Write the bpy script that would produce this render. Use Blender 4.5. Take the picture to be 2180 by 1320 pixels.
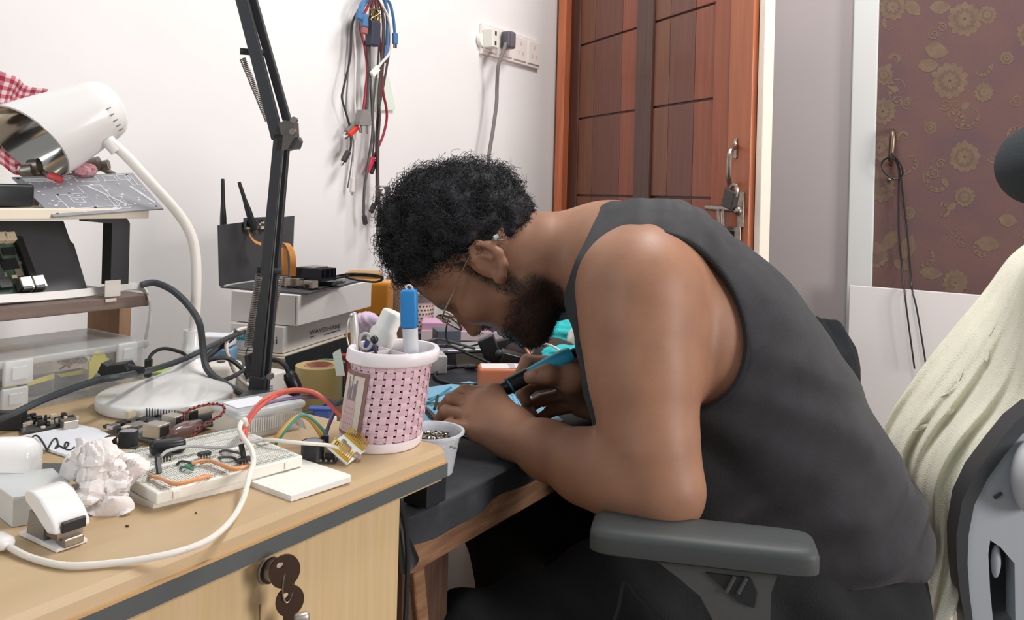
import bpy, bmesh, math, random
import numpy as np
from mathutils import Vector, Matrix
random.seed(7); np.random.seed(7)
for o in list(bpy.data.objects): bpy.data.objects.remove(o)
SC = bpy.context.scene; COL = SC.collection
# ------------------------------------------------------------------ camera
F, CX, HY, ROLL, CZ, YAW = 1750., 1090., 415., .026, 1.0, math.radians(33)
FW = np.array([math.cos(YAW), math.sin(YAW), 0.]); RT = np.array([math.sin(YAW), -math.cos(YAW), 0.]); UP = np.array([0, 0, 1.])
EYE = np.array([0, 0, CZ]); CR, SR = math.cos(ROLL), math.sin(ROLL)
cd = bpy.data.cameras.new('camera'); cam = bpy.data.objects.new('camera', cd); COL.objects.link(cam)
ix = CR*RT + SR*UP            # image right in the world
iy = -SR*RT + CR*UP           # image up in the world
cam.matrix_world = Matrix(((ix[0], iy[0], -FW[0], 0), (ix[1], iy[1], -FW[1], 0), (ix[2], iy[2], -FW[2], CZ), (0, 0, 0, 1)))
cd.sensor_fit = 'HORIZONTAL'; cd.sensor_width = 36; cd.lens = 36*F/2180
cd.shift_y = -(660-HY)/2180; cd.clip_start = .02
SC.camera = cam
# ------------------------------------------------------------------ world, lights, exposure
SC.view_settings.view_transform = 'Standard'; SC.view_settings.look = 'None'
SC.view_settings.gamma = 1; SC.view_settings.exposure = -0.11; SC.view_settings.use_curve_mapping = False
W = bpy.data.worlds.new('world'); SC.world = W; W.use_nodes = True
W.node_tree.nodes['Background'].inputs[0].default_value = (.93, .96, 1, 1); W.node_tree.nodes['Background'].inputs[1].default_value = .36
def area(name, loc, look, sx, sy, power, col):
    l = bpy.data.lights.new(name, 'AREA'); l.shape = 'RECTANGLE'; l.size = sx; l.size_y = sy; l.energy = power; l.color = col
    o = bpy.data.objects.new(name, l); COL.objects.link(o); o.location = loc
    o.rotation_euler = (Vector(look)-Vector(loc)).to_track_quat('-Z', 'Y').to_euler(); return o
area('balcony_window_light', (.95, -2.3, 1.35), (1.5, 1.4, 1.1), .8, 1.1, 58, (1, .928, .903))
area('ceiling_tube_light', (1.45, .25, 2.5), (1.3, .5, .7), 1.2, .3, 36, (1, .975, .95))
area('side_window_light', (-1.2, 1.05, 1.6), (.6, .75, .8), .8, .9, 11, (.86, .94, 1))
# ------------------------------------------------------------------ picture point -> place in the room
def ray(px, py):
    u = (px-CX)/F; v = (py-HY)/F
    return FW + (u*CR+v*SR)*RT - (-u*SR+v*CR)*UP
def Z(px, py, z): r = ray(px, py); return EYE + r*((z-CZ)/r[2])
def Y(px, py, y): r = ray(px, py); return EYE + r*(y/r[1])
def X(px, py, x): r = ray(px, py); return EYE + r*(x/r[0])
def D(px, py, d): return EYE + ray(px, py)*d
def PL(px, py, p0, n): r = ray(px, py); return EYE + r*(np.dot(np.array(p0)-EYE, n)/np.dot(r, n))
def V(*a): return np.array(a, float)
def nrm(v): v = np.array(v, float); return v/np.linalg.norm(v)
# ------------------------------------------------------------------ materials
def lin(c):
    if isinstance(c, str): c = [int(c[i:i+2], 16)/255 for i in (0, 2, 4)]
    return [(x/12.92 if x <= .04045 else ((x+.055)/1.055)**2.4) for x in c]
MATS = {}
def mat(name, col, rough=.5, metal=0., trans=0., var=0., scale=40., bump=0., bscale=200., alpha=1., col2=None, stretch=None, emit=0., sss=0., spec=.5, coat=0., thr=None, ior=1.45, sheen=0.):
    if name in MATS: return MATS[name]
    m = bpy.data.materials.new(name); m.use_nodes = True; nt = m.node_tree; b = nt.nodes['Principled BSDF']; MATS[name] = m
    c = lin(col); b.inputs['Base Color'].default_value = (*c, 1); b.inputs['Roughness'].default_value = rough; b.inputs['Metallic'].default_value = metal
    b.inputs['Transmission Weight'].default_value = trans; b.inputs['Alpha'].default_value = alpha; b.inputs['IOR'].default_value = ior
    b.inputs['Specular IOR Level'].default_value = spec; b.inputs['Coat Weight'].default_value = coat; b.inputs['Sheen Weight'].default_value = sheen
    if sss: b.inputs['Subsurface Weight'].default_value = sss; b.inputs['Subsurface Radius'].default_value = (.01, .004, .002)
    if emit: b.inputs['Emission Color'].default_value = (*c, 1); b.inputs['Emission Strength'].default_value = emit
    if var or bump:
        tc = nt.nodes.new('ShaderNodeTexCoord'); mp = nt.nodes.new('ShaderNodeMapping'); nt.links.new(tc.outputs['Object'], mp.inputs[0])
        if stretch: mp.inputs['Scale'].default_value = stretch
        if var:
            n = nt.nodes.new('ShaderNodeTexNoise'); n.inputs['Scale'].default_value = scale; n.inputs['Detail'].default_value = 5; nt.links.new(mp.outputs[0], n.inputs[0])
            r = nt.nodes.new('ShaderNodeValToRGB'); r.color_ramp.elements[0].position = .3 if thr is None else thr[0]; r.color_ramp.elements[1].position = .7 if thr is None else thr[1]
            c2 = lin(col2) if col2 else [min(1, x*(1-var)) for x in c]
            c1 = c if col2 else [min(1, x*(1+var*.6)) for x in c]
            r.color_ramp.elements[0].color = (*c2, 1); r.color_ramp.elements[1].color = (*c1, 1)
            nt.links.new(n.outputs[0], r.inputs[0]); nt.links.new(r.outputs[0], b.inputs['Base Color'])
        if bump:
            n = nt.nodes.new('ShaderNodeTexNoise'); n.inputs['Scale'].default_value = bscale; n.inputs['Detail'].default_value = 4; nt.links.new(mp.outputs[0], n.inputs[0])
            bp = nt.nodes.new('ShaderNodeBump'); bp.inputs['Strength'].default_value = bump; bp.inputs['Distance'].default_value = .002
            nt.links.new(n.outputs[0], bp.inputs['Height']); nt.links.new(bp.outputs[0], b.inputs['Normal'])
    return m
# ------------------------------------------------------------------ mesh building
class MB:
    def __init__(s): s.v = []; s.f = []; s.n = 0
    def add(s, vs, fs):
        k = s.n; s.v.extend([tuple(map(float, p)) for p in vs]); s.n = len(s.v); s.f.extend([tuple(i+k for i in f) for f in fs]); return s
    def box(s, c, size, R=None, bev=0.):
        c = np.array(c, float); h = np.array(size, float)/2
        R = np.eye(3) if R is None else np.array(R, float)     # rows are the axes
        if bev <= 0:
            vs = [c + (np.array([x, y, z])*h) @ R for x in (-1, 1) for y in (-1, 1) for z in (-1, 1)]
            return s.add(vs, [(0, 1, 3, 2), (4, 6, 7, 5), (0, 4, 5, 1), (2, 3, 7, 6), (0, 2, 6, 4), (1, 5, 7, 3)])
        bev = min(bev, .98*h.min())
        bm = bmesh.new(); bmesh.ops.create_cube(bm, size=2)
        for v in bm.verts: v.co = Vector([v.co[i]*h[i] for i in range(3)])
        bmesh.ops.bevel(bm, geom=list(bm.edges), offset=bev, segments=3, affect='EDGES', profile=.5)
        bm.verts.index_update(); vs = [c + np.array(v.co) @ R for v in bm.verts]; fs = [[v.index for v in f.verts] for f in bm.faces]; bm.free()
        return s.add(vs, fs)
    def prism(s, poly, vec, cap=True):
        n = len(poly); vec = np.array(vec, float); a = [np.array(p, float) for p in poly]; vs = a + [p+vec for p in a]
        fs = [(i, (i+1) % n, n+(i+1) % n, n+i) for i in range(n)]
        if cap: fs += [tuple(range(n))[::-1], tuple(range(n, 2*n))]
        return s.add(vs, fs)
    def tube(s, pts, r, seg=8, smooth=0, cap=True, flat=None):
        pts = [np.array(p, float) for p in pts]
        if smooth: pts, r = spline(pts, smooth, r)
        n = len(pts); rr = r if hasattr(r, '__len__') else [r]*n
        t0 = nrm(pts[1]-pts[0]); a = nrm(np.cross(t0, [.31, .2, .93] if abs(t0[2]) < .9 else [1, .1, 0])); vs = []
        for i in range(n):
            t = nrm(pts[min(i+1, n-1)]-pts[max(i-1, 0)]+1e-9); a = nrm(a-t*np.dot(a, t)+1e-12); b = np.cross(t, a)
            for k in range(seg):
                q = 2*math.pi*k/seg; vs.append(pts[i]+rr[i]*(math.cos(q)*a+math.sin(q)*b))
        fs = [(i*seg+k, i*seg+(k+1) % seg, (i+1)*seg+(k+1) % seg, (i+1)*seg+k) for i in range(n-1) for k in range(seg)]
        if cap: fs += [tuple(range(seg))[::-1], tuple(range((n-1)*seg, n*seg))]
        return s.add(vs, fs)
    def ribbon(s, pts, wvec, th, smooth=0):
        pts = [np.array(p, float) for p in pts]
        if smooth: pts, _ = spline(pts, smooth, 0)
        w = np.array(wvec, float)/2; n = len(pts); vs = []
        for i in range(n):
            t = nrm(pts[min(i+1, n-1)]-pts[max(i-1, 0)]); nn = nrm(np.cross(t, w))*th/2
            vs += [pts[i]-w-nn, pts[i]+w-nn, pts[i]+w+nn, pts[i]-w+nn]
        fs = [(i*4+k, i*4+(k+1) % 4, i*4+4+(k+1) % 4, i*4+4+k) for i in range(n-1) for k in range(4)]
        return s.add(vs, fs+[(3, 2, 1, 0), tuple(range(4*n-4, 4*n))])
    def lathe(s, o, prof, axis=(0, 0, 1), seg=32, cap=True, xs=(1, 1)):
        o = np.array(o, float); ax = nrm(axis); a = nrm(np.cross(ax, [0, 1, 0] if abs(ax[1]) < .9 else [1, 0, 0])); b = np.cross(ax, a); vs = []
        for r, h in prof:
            for k in range(seg):
                q = 2*math.pi*k/seg; vs.append(o+ax*h+r*(xs[0]*math.cos(q)*a+xs[1]*math.sin(q)*b))
        n = len(prof)
        fs = [(i*seg+k, i*seg+(k+1) % seg, (i+1)*seg+(k+1) % seg, (i+1)*seg+k) for i in range(n-1) for k in range(seg)]
        if cap: fs += [tuple(range(seg))[::-1], tuple(range((n-1)*seg, n*seg))]
        return s.add(vs, fs)
    def sphere(s, c, r, seg=12, R=None):
        r = np.array([r]*3 if not hasattr(r, '__len__') else r, float); R = np.eye(3) if R is None else np.array(R); vs = []; fs = []; c = np.array(c, float)
        for i in range(1, seg):
            for k in range(2*seg):
                t = math.pi*i/seg; q = math.pi*k/seg; vs.append(c+(r*np.array([math.sin(t)*math.cos(q), math.sin(t)*math.sin(q), math.cos(t)])) @ R)
        m = 2*seg
        for i in range(seg-2):
            for k in range(m): fs.append((i*m+k, i*m+m+k, i*m+m+(k+1) % m, i*m+(k+1) % m))
        vs += [c+(r*np.array([0, 0, 1])) @ R, c+(r*np.array([0, 0, -1])) @ R]; a = len(vs)
        for k in range(m): fs += [(a-2, k, (k+1) % m), (a-1, (seg-2)*m+(k+1) % m, (seg-2)*m+k)]
        return s.add(vs, fs)
    def grid(s, fn, nu, nv):
        vs = [fn(i/nu, j/nv) for i in range(nu+1) for j in range(nv+1)]; w = nv+1
        return s.add(vs, [(i*w+j, (i+1)*w+j, (i+1)*w+j+1, i*w+j+1) for i in range(nu) for j in range(nv)])
    def build(s, name, m, parent=None, smooth=False, label=None, cat=None, group=None, kind=None, fix=True):
        v = np.array(s.v); base = np.zeros(3)
        if parent is None: base = np.array([v[:, 0].mean(), v[:, 1].mean(), v[:, 2].min()])
        else: base = worldloc(parent)
        me = bpy.data.meshes.new(name); me.from_pydata((v-base).tolist(), [], s.f)
        if fix:
            bm = bmesh.new(); bm.from_mesh(me); bmesh.ops.recalc_face_normals(bm, faces=bm.faces); bm.to_mesh(me); bm.free()
        o = bpy.data.objects.new(name, me); COL.objects.link(o)
        if parent is None: o.location = base
        else: o.parent = parent
        for mm in (m if isinstance(m, list) else [m]): me.materials.append(mm)
        if smooth:
            for p in me.polygons: p.use_smooth = True
            if smooth != 'all':
                me.set_sharp_from_angle(angle=math.radians(smooth if smooth is not True else 40))
        return tag(o, label, cat, group, kind)
def spline(pts, k, r):
    n = len(pts); out = []; ro = []; rr = r if hasattr(r, '__len__') else [r]*n
    for i in range(n-1):
        p0 = pts[max(i-1, 0)]; p1 = pts[i]; p2 = pts[i+1]; p3 = pts[min(i+2, n-1)]
        for j in range(k):
            t = j/k; out.append(.5*(2*p1+(p2-p0)*t+(2*p0-5*p1+4*p2-p3)*t*t+(3*p1-p0-3*p2+p3)*t**3)); ro.append(rr[i]*(1-t)+rr[i+1]*t)
    out.append(pts[-1]); ro.append(rr[-1]); return out, ro
def worldloc(o):
    l = np.zeros(3)
    while o is not None: l += np.array(o.location); o = o.parent
    return l
def tag(o, label=None, cat=None, group=None, kind=None):
    if label: o['label'] = label
    if cat: o['category'] = cat
    if group: o['group'] = group
    if kind: o['kind'] = kind
    return o
def thing(name, label, cat, loc, group=None):
    o = bpy.data.objects.new(name, None); COL.objects.link(o); o.location = Vector(map(float, loc)); o.empty_display_size = .02
    return tag(o, label, cat, group)
def cable(name, pts, r, m, label, cat='cable', parent=None, group=None, sm=6, seg=8):
    return MB().tube(pts, r, seg, sm).build(name, m, parent, True, label, cat if parent is None else None, group)
def text(name, s, origin, xdir, ydir, size, m, parent, th=.0002):
    cu = bpy.data.curves.new(name, 'FONT'); cu.body = s; cu.size = 1; cu.resolution_u = 2; cu.fill_mode = 'BOTH'
    ob = bpy.data.objects.new(name, cu); COL.objects.link(ob)
    dg = bpy.context.evaluated_depsgraph_get(); me = bpy.data.meshes.new_from_object(ob.evaluated_get(dg)); bpy.data.objects.remove(ob)
    xd = np.array(xdir, float); yd = np.array(ydir, float); nn = nrm(np.cross(xd, yd)); o = np.array(origin, float)
    k = np.array([v.co[:] for v in me.vertices]); w = k[:, 0].max()-k[:, 0].min(); sx = size[0]/w if hasattr(size, '__len__') else size; sy = size[1] if hasattr(size, '__len__') else size
    mb = MB(); mb.add([o+xd*(p[0]-k[:, 0].min())*sx+yd*p[1]*sy+nn*th for p in k], [list(p.vertices) for p in me.polygons]); bpy.data.meshes.remove(me)
    return mb.build(name, m, parent, fix=False)
def rz(a): c, s = math.cos(a), math.sin(a); return np.array([[c, s, 0], [-s, c, 0], [0, 0, 1.]])
def axes(x, z=None, y=None):
    x = nrm(x)
    if z is not None: y = nrm(np.cross(z, x)); z = np.cross(x, y)
    else: z = nrm(np.cross(x, y)); y = np.cross(z, x)
    return np.array([x, y, z])
# ================================================================== room
WY, EX, TZ, TY, T2 = 1.40, 2.45, .75, .491, .655
m_wall = mat('white_plaster', 'eae8e7', .75, var=.04, scale=3, bump=.12, bscale=60)
m_grey = mat('grey_plaster', 'b5acac', .8, var=.05, scale=3, bump=.1, bscale=60)
m_white = mat('white_paint', 'f0ece6', .5)
m_floor = mat('floor_tile', '8e8276', .35, var=.1, scale=5)
def struct(name, mb, m, label, parent=None, smooth=False):
    return mb.build(name, m, parent, smooth, label if parent is None else None, None, None, 'structure' if parent is None else None)
struct('wall_left', MB().box((.4, WY+.05, 1.3), (4.3, .1, 2.6)), m_wall, 'white plastered wall behind the desk')
mb = MB(); mb.box((EX+.05, .84, 1.3), (.1, 1.12, 2.6)); struct('wall_back', mb, m_grey, 'grey lilac plastered wall right of the wooden door')
mb = MB(); mb.box((EX+.05, -.85, 1.3), (.1, 2.26, 2.6)); struct('wall_end', mb, m_white, 'white wall carrying the wallpapered cupboard front')
mb = MB(); mb.box((.4, -.6, -.03), (4.3, 4.2, .06)); struct('floor', mb, m_floor, 'tiled floor under the desk')
# raised lighter strip beside the wallpaper
m_strip = mat('strip_paint', 'd7d8d6', .6)
struct('trim_1', MB().box((EX-.012, .427, 1.3), (.024, .066, 2.6), bev=.004), m_strip, 'pale vertical strip left of the floral wallpaper')
# ---- door
CN = V(2.466, 1.4, 0); du = nrm(V(-.540, -.841, 0)); dn = nrm(V(-.841, .540, 0))
def dt(px, py=300): return float((PL(px, py, CN, dn)-CN) @ du)
def dz(py, px=1460): return float(PL(px, py, CN, dn)[2])
def wood(n, c, c2): return mat(n, c, .42, var=.2, col2=c2, scale=9, stretch=(9, 9, .5), coat=.15)
w_st, w_a, w_b, w_c, w_d, w_e = wood('door_stile', '5d3f36', '4a302b'), wood('door_brown', '7e4d36', '6d4430'), wood('door_dark', '744639', '673e34'), wood('door_red', '95523a', '844733'), wood('door_right', '9d5539', '8e4a32'), wood('door_edge', 'b46a48', 'a65f3f')
door = thing('door_1', 'reddish brown panelled wooden door with padlocked latch', None, CN); door['kind'] = 'structure'
def dbox(name, t0, t1, z0, z1, n0, n1, m, bev=.0025, par=None):
    c = CN + du*(t0+t1)/2 + dn*(n0+n1)/2 + V(0, 0, (z0+z1)/2)
    return MB().box(c, (t1-t0, n1-n0, z1-z0), np.array([du, dn, UP]), bev).build(name, m, par or door)
ZR = [.04] + sorted([dz(421)-.2*2-.02, dz(421)-.2, dz(421), dz(219), dz(27), dz(27)+.24]) + [2.05]
dbox('door_core', .02, dt(1600), .02, 2.08, -.03, -.006, w_st)
dbox('stile', dt(1207), dt(1232), .02, 2.08, -.006, .006, w_st)
dbox('stile', dt(1355)+.002, dt(1389), .02, 2.08, -.006, .010, w_st)
dbox('stile', dt(1519), dt(1556), .02, 2.08, -.006, .006, w_d)
dbox('stile', dt(1557), dt(1606), .02, 2.08, -.006, .012, w_e)
for a, b, m in ((1232, 1262, w_a), (1262, 1320, w_b), (1320, 1355, w_c), (1389, 1422, w_a), (1422, 1476, w_b), (1476, 1519, w_c)):
    for i in range(len(ZR)-1): dbox('panel_board', dt(a)+.0008, dt(b)-.0008, ZR[i]+.003, ZR[i+1]-.003, -.006, .002, m, .002)
dbox('rail', .02, dt(1606), 2.055, 2.1, -.006, .008, w_d)
# orange frame strip at the corner, white jamb post at the free edge with its bright light painted as cream
m_or = wood('door_frame_wood', 'cf7a55', 'b8643f')
struct('trim_2', MB().box(X(1200, 200, 2.44)*V(1, 1, 0)+V(-.02, -.012, 1.25), (.05, .03, 2.5), bev=.003), m_or, 'orange wooden door frame post in the room corner')
p1 = CN+du*dt(1608)
struct('trim_3', MB().box(p1+du*.012-dn*.016+V(0, 0, 1.25), (.022, .03, 2.5), np.array([du, dn, UP]), .003), mat('lit_cream_post', 'f3e6d6', .6, bump=.4, bscale=40), 'white jamb post with bright light painted as cream at the free edge of the wooden door')
# ironmongery
m_steel = mat('worn_steel', 'a39a90', .35, 1., var=.3, scale=90); m_dsteel = mat('dark_steel', '6b6661', .4, 1.)
def dp(px, py, n=.012): return PL(px, py, CN+dn*n, dn)
MB().tube([dp(1566, 303, .012), dp(1565, 312, .02), dp(1555, 322, .05), dp(1552, 345, .055), dp(1552, 380, .05), dp(1553, 395, .02), dp(1553, 400, .012)], .006, 8, 5).build('pull_handle', m_steel, door, True)
for a, b in (((1566, 316), (9, 30)),): MB().box(dp(a[0], a[1], .014), (.012, .004, .05), np.array([du, dn, UP]), .002).build('handle_plate', m_steel, door)
MB().box(dp(1577, 447, .014), (.022, .004, .085), np.array([du, dn, UP]), .002).build('latch_plate', m_steel, door)
MB().box(dp(1545, 430, .014), (.022, .004, .03), np.array([du, dn, UP]), .002).build('latch_plate', m_steel, door)
MB().tube([dp(1505, 442, .03), dp(1576, 447, .03)], .0075, 12).build('latch_bolt', m_steel, door, True)
MB().sphere(dp(1572, 449, .042), .011, 8).build('bolt_knob', m_steel, door, True)
MB().box(dp(1562, 498, .016), (.05, .006, .036), np.array([du, dn, UP]), .003).build('strike_plate', m_steel, door)
MB().box(dp(1558, 498, .0192), (.016, .002, .014), np.array([du, dn, UP]), .0006).build('strike_hole', mat('near_black', '121212', .6), door)
pk = thing('padlock', 'dark grey padlock hanging from the door latch', 'padlock', dp(1555, 440, .05))
MB().box(dp(1555, 424, .05), (.040, .018, .046), axes(du*.9+UP*-.25, y=dn), .004).build('lock_body', mat('padlock_body', '55524e', .45, .8), pk)
MB().tube([dp(1549, 415, .05), dp(1557, 397, .05), dp(1566, 394, .05), dp(1569, 404, .05), dp(1567, 418, .05)], .0045, 8, 5).build('shackle', m_steel, pk, True)
kb = thing('key_bunch', 'bunch of thin steel keys hanging below the door latch', 'keys', dp(1533, 505, .03))
for i, (a, b) in enumerate((((1532, 446), (1535, 500)), ((1537, 447), (1541, 508)), ((1527, 446), (1531, 490)))):
    p, q = dp(*a, .033+.004*i), dp(*b, .03+.004*i); MB().box((p+q)/2, (.009, .0025, np.linalg.norm(q-p)), axes(du, z=p-q), .001).build('key', m_steel, kb)
# ---- wallpapered cupboard door
m_wp = mat('wallpaper_mauve', '70524a', .8, var=.22, scale=6, bump=.25, bscale=500, col2='624a4e')
m_fl = mat('wallpaper_print', '75604f', .8, bump=.25, bscale=500, var=.15, scale=40); m_fd = mat('wallpaper_print_dark', '69544a', .8)
cup = thing('wallpaper_panel', 'cupboard door covered in brown mauve floral wallpaper', 'panel', (2.43, .1, .3))
yl = float(X(1864, 300, 2.43)[1])
MB().box((2.438, yl-.55, 1.3), (.016, 1.1, 2.0), bev=.003).build('board', m_wp, cup)
def wp(zx, zy): return X(1600+zx/2.062, zy/2.062, 2.4297)
fb, fd, FC = MB(), MB(), [0]
def flat(mb, pts, off=0.):
    FC[0] += 1; k = [np.array(p)-V(off+(FC[0] % 89)*4e-6, 0, 0) for p in pts]; mb.add(k, [tuple(range(len(k)))])
def petal(c, a, l, w, mb, off=0.):
    c0 = np.array([0, .15*l]); pts = []
    for q in np.linspace(0, 2*math.pi, 9)[:-1]:
        x, y = w*math.sin(q), .56*l-.44*l*math.cos(q); pts.append(wp(c[0]+x*math.cos(a)-y*math.sin(a), c[1]+x*math.sin(a)+y*math.cos(a)))
    flat(mb, pts, off)
def daisy(x, y, r, n=13):
    for k in range(n): petal((x, y), 2*math.pi*k/n+x, r*random.uniform(.92, 1.05), r*.24, fb, .0001*(k % 3))
    for k in range(n): petal((x, y), 2*math.pi*(k+.5)/n+x, r*.62, r*.13, fd, .0004)
    for k in range(8): petal((x, y), 2*math.pi*k/8, r*.45, r*.12, fb, .0006)
def leaf(x, y, a, l, w):
    q = [(-l/2, 0), (-.25*l, -.42*w), (.05*l, -.5*w), (.3*l, -.3*w), (l/2, 0), (.3*l, .3*w), (.05*l, .5*w), (-.25*l, .42*w)]
    flat(fb, [wp(x+u*math.cos(a)-v*math.sin(a), y+u*math.sin(a)+v*math.cos(a)) for u, v in q])
def curl(x, y, r0, a0, turns, beads=True, w=5, grow=.25):
    n = int(16*abs(turns))+6; L = []
    for i in range(n+1):
        t = i/n; a = a0+turns*2*math.pi*t; r = r0*(grow+(1-grow)*t); L.append((x+r*math.cos(a), y+r*math.sin(a)))
    for i in range(n):
        (x0, y0), (x1, y1) = L[i], L[i+1]; d = math.hypot(x1-x0, y1-y0)+1e-6; nx, ny = -(y1-y0)/d*w/2, (x1-x0)/d*w/2
        flat(fb, [wp(x0+nx, y0+ny), wp(x1+nx, y1+ny), wp(x1-nx, y1-ny), wp(x0-nx, y0-ny)], .0002)
        if beads and i % 2 == 0 and i > n*.3:
            bx, by = x+(x1-x)*.8, y+(y1-y)*.8; flat(fb, [wp(bx+8*math.cos(q), by+8*math.sin(q)) for q in np.linspace(0, 6.283, 8)[:-1]], .0003)
def rep(fn, L, kw={}):
    for a in L:
        for sx_ in (0, 700, 1400): fn(a[0]+sx_, a[1]+(0, -90, 60)[sx_//700], *a[2:], **kw)
rep(daisy, ((935, 85, 82), (870, 355, 84), (935, 690, 74), (575, 490, 62), (562, 650, 62), (565, 820, 70), (1020, 405, 46), (1035, 65, 42), (785, 560, 32), (1120, 255, 32), (692, 935, 30), (935, 865, 48), (545, 1120, 60), (895, 1240, 60), (620, 30, 62), (580, 330, 44), (1220, 150, 60)))
rep(leaf, ((708, 35, .8, 90, 60), (828, 32, -.05, 100, 60), (812, 222, .2, 110, 75), (775, 288, -.05, 100, 58), (685, 1085, -1.2, 120, 70), (608, 1055, -1.0, 110, 60), (655, 1165, .6, 80, 45), (788, 1200, .1, 110, 55), (1038, 1070, .2, 110, 70), (1125, 968, .2, 90, 60), (630, 392, .5, 40, 32), (595, 300, -.7, 60, 34), (938, 465, -.6, 50, 34), (850, 800, .8, 45, 30), (880, 905, -.6, 50, 34), (1180, 760, .6, 90, 50)))
rep(curl, ((650, 385, 78, 0, -.9), (632, 262, 34, 2, -.8), (670, 600, 36, 1.2, -.8), (690, 705, 60, 4.5, .6), (830, 790, 90, -.4, .75), (955, 500, 90, -1.2, .7), (900, 540, 60, 2, -.7), (1010, 1080, 50, 1, -1), (840, 930, 44, 3, -.8), (610, 110, 55, 1.0, .7), (1000, 300, 60, 2.8, -.5), (1150, 600, 60, 2, .7), (760, 1110, 70, 5.2, .45)))
rep(curl, ((850, 460, 26, 0, 1.4, False), (895, 460, 24, 3, -1.4, False), (640, 440, 28, 1, 1.3, False), (680, 455, 24, 3, -1.3, False), (800, 150, 26, 2, 1.4, False), (835, 120, 22, 0, -1.4, False), (800, 760, 26, 1, 1.4, False), (830, 720, 22, 4, 1.3, False), (885, 1020, 26, 1, 1.4, False), (925, 1060, 24, 3, -1.3, False), (1160, 440, 30, 1, 1.3, False), (1060, 690, 26, 1, 1.3, False)), {'w': 6})
for mb, m in ((fb, m_fl), (fd, m_fd)): mb.build('floral_print', m, cup, kind='stuff', fix=False)
hp = lambda px, py, o=.03: X(px, py, 2.43-o)
MB().tube([hp(1901, 278, .004), hp(1901, 284, .03), hp(1899, 310, .034), hp(1896, 340, .03), hp(1897, 350, .004)], [.006, .0075, .0085, .0075, .006], 10, 4).build('cupboard_handle', mat('bronze', '8a7565', .4, .9), cup, True)
MB().sphere(hp(1893, 382, .004), .006, 6).build('screw', m_steel, cup, True)
m_blk = mat('black_rubber', '26292b', .5); m_cab = mat('cable_black', '2c2d2f', .45); m_gcab = mat('cable_grey', '77716f', .5)
cl = thing('hanging_cord', 'thin black cord looped on the cupboard handle and hanging down', 'cord', hp(1940, 780))
MB().tube([hp(1890, 318), hp(1905, 332, .045), hp(1918, 352, .04), hp(1922, 370, .03), hp(1915, 380, .03), hp(1900, 380, .03), hp(1882, 366, .03), hp(1877, 350, .03), hp(1884, 339, .035), hp(1896, 336, .045), hp(1908, 345, .04), hp(1914, 370, .03), hp(1913, 420, .02), hp(1914, 500, .02), hp(1921, 570, .02), hp(1926, 622, .07), hp(1931, 665, .08), hp(1947, 785, .08)], .0022, 6, 6).build('cord_strand', m_cab, cl, True)
MB().tube([hp(1905, 332, .04), hp(1916, 365, .03), hp(1924, 430, .02), hp(1932, 500, .02), hp(1940, 600, .03), hp(1943, 622, .07), hp(1952, 660, .08), hp(1968, 755, .08), hp(1972, 790, .08)], .0022, 6, 6).build('cord_strand', m_cab, cl, True)
# white foam board
wb = [X(1810, 608, 2.39), X(2063, 625, 2.39)]
zt = wb[0][2]; MB().box((2.385, wb[0][1]-.42, zt/2+.002), (.012, .84, zt), bev=.002).build('foam_board', mat('foam_board', 'e9e4e2', .55), None, False, 'plain white board leaning against the floral wallpaper panel', 'board')
# dark clothes heap between door wall and board
def lump(name, c, R, rad, amp, m, label, cat, seed=1, seg=28, freq=9., parent=None, fr=None, sm='all'):
    rs = np.random.RandomState(seed); K = rs.normal(size=(7, 3))*freq; ph = rs.uniform(0, 6.28, 7); mb = MB(); mb.sphere((0, 0, 0), 1., seg)
    v = np.array(mb.v); d = np.zeros(len(v))
    for i in range(7): d += np.abs(np.sin(v @ K[i]*.35+ph[i]))*(1/(1+i*.4))
    d = 1+amp*(d/d.mean()-1); mb.v = [tuple(x) for x in (np.array(c)+(v*d[:, None]*np.array(rad)) @ R)]
    return mb.build(name, m, parent, sm, label, cat)
m_dark = mat('dark_cloth', '22262a', .95, var=.3, scale=30)
lump('jacket_heap', D(1752, 810, 2.02), np.array([RT, FW, UP]), (.085, .08, .15), .22, m_dark, 'heap of black clothes between the man and the white board', 'clothes', 3)
# stool carrying the heap
st = thing('clothes_stool', 'low dark stool hidden under the black clothes heap', 'stool', D(1780, 1000, 1.95)*V(1, 1, 0))
c0 = D(1752, 1000, 2.02)*V(1, 1, 0)
MB().box(c0+V(0, 0, .42), (.18, .18, .04), bev=.01).build('seat', m_dark, st)
for sx in (-1, 1):
    for sy in (-1, 1): MB().box(c0+V(sx*.07, sy*.07, .2), (.03, .03, .4)).build('leg', m_dark, st)
# ---- wall socket
pA, pB = Y(1026, 47, WY-.012), Y(1150, 91, WY-.012); pl_z0 = Y(1023, 116, WY)[2]; xa, xb = pA[0]+.004, pB[0]; z1 = pA[2]; z0 = pl_z0
m_pl = mat('plate_plastic', 'e9e1dc', .35); m_pg = mat('plug_grey', '6c6872', .4); m_adp = mat('adapter_plastic', 'e3dfd6', .35)
so = thing('wall_socket', 'white four gang wall socket plate with a white adapter plugged in', 'socket', ((xa+xb)/2, WY-.005, z0))
MB().box(((xa+xb)/2, WY-.006, (z0+z1)/2), (xb-xa, .012, z1-z0), bev=.003).build('plate', m_pl, so)
w4 = (xb-xa)/4
m_sl = mat('socket_slot', '3a3635', .5)
for i in range(4):
    MB().box((xa+w4*(i+.5), WY-.0135, (z0+z1)/2), (w4-.010, .006, z1-z0-.02), bev=.002).build('socket_module', m_pl, so)
    if i > 0:
        for s in ((0, .018), (-.012, -.012), (.012, -.012)): MB().box((xa+w4*(i+.5)+s[0], WY-.0166, (z0+z1)/2+s[1]), (.005, .001, .012)).build('slot', mat('slot_shade', 'c9bdb8', .5), so)
ac = Y(1053, 82, WY-.045)
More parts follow.
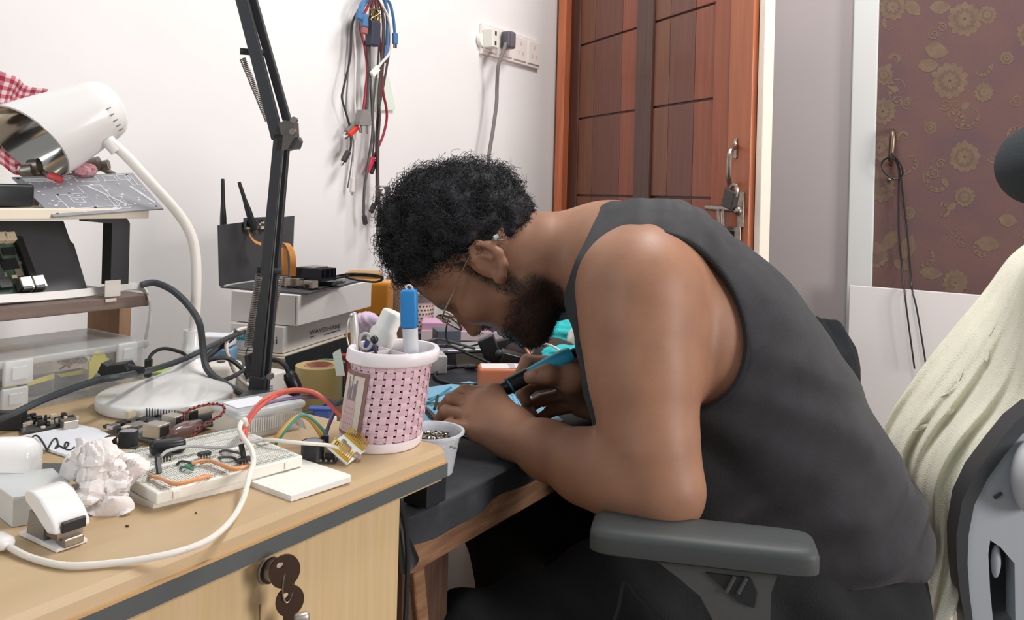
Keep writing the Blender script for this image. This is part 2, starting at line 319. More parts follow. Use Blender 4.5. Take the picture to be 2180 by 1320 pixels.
MB().box(ac+V(.0, .013, 0), (.034, .036, .054), bev=.003).build('adapter', m_adp, so)
MB().lathe(ac+V(-.010, .030, -.004), [(.02, 0), (.022, .003), (.022, .012)], (0, 1, 0), 20).build('adapter_neck', m_adp, so, 40)
for dzz, h in ((.014, .012), (-.014, .012)): MB().box(ac+V(-.002, -.0052, dzz), (.008, .0012, h)).build('adapter_slot', m_sl, so)
pg = thing('power_plug', 'grey angled mains plug with a grey cord in the wall socket', 'plug', Y(1086, 88, WY-.09))
pc = Y(1087, 84, WY-.05)
MB().box(pc+V(.008, .012, 0), (.036, .034, .052), bev=.008).build('plug_body', m_pg, pg, 40)
MB().box(Y(1077, 84, WY-.06), (.014, .030, .048), bev=.006).build('plug_grip', mat('plug_grip', '5b5760', .45), pg, 40)
MB().tube([Y(1077, 92, WY-.07), Y(1072, 108, WY-.07), Y(1061, 140, WY-.07), Y(1058, 185, WY-.06), Y(1057, 220, WY-.06), Y(1049, 280, WY-.06), Y(1041, 330, WY-.06), Y(1034, 400, WY-.06), Y(1015, 560, WY-.06), V(*(Z(1000, 690, T2+.01)))], .0055, 8, 6).build('plug_cord', m_gcab, pg, True)
# ---- cables hanging on the wall
hk = thing('cable_hook', 'wall hook carrying the bunch of cables', 'hook', Y(795, -20, WY-.04))
MB().tube([Y(798, -40, WY), Y(798, -38, WY-.05), Y(797, -12, WY-.06), Y(797, -18, WY-.09)], .004, 8, 5).build('hook_bar', m_steel, hk, True)
MB().box(Y(798, -40, WY-.004), (.03, .008, .05), bev=.002).build('hook_base', m_white, hk)
GR = None
mc = {'k': m_cab, 'd': mat('cable_dark_grey', '4e4a4a', .5), 'g': m_gcab, 'w': mat('cable_white', 'ded8d2', .45), 'r': mat('cable_red', '9c2f3a', .45), 'b': mat('cable_blue', '4f7aa8', .4), 'n': mat('cable_brown', '564745', .5)}
m_rclip = mat('clip_red', 'd8402f', .45); m_metal = mat('bright_metal', 'c9c9c9', .25, 1.)
def H(px, py, o=.03): return Y(px, py, WY-o)
def hang(name, pts, r, c, label, off=.03, ends=()):
    t = thing(name, label, 'cable', H(pts[-1][0], pts[-1][1], off))
    MB().tube([H(797, -12, .06)]+[H(x, y, off) for x, y in pts], r, 7, 6).build('wire', mc[c], t, True)
    for e in ends:
        nm, p, q, w, th, m = e; p, q = H(*p, off), H(*q, off)
        MB().box((p+q)/2, (w, th, np.linalg.norm(p-q)), axes(nrm(np.cross(p-q, V(0, 1, 0))), z=p-q), min(w, th)*.25).build(nm, m, t)
    return t
pb = mat('plug_black', '3a3838', .45)
hang('barrel_jack_cable', [(765, 20), (750, 52), (746, 120), (731, 188), (728, 210), (738, 245), (746, 275), (747, 310), (741, 326)], .0026, 'k', 'thin black cable ending in a barrel jack at far left of the bunch', .035, [('jack_body', (742, 322), (731, 344), .012, .012, pb), ('jack_tip', (731, 344), (726, 352), .006, .006, m_metal)])
hang('audio_cable', [(758, 30), (757, 130), (755, 200), (757, 250), (755, 320), (751, 380)], .0024, 'w', 'white cable ending in a slim white plug', .028, [('plug_sleeve', (751, 378), (749, 410), .010, .010, mc['w']), ('plug_pin', (749, 410), (748, 416), .004, .004, m_metal)])
hang('shadow_strand', [(752, 40), (745, 100), (740, 170), (737, 240), (752, 300), (748, 350), (740, 400)], .0018, 'g', 'thin grey strand drawn as a shadow line left of the white cable', .012)  # grey tube drawn where a cable's shadow line runs on the wall
hang('red_clip_lead', [(768, 50), (777, 100), (782, 150), (778, 195), (773, 235), (760, 268)], .0036, 'r', 'dark red lead ending in an orange red crocodile clip', .04, [('crocodile_clip', (761, 270), (742, 288), .012, .012, m_rclip), ('clip_jaw', (742, 288), (732, 296), .006, .006, m_metal)])
hang('black_clip_lead', [(790, 40), (786, 120), (781, 190), (774, 240), (752, 266)], .0026, 'd', 'dark lead ending in a grey crocodile clip beside the red one', .034, [('crocodile_clip', (753, 264), (737, 282), .012, .012, mat('clip_grey', '77706c', .5)), ('clip_jaw', (737, 282), (729, 292), .006, .006, m_metal)])
t = hang('euro_plug_cable', [(784, 60), (783, 110), (786, 150), (783, 200), (781, 236)], .0034, 'd', 'grey cable ending in a flat two pin mains plug', .045, [('prong', (769, 264), (767, 283), .005, .005, m_metal), ('prong', (781, 264), (781, 285), .005, .005, m_metal)])
MB().prism([H(773, 233, .055), H(783, 233, .055), H(792, 262, .055), (H(789, 268, .055)), H(765, 266, .055), H(766, 258, .055)], (0, .018, 0)).build('plug_body', mat('euro_plug', '8a8584', .5), t)
hang('long_black_cable', [(789, 20), (786, 80), (787, 150), (791, 210), (793, 280), (784, 345), (776, 400), (774, 450), (776, 462)], .0034, 'd', 'long dark cable ending in a small round plug low on the wall', .038, [('plug_sleeve', (775, 458), (778, 478), .010, .010, pb), ('plug_pin', (778, 478), (778, 484), .004, .004, m_metal)])
hang('micro_usb_cable', [(826, 40), (829, 100), (822, 150), (812, 205), (804, 250), (801, 300), (802, 380), (801, 425), (796, 438)], .0030, 'n', 'brown black cable ending in a short angled plug', .030, [('plug_body', (797, 434), (789, 452), .012, .007, pb)])
hang('usb_cable', [(813, 20), (817, 90), (811, 190), (805, 240), (804, 330), (805, 400), (808, 450), (807, 470)], .0038, 'n', 'thick brown grey cable ending in a long metal plug, the lowest of the bunch', .042, [('plug_sleeve', (807, 466), (806, 484), .010, .009, pb), ('plug_body', (806, 484), (805, 502), .012, .006, mat('plug_dull', '9d9691', .4, .6)), ('plug_tip', (805, 502), (804, 512), .008, .004, m_metal)])
hang('red_test_lead', [(812, 120), (815, 190), (822, 228), (823, 255), (815, 290), (800, 325), (794, 338)], .0032, 'r', 'dark red lead curving right to a pink red clip', .033, [('crocodile_clip', (794, 336), (780, 366), .013, .011, mat('clip_pink', 'cf3b52', .45)), ('clip_jaw', (799, 344), (790, 370), .009, .009, pb)])
hang('blue_usb_cable', [(826, 2), (836, 30), (841, 72)], .0040, 'b', 'blue cable with a blue plug at the right of the bunch', .036, [('plug_body', (841, 70), (841, 94), .016, .008, mc['b']), ('plug_tip', (841, 94), (841, 103), .010, .005, m_metal)])
hang('blue_short_cable', [(818, 0), (825, 40), (824, 100)], .0045, 'b', 'darker blue cable hanging straight with a clear plug', .05, [('plug_body', (823, 98), (820, 124), .016, .010, mat('plug_navy', '5a6f93', .4)), ('plug_tip', (820, 124), (819, 134), .01, .006, m_metal)])
hang('blue_ribbon_cable', [(778, 2), (770, 14), (768, 28)], .0075, 'b', 'thick blue cable with clear blue plugs at top left of the bunch', .06, [('plug_body', (767, 20), (764, 42), .016, .012, mc['b']), ('plug_body', (775, 30), (776, 58), .018, .012, mc['b']), ('plug_tip', (776, 58), (775, 72), .017, .009, mat('plug_pinkish', 'a2625e', .5))])
hang('white_usb_cable', [(806, 0), (825, 34), (832, 75), (829, 112), (812, 134), (803, 146)], .0034, 'w', 'white cable bending left to a white plug', .055, [('plug_body', (805, 144), (791, 160), .016, .008, mat('plug_white', 'efe9e2', .4))])
hang('grey_braided_cable', [(806, 20), (806, 110), (800, 170), (794, 240), (796, 300), (790, 350)], .0024, 'g', 'plain grey cable in the middle of the bunch', .02)
hang('dark_loop_cable', [(815, 30), (813, 120), (806, 200), (809, 245), (806, 290), (805, 350), (803, 420)], .0028, 'n', 'brown cable running straight down the middle of the bunch', .05)
MB().box(H(794, 72, .055), (.032, .022, .058), bev=.003).build('power_adapter', mat('adapter_navy', '3c3f4d', .45), None, False, 'small dark navy power adapter hung among the cables', 'adapter')
cw = thing('brass_wire_coil', 'small tangled coil of brass wire above the navy adapter', 'wire', H(798, 45, .06))
pts = [H(798+9*math.cos(a*1.9)+3*math.sin(5*a), 32+13*math.sin(a*1.3+.4*math.cos(a)), .055+.008*math.sin(a*.7)) for a in np.linspace(0, 40, 150)]
MB().tube(pts, .0013, 5).build('wire', mat('brass', '9c8a68', .35, .9), cw, True)
cc = thing('cable_clip', 'grey cable strap on the lowest hanging cable', 'strap', H(815, 414, .04))
MB().ribbon([H(805, 398, .048), H(818, 396, .05), H(825, 402, .045), H(825, 413, .04), H(815, 417, .04), H(806, 410, .04), H(808, 402, .045)], V(0, .02, 0), .003, 4).build('band', mat('strap_grey', 'aaa2a0', .6), cc, True)
m_note = mat('note_paper', 'd5e0d4', .7); m_bag = mat('clear_bag', 'e6efe6', .2, trans=.0, alpha=.45)
MB().prism([H(803, 166, .006), H(829, 164, .006), H(842, 233, .008), H(806, 236, .006)], (0, .0012, 0)).build('paper_note', m_note, None, False, 'pale green paper note on the wall behind the cables', 'note')
MB().prism([H(789, 168, .016), H(812, 166, .016), H(812, 238, .016), H(788, 236, .016)], (0, .004, 0)).build('clear_bag', m_bag, None, False, 'small clear plastic bag hanging among the cables', 'bag')
# ================================================================== desk
m_lam = mat('desk_laminate', 'bfa582', .38, var=.12, scale=5, stretch=(1, 5, 1), col2='b49a74')
m_edge = mat('desk_postform', 'cba778', .34, var=.1, scale=6, stretch=(1, 8, 8), col2='bd9867'); m_band = mat('edge_band', '565a5a', .45, var=.12, scale=14)
m_front = mat('drawer_laminate', 'd3ba92', .42, var=.1, scale=10, stretch=(14, 14, .6), col2='cbae80')
XR = .648; dk = thing('desk', 'light oak laminate desk with dark edge band and locked drawer', 'desk', (.1, .8, 0))
# top: prism along X, rounded front edge; the right end is slightly skewed like the photo
def toppoly(x): return [(x, TY-.0, TZ-.0135), (x, TY+.0015, TZ-.006), (x, TY+.006, TZ-.0015), (x, TY+.013, TZ), (x, 1.38, TZ), (x, 1.38, TZ-.034), (x, TY+.004, TZ-.034), (x, TY+.004, TZ-.0135)]
MB().prism([V(*p) for p in toppoly(-.45)], (XR+.45, 0, 0)).build('desktop', m_lam, dk, 30)
zb0, zb1 = Y(500, 1211.6, TY)[2], Y(500, 1173.5, TY)[2]
MB().box((XR/2-.225, TY+.001, (zb0+zb1)/2), (XR+.45, .008, zb1-zb0)).build('edge_band', m_band, dk)
MB().box((XR/2-.225, TY+.0012, (TZ-.0135+zb1)/2), (XR+.45, .0076, TZ-.0135-zb1+.0006)).build('wood_lip', m_edge, dk)
xr = Y(846, 1057, TY+.012)[0]; zk = zb0
MB().box((xr-.33, TY+.018, .38), (.66, .018, zk*2-.76+.001)).build('drawer_front', m_front, dk)
MB().box((xr-.009, 1.0-.06, .36), (.018, .86, .72)).build('side_panel', m_front, dk)
MB().box((-.4, .95, .36), (.018, .86, .72)).build('side_panel', m_front, dk)
MB().box((.1, 1.36, .4), (1.0, .015, .6)).build('back_panel', m_front, dk)
# seam in the drawer front
sx = Y(556, 1260, TY+.008)[0]
MB().box((sx, TY+.0087, .35), (.0012, .001, .66)).build('seam', mat('seam_shade', '9c8058', .6), dk)
lkc = Y(570, 1212, TY+.009)
m_chr = mat('lock_chrome', 'b9b2a9', .35, .45); m_key = mat('key_bronze', '5c4a40', .38, .85)
lk = MB().lathe(lkc, [(.0001, -.0005), (.0105, -.0005), (.0105, -.002), (.0085, -.004), (.0078, -.004), (.0074, -.009), (.0062, -.0095), (.0001, -.0095)], (0, 1, 0), 28).build('lock', m_chr, dk, 40)
MB().lathe(lkc, [(.0098, -.0024), (.0098, -.0044), (.0080, -.0044), (.0080, -.0024)], (0, 1, 0), 28).build('lock_ring', mat('lock_dark', '57483f', .4, .8), lk, 40)
def key(name, c, r, shaft_to, label, w=.0042):
    t = thing(name, label, 'key', c)
    n = nrm(V(-.45, -.85, 0)); a = np.cross(n, UP); a = nrm(a); R = np.array([a, n, UP])
    ring = MB(); N = 28; hole = V(0, 0, 0)
    out = [c+r*(math.cos(q)*a*.92+math.sin(q)*UP) for q in np.linspace(0, 6.2832, N+1)[:-1]]; hc = c+a*r*.30+UP*r*.42; hr = r*.2
    inn = [hc+hr*(math.cos(q)*a+math.sin(q)*UP) for q in np.linspace(0, 6.2832, N+1)[:-1]]
    th = n*.0011; vs = [p+th for p in out]+[p+th for p in inn]+[p-th for p in out]+[p-th for p in inn]; fs = []
    for i in range(N):
        j = (i+1) % N; fs += [(i, j, N+j, N+i), (2*N+i, 3*N+i, 3*N+j, 2*N+j), (i, 2*N+i, 2*N+j, j), (N+i, N+j, 3*N+j, 3*N+i)]
    ring.add(vs, fs).build('key_bow', m_key, t, 30)
    d = shaft_to-c; L = np.linalg.norm(d); d = d/L
    MB().box(c+d*(r*.8+L)/2, (w, .0022, L-r*.8), axes(np.cross(d, n), z=d), .0005).build('key_blade', m_key, t)
    return t
k1 = Y(606, 1216, TY-.020); key('drawer_key', k1, .0125, lkc+V(0, -.0095, 0), 'bronze key standing in the drawer lock', .007)
k2 = Y(617, 1279, TY-.022); key('spare_key', k2, .0115, k2+V(.0, .002, -.030), 'second bronze key hanging from the ring below the lock', .008)
rc = (Y(614, 1245, TY-.022))
rg = thing('key_ring', 'thin wire ring joining the two bronze drawer keys', 'key ring', rc)
MB().tube([rc+.0125*(math.cos(q)*V(.35, -.1, 0)+math.sin(q)*V(.1, .05, 1)) for q in np.linspace(0, 6.2832, 30)], .0006, 6).build('wire', m_steel, rg, True)
fob = Y(640, 1312, TY-.020)
MB().box(fob-V(0, 0, .010), (.014, .008, .026), axes(nrm(V(.8, -.5, 0)), z=UP), .0035).build('key_fob', mat('fob_metal', 'c3b9ac', .3, .7), None, 40, 'small silver fob hanging under the spare key', 'key fob')
# crumbs
for i, (px, py, L) in enumerate(((271, 1122, 15), (417, 1094, 8))):
    p = Z(px, py, TZ); MB().sphere(p+V(0, 0, .0008), (L*.0001, .0007, .0009), 6, rz(-1.0-i)).build('crumb', mat('crumb', '5a4632', .8), None, True, ('larger' if i == 0 else 'smaller')+' brown crumb on the bare desk near the front edge', 'crumb')
# ================================================================== second table
wd = mat('rough_wood', '9c7658', .75, var=.35, scale=14, stretch=(1, 10, 10), col2='77543c', bump=.5, bscale=60); wdk = mat('rough_wood_dark', '5e4436', .8, var=.35, scale=14, stretch=(10, 10, 1), bump=.5, bscale=60)
m_cl = mat('black_cloth', '34363c', .7, var=.4, scale=18, col2='1d1f23', bump=.5, bscale=60)
FY = .565; tb = thing('workbench', 'low rough wooden workbench draped with black cloth', 'table', (1.35, .97, 0))
zc, zbm = Y(868, 1161, FY)[2], Y(868, 1233, FY)[2]; xl = Y(868, 1200, FY)[0]; XE = 2.05
MB().box(((xl+XE)/2, (FY+WY)/2, T2-.012), (XE-xl, WY-FY-.01, .02), bev=.004).build('tabletop', wd, tb)
MB().box(((xl+XE)/2, FY+.018, (zbm+T2-.02)/2), (XE-xl-.01, .03, T2-.02-zbm), bev=.003).build('front_beam', wd, tb)
clm = MB(); NS = 90
def clf(u, v):
    x = xl-.03+(XE-xl+.05)*u
    w = .004*math.sin(x*31)+.003*math.sin(x*67+1)
    s = v*1.0; drop = (T2-zc)
    if v < .3: k = v/.3; return V(x, FY-.006+w*(1-k), zc+(T2-zc)*k*.97+.003*math.sin(x*23))
    if v < .45: k = (v-.3)/.15; return V(x, FY-.006+.014*k**1.5, T2-.002+.0045*math.sin(k*1.57))
    k = (v-.45)/.55; return V(x, FY+.008+(WY-.02-FY-.008)*k, T2+.0025+.0012*math.sin(x*40+k*30)*min(1, k*8))
clm.grid(clf, NS, 40).build('cloth', m_cl, tb, 'all')
for x, yy in ((xl+.075, FY+.07), (XE-.06, FY+.07), (xl+.075, WY-.07), (XE-.06, WY-.07)):
    MB().box((x, yy, zbm/2), (.085, .075, zbm), bev=.003).build('leg', wdk, tb)
xq = Y(952, 1250, FY+.02)[0]; MB().box((xq, FY+.05, .30), (.02, .05, .60), np.array([[.98, 0, .17], [0, 1, 0], [-.17, 0, .98]]), .003).build('brace', wd, tb)
# dark cone + cable + white bag between desk and bench
m_gun = mat('gunmetal', '5d6063', .3, .9)
p0, p1 = Y(838, 1080, FY-.035), Y(856, 1195, FY-.03)
MB().tube([p0, p0*.5+p1*.5, p1], [.004, .010, .017], 20).build('metal_funnel', m_gun, None, 40, 'grey metal cone shaped tube hanging beside the drawer', 'funnel')
cable('floor_cable', [Y(846, 1062, FY-.06), Y(862, 1110, FY-.05), Y(868, 1180, FY-.05), Y(866, 1260, FY-.05), Y(862, 1340, FY-.05), Y(855, 1500, FY-.05)], .0028, m_cab, 'black cable running down beside the drawer corner')
bgc = Y(838, 1262, FY+.05); lump('paper_bag', V(bgc[0]-.006, bgc[1]+.05, .44), np.eye(3), (.052, .05, .16), .12, mat('white_bag', 'd9d4cf', .7), 'crumpled white bag standing under the workbench corner', 'bag', 5)
MB().box((bgc[0], bgc[1]+.06, .14), (.10, .12, .28), bev=.005).build('carton', mat('carton', 'b8a288', .7), None, False, 'plain cardboard carton under the white bag', 'box')
# ================================================================== riser shelves over the organizer
SY = .955
m_ris = mat('riser_board', '7c695f', .55, var=.25, scale=12, stretch=(1, 12, 12), col2='695a53'); m_rside = mat('riser_side', '8d6f57', .6, var=.2, scale=12, stretch=(8, 8, 1)); m_cream = mat('cream_board', 'e6dcc8', .6, var=.08, scale=8)
m_bkmet = mat('black_metal', '2c2d2e', .5)
rs = thing('desk_shelf', 'brown laminate desk riser standing over the clear organizer', 'shelf', (.3, SY+.1, TZ))
q0, q1 = Y(318, 626, SY), Y(318, 651, SY)
MB().box((q0[0]-.4, SY+.11, (q0[2]+q1[2])/2), (.8, .22, q0[2]-q1[2]), bev=.0015).build('shelf_board', m_ris, rs)
sp = Y(278, 700, SY+.03)
spx = float(Y(279, 680, SY+.13)[0]); MB().box((spx-.009, SY+.17, (TZ+q1[2])/2), (.018, .08, q1[2]-TZ), bev=.001).build('side_panel', m_rside, rs)
MB().box((q0[0]-.75, SY+.17, (TZ+q1[2])/2), (.018, .08, q1[2]-TZ), bev=.001).build('side_panel', m_rside, rs)
SZ = q0[2]
us = thing('monitor_stand', 'cream topped shelf on black metal legs above the brown riser', 'shelf', (.25, SY+.1, SZ))
u0, u1 = Y(318, 444, SY), Y(318, 465, SY)
MB().box((u0[0]-.4, SY+.10, (u0[2]+u1[2])/2), (.8, .20, u0[2]-u1[2]), bev=.0015).build('stand_top', m_cream, us)
la, lb = Y(243, 470, SY), Y(281, 470, SY); lz = Y(262, 606, SY)[2]
for xo in (0, -.55):
    for yo in (0,):
        MB().prism([V(la[0]+xo, SY+.004+yo, lz), V(la[0]+xo, SY+.004+yo, u1[2]-.006), V(la[0]+xo-.03, SY+.004+yo, u1[2]-.003), V(la[0]+xo-.03, SY+.004+yo, u1[2]), V(lb[0]+xo-.004, SY+.004+yo, u1[2]), V(lb[0]+xo, SY+.004+yo, u1[2]-.006), V(lb[0]+xo, SY+.004+yo, lz)], (0, .02, 0)).build('stand_leg', m_bkmet, us)
# black device on the stand
MB().box(Y(8, 415, SY+.05)+V(-.02, 0, 0), (.085, .05, .026), bev=.004).build('black_device', mat('black_plastic', '202224', .35), None, 40, 'flat black device lying on the cream shelf at the left edge', 'device')
# white flat cable taped along the shelf
m_wc = mat('flat_cable', 'e9e6e1', .5)
t = thing('flat_white_cable', 'flat white cable taped along the brown riser shelf', 'cable', Y(150, 640, SY))
MB().ribbon([Y(-60, 640, SY+.02), Y(60, 633, SY+.02), Y(130, 628, SY+.02), Y(190, 622, SY+.02), Y(235, 616, SY+.03), Y(270, 610, SY+.03), Y(300, 612, SY+.025), Y(316, 630, SY-.004), Y(320, 660, SY-.004), Y(317, 690, SY-.004), Y(308, 735, SY+.0)], V(0, .004, .009), .002, 5).build('flat_cable', m_wc, t, True)
mtape = mat('clear_tape', 'e4ddd4', .3, alpha=.75)
for px, py, w, h in ((240, 614, .02, .02), (236, 639, .014, .004)): MB().box(Y(px, py, SY-.0015), (w, .001, h), bev=.0003).build('tape', mtape, t)
# dark acrylic panel with green circuit board leaning on the stand
m_acr = mat('black_acrylic', '515256', .4, var=.15, scale=20)
pa = thing('acrylic_board', 'dark acrylic panel leaning inside the stand at left', 'panel', Y(100, 630, SY+.05))
a0, a1, a2, a3 = Y(-60, 650, SY+.035), Y(186, 616, SY+.035), Y(135, 470, SY+.10), Y(-60, 470, SY+.10)
n_ = nrm(np.cross(a1-a0, a3-a0)); MB().prism([a0, a1, (a1*.35+a2*.65)+V(.003, 0, 0), (a1*.3+a2*.7), a2, a3], n_*-.003).build('sheet', m_acr, pa)
def onp(px, py, off=0): return PL(px, py, a0+n_*off*np.sign(np.dot(n_, EYE-a0)), n_)
nn = n_*np.sign(np.dot(n_, EYE-a0))
m_pcb, m_pcbd, m_chip, m_tin, m_cream2 = mat('pcb_green', '4f6a58', .45, var=.45, scale=160, col2='2f4238'), mat('pcb_dark', '33373a', .45, var=.6, scale=200, col2='55585a'), mat('chip_black', '222325', .4), mat('tin_plate', 'bdb6ab', .3, .85), mat('connector_cream', 'dbcbb0', .5)
gp = thing('green_circuit_board', 'green single board computer mounted on the dark acrylic panel', 'circuit board', onp(30, 630, .004))
MB().prism([onp(-60, 636, .004), onp(62, 628, .004), onp(34, 520, .004), onp(22, 500, .004), onp(-60, 500, .004)], nn*.0016).build('board', m_pcb, gp)
ux = nrm(a1-a0); uy = np.cross(nn, ux)
def comp(name, px, py, w, h, d, m, par, f=onp, A=None):
    return MB().box(f(px, py, .0056+d/2), (w, h, d), np.array([ux, uy, nn]) if A is None else A, min(w, h, d)*.1).build(name, m, par)
for px, py, w, h, d, m in ((18, 535, .014, .010, .002, m_chip), (20, 562, .018, .014, .002, m_chip), (-8, 550, .012, .012, .002, m_chip), (10, 605, .014, .012, .006, m_chip), (40, 580, .008, .010, .002, m_tin), (30, 590, .006, .004, .003, m_cream2), (42, 560, .004, .004, .002, m_tin), (8, 585, .006, .006, .002, m_tin), (-10, 590, .02, .02, .004, m_pcbd)): comp('chip', px, py, w, h, d, m, gp)
for px, py in ((53, 608), (80, 605)):
    comp('usb_port', px, py, .014, .017, .015, m_tin, gp); comp('port_tongue', px+1, py+11, .011, .004, .016, m_chip, gp)
A_ = axes(onp(40, 510, .01)-onp(68, 585, .01), z=nn); MB().box(onp(53, 550, .009), (.058, .008, .009), A_, .0006).build('pin_header', m_chip, gp)
for px in (2, 20): comp('terminal_block', px, 506, .013, .012, .008, m_cream2, gp)
# large grey bare circuit board leaning on the cream shelf
m_gp = mat('grey_pcb', '93949a', .45); m_silk = mat('silkscreen', 'd9dadb', .6)
g = thing('bare_circuit_board', 'large grey bare circuit board leaning on the cream shelf', 'circuit board', Y(120, 458, SY-.01))
b0, b1, b2, b3 = Y(115, 461, SY-.006), Y(348, 444, SY-.006), Y(283, 368, SY+.09), Y(25, 377, SY+.09)
gn = nrm(np.cross(b1-b0, b3-b0)); gn = gn*np.sign(np.dot(gn, EYE-b0)); b2 = PL(283, 368, b0, gn)
MB().prism([b0, b1, b2, b3], -gn*.0016).build('board', m_gp, g)
ori = b3; e1 = (b2-b3); e2 = (b0-b3)
def gb(u, v): return b3*(1-u)*(1-v)+b2*u*(1-v)+b0*(1-u)*v+b1*u*v+gn*.0003
sk = MB()
def line(u0, v0, u1, v1, w=.005):
    p, q = gb(u0, v0), gb(u1, v1); s = nrm(np.cross(q-p, gn))*w*.12; sk.add([p-s, q-s, q+s, p+s], [(0, 1, 2, 3)])
def rect(u0, v0, u1, v1): line(u0, v0, u1, v0); line(u1, v0, u1, v1); line(u1, v1, u0, v1); line(u0, v1, u0, v0)
for r_ in ((.42, .3, .62, .85), (.58, .62, .7, .92), (.18, .5, .42, .85), (.27, .6, .36, .72), (.46, .05, .64, .2), (.7, .06, .8, .2), (.83, .05, .93, .18), (.9, .1, .95, .35)): rect(*r_)
for k in range(3): line(.06, .07+.035*k, .34, .07+.035*k, .012)
line(.5, .3, .7, .85, .014); line(.6, .88, .72, .62)
rr = random.Random(3)
for k in range(70):
    u, v = rr.uniform(.05, .97), rr.uniform(.08, .95); line(u, v, u+rr.uniform(.008, .03), v+rr.uniform(-.02, .02), rr.choice((.006, .01, .014)))
for k in range(14): u, v = .86+.09*(k/14), .4+.45*(k/14); line(u, v, u+.03, v, .02)
sk.build('silkscreen', m_silk, g, kind='stuff', fix=False)
hl = MB()
for u, v in ((.03, .05), (.93, .05), (.05, .93), (.2, .5), (.3, .48), (.26, .88), (.4, .86), (.95, .93)): hl.lathe(gb(u, v)-gn*.0002, [(.0001, 0), (.0016, 0), (.0016, .0005), (.0001, .0005)], gn, 10)
hl.build('mounting_hole', m_chip, g, fix=False, kind='stuff')
# helping-hand clips behind the board
m_hand = mat('hand_metal', '8a817a', .35, .9)
hh = thing('helping_hand', 'metal helping hand stand with clips behind the grey board', 'clamp stand', Y(70, 372, SY+.10))
def hY(px, py, o=.12): return Y(px, py, SY+o)
for a, b, r in (((45, 365), (100, 372), .006), ((60, 352), (62, 375), .008), ((45, 365), (48, 357), .007), ((80, 358), (95, 378), .004), ((185, 350), (198, 345), .008), ((188, 362), (212, 352), .004), ((205, 352), (243, 372), .004), ((195, 345), (195, 368), .005), ((100, 372), (190, 368), .003), ((70, 372), (70, 400), .006), ((70, 400), (75, 440), .005)): MB().tube([hY(*a), hY(*b)], r, 10).build('clamp_rod', m_hand, hh, 40)
for px, py, r in ((63, 357, .010), (50, 366, .009), (192, 352, .010), (212, 354, .007)): MB().lathe(hY(px, py, .112), [(.0001, 0), (r, 0), (r, .012), (.0001, .012)], nrm(V(.6, -.7, .2)), 14).build('thumb_nut', m_hand, hh, 40)
rcp = thing('red_clip', 'red sleeved crocodile clip lying at the top of the grey board', 'clip', Y(120, 380, SY+.07))
MB().tube([Y(106, 374, SY+.085), Y(115, 378, SY+.08), Y(124, 381, SY+.075), Y(132, 386, SY+.07)], [.0055, .006, .005, .003], 10, 3).build('clip_sleeve', mat('clip_sleeve_red', 'c64c4b', .45), rcp, 40)
MB().tube([Y(92, 366, SY+.095), Y(107, 374, SY+.085)], [.002, .004], 8).build('clip_jaw', m_hand, rcp, 40)
# red gingham cloth
def gingham():
    m = bpy.data.materials.new('gingham'); m.use_nodes = True; nt = m.node_tree; b = nt.nodes['Principled BSDF']; b.inputs['Roughness'].default_value = .9
    uv = nt.nodes.new('ShaderNodeUVMap'); sx = nt.nodes.new('ShaderNodeSeparateXYZ'); nt.links.new(uv.outputs[0], sx.inputs[0]); fs = []
    for k in 'XY':
        a = nt.nodes.new('ShaderNodeMath'); a.operation = 'FRACT'; nt.links.new(sx.outputs[k], a.inputs[0]); c = nt.nodes.new('ShaderNodeMath'); c.operation = 'GREATER_THAN'; c.inputs[1].default_value = .5; nt.links.new(a.outputs[0], c.inputs[0]); fs.append(c)
    ad = nt.nodes.new('ShaderNodeMath'); nt.links.new(fs[0].outputs[0], ad.inputs[0]); nt.links.new(fs[1].outputs[0], ad.inputs[1])
    hf = nt.nodes.new('ShaderNodeMath'); hf.operation = 'MULTIPLY'; hf.inputs[1].default_value = .5; nt.links.new(ad.outputs[0], hf.inputs[0])
    r = nt.nodes.new('ShaderNodeValToRGB'); r.color_ramp.interpolation = 'CONSTANT'; e = r.color_ramp.elements; e[0].color = (*lin('e6d3d2'), 1); e[1].position = .75; e[1].color = (*lin('a3364b'), 1); x = e.new(.25); x.color = (*lin('c57c88'), 1)
    nt.links.new(hf.outputs[0], r.inputs[0]); nt.links.new(r.outputs[0], b.inputs['Base Color']); return m
def cloth_uv(name, fn, nu, nv, ku, kv, m, th, label, cat, parent=None):
    mb = MB().grid(fn, nu, nv); o = mb.build(name, m, parent, 'all', label, cat, fix=False); me = o.data; l = me.uv_layers.new(name='UVMap'); w = nv+1
    for lp in me.loops: i, j = divmod(lp.vertex_index, w); l.data[lp.index].uv = (i/nu*ku, j/nv*kv)
    if th: s = o.modifiers.new('solid', 'SOLIDIFY'); s.thickness = th
    return o
T0, T1, B0, B1 = Y(-130, 70, 1.15), Y(104, 190, 1.15), Y(-130, 410, 1.12), Y(70, 346, 1.12)
def gf(u, v):
    p = (T0*(1-u)+T1*u)*(1-v)+(B0*(1-u)+B1*u)*v
    return p+V(0, -.012*math.sin(u*13+v*2.5)-.008*math.sin(v*9+u*4), -.012*math.sin(math.pi*u)*(1-v)+.01*math.sin(u*21)*v)
cloth_uv('gingham_cloth', gf, 40, 40, 13, 13, gingham(), .001, 'red and white gingham cloth hanging behind the lamp head', 'cloth')
lump('gingham_scrap', Y(180, 362, SY+.085), np.array([V(1, 0, 0), V(0, 1, 0), V(0, 0, 1)]), (.016, .010, .009), .3, mat('gingham_scrap', 'dcbcc0', .9, var=.5, scale=160, col2='b04a5c'), 'small crumpled red and white cloth scrap behind the lamp shade', 'cloth', 8, 16)
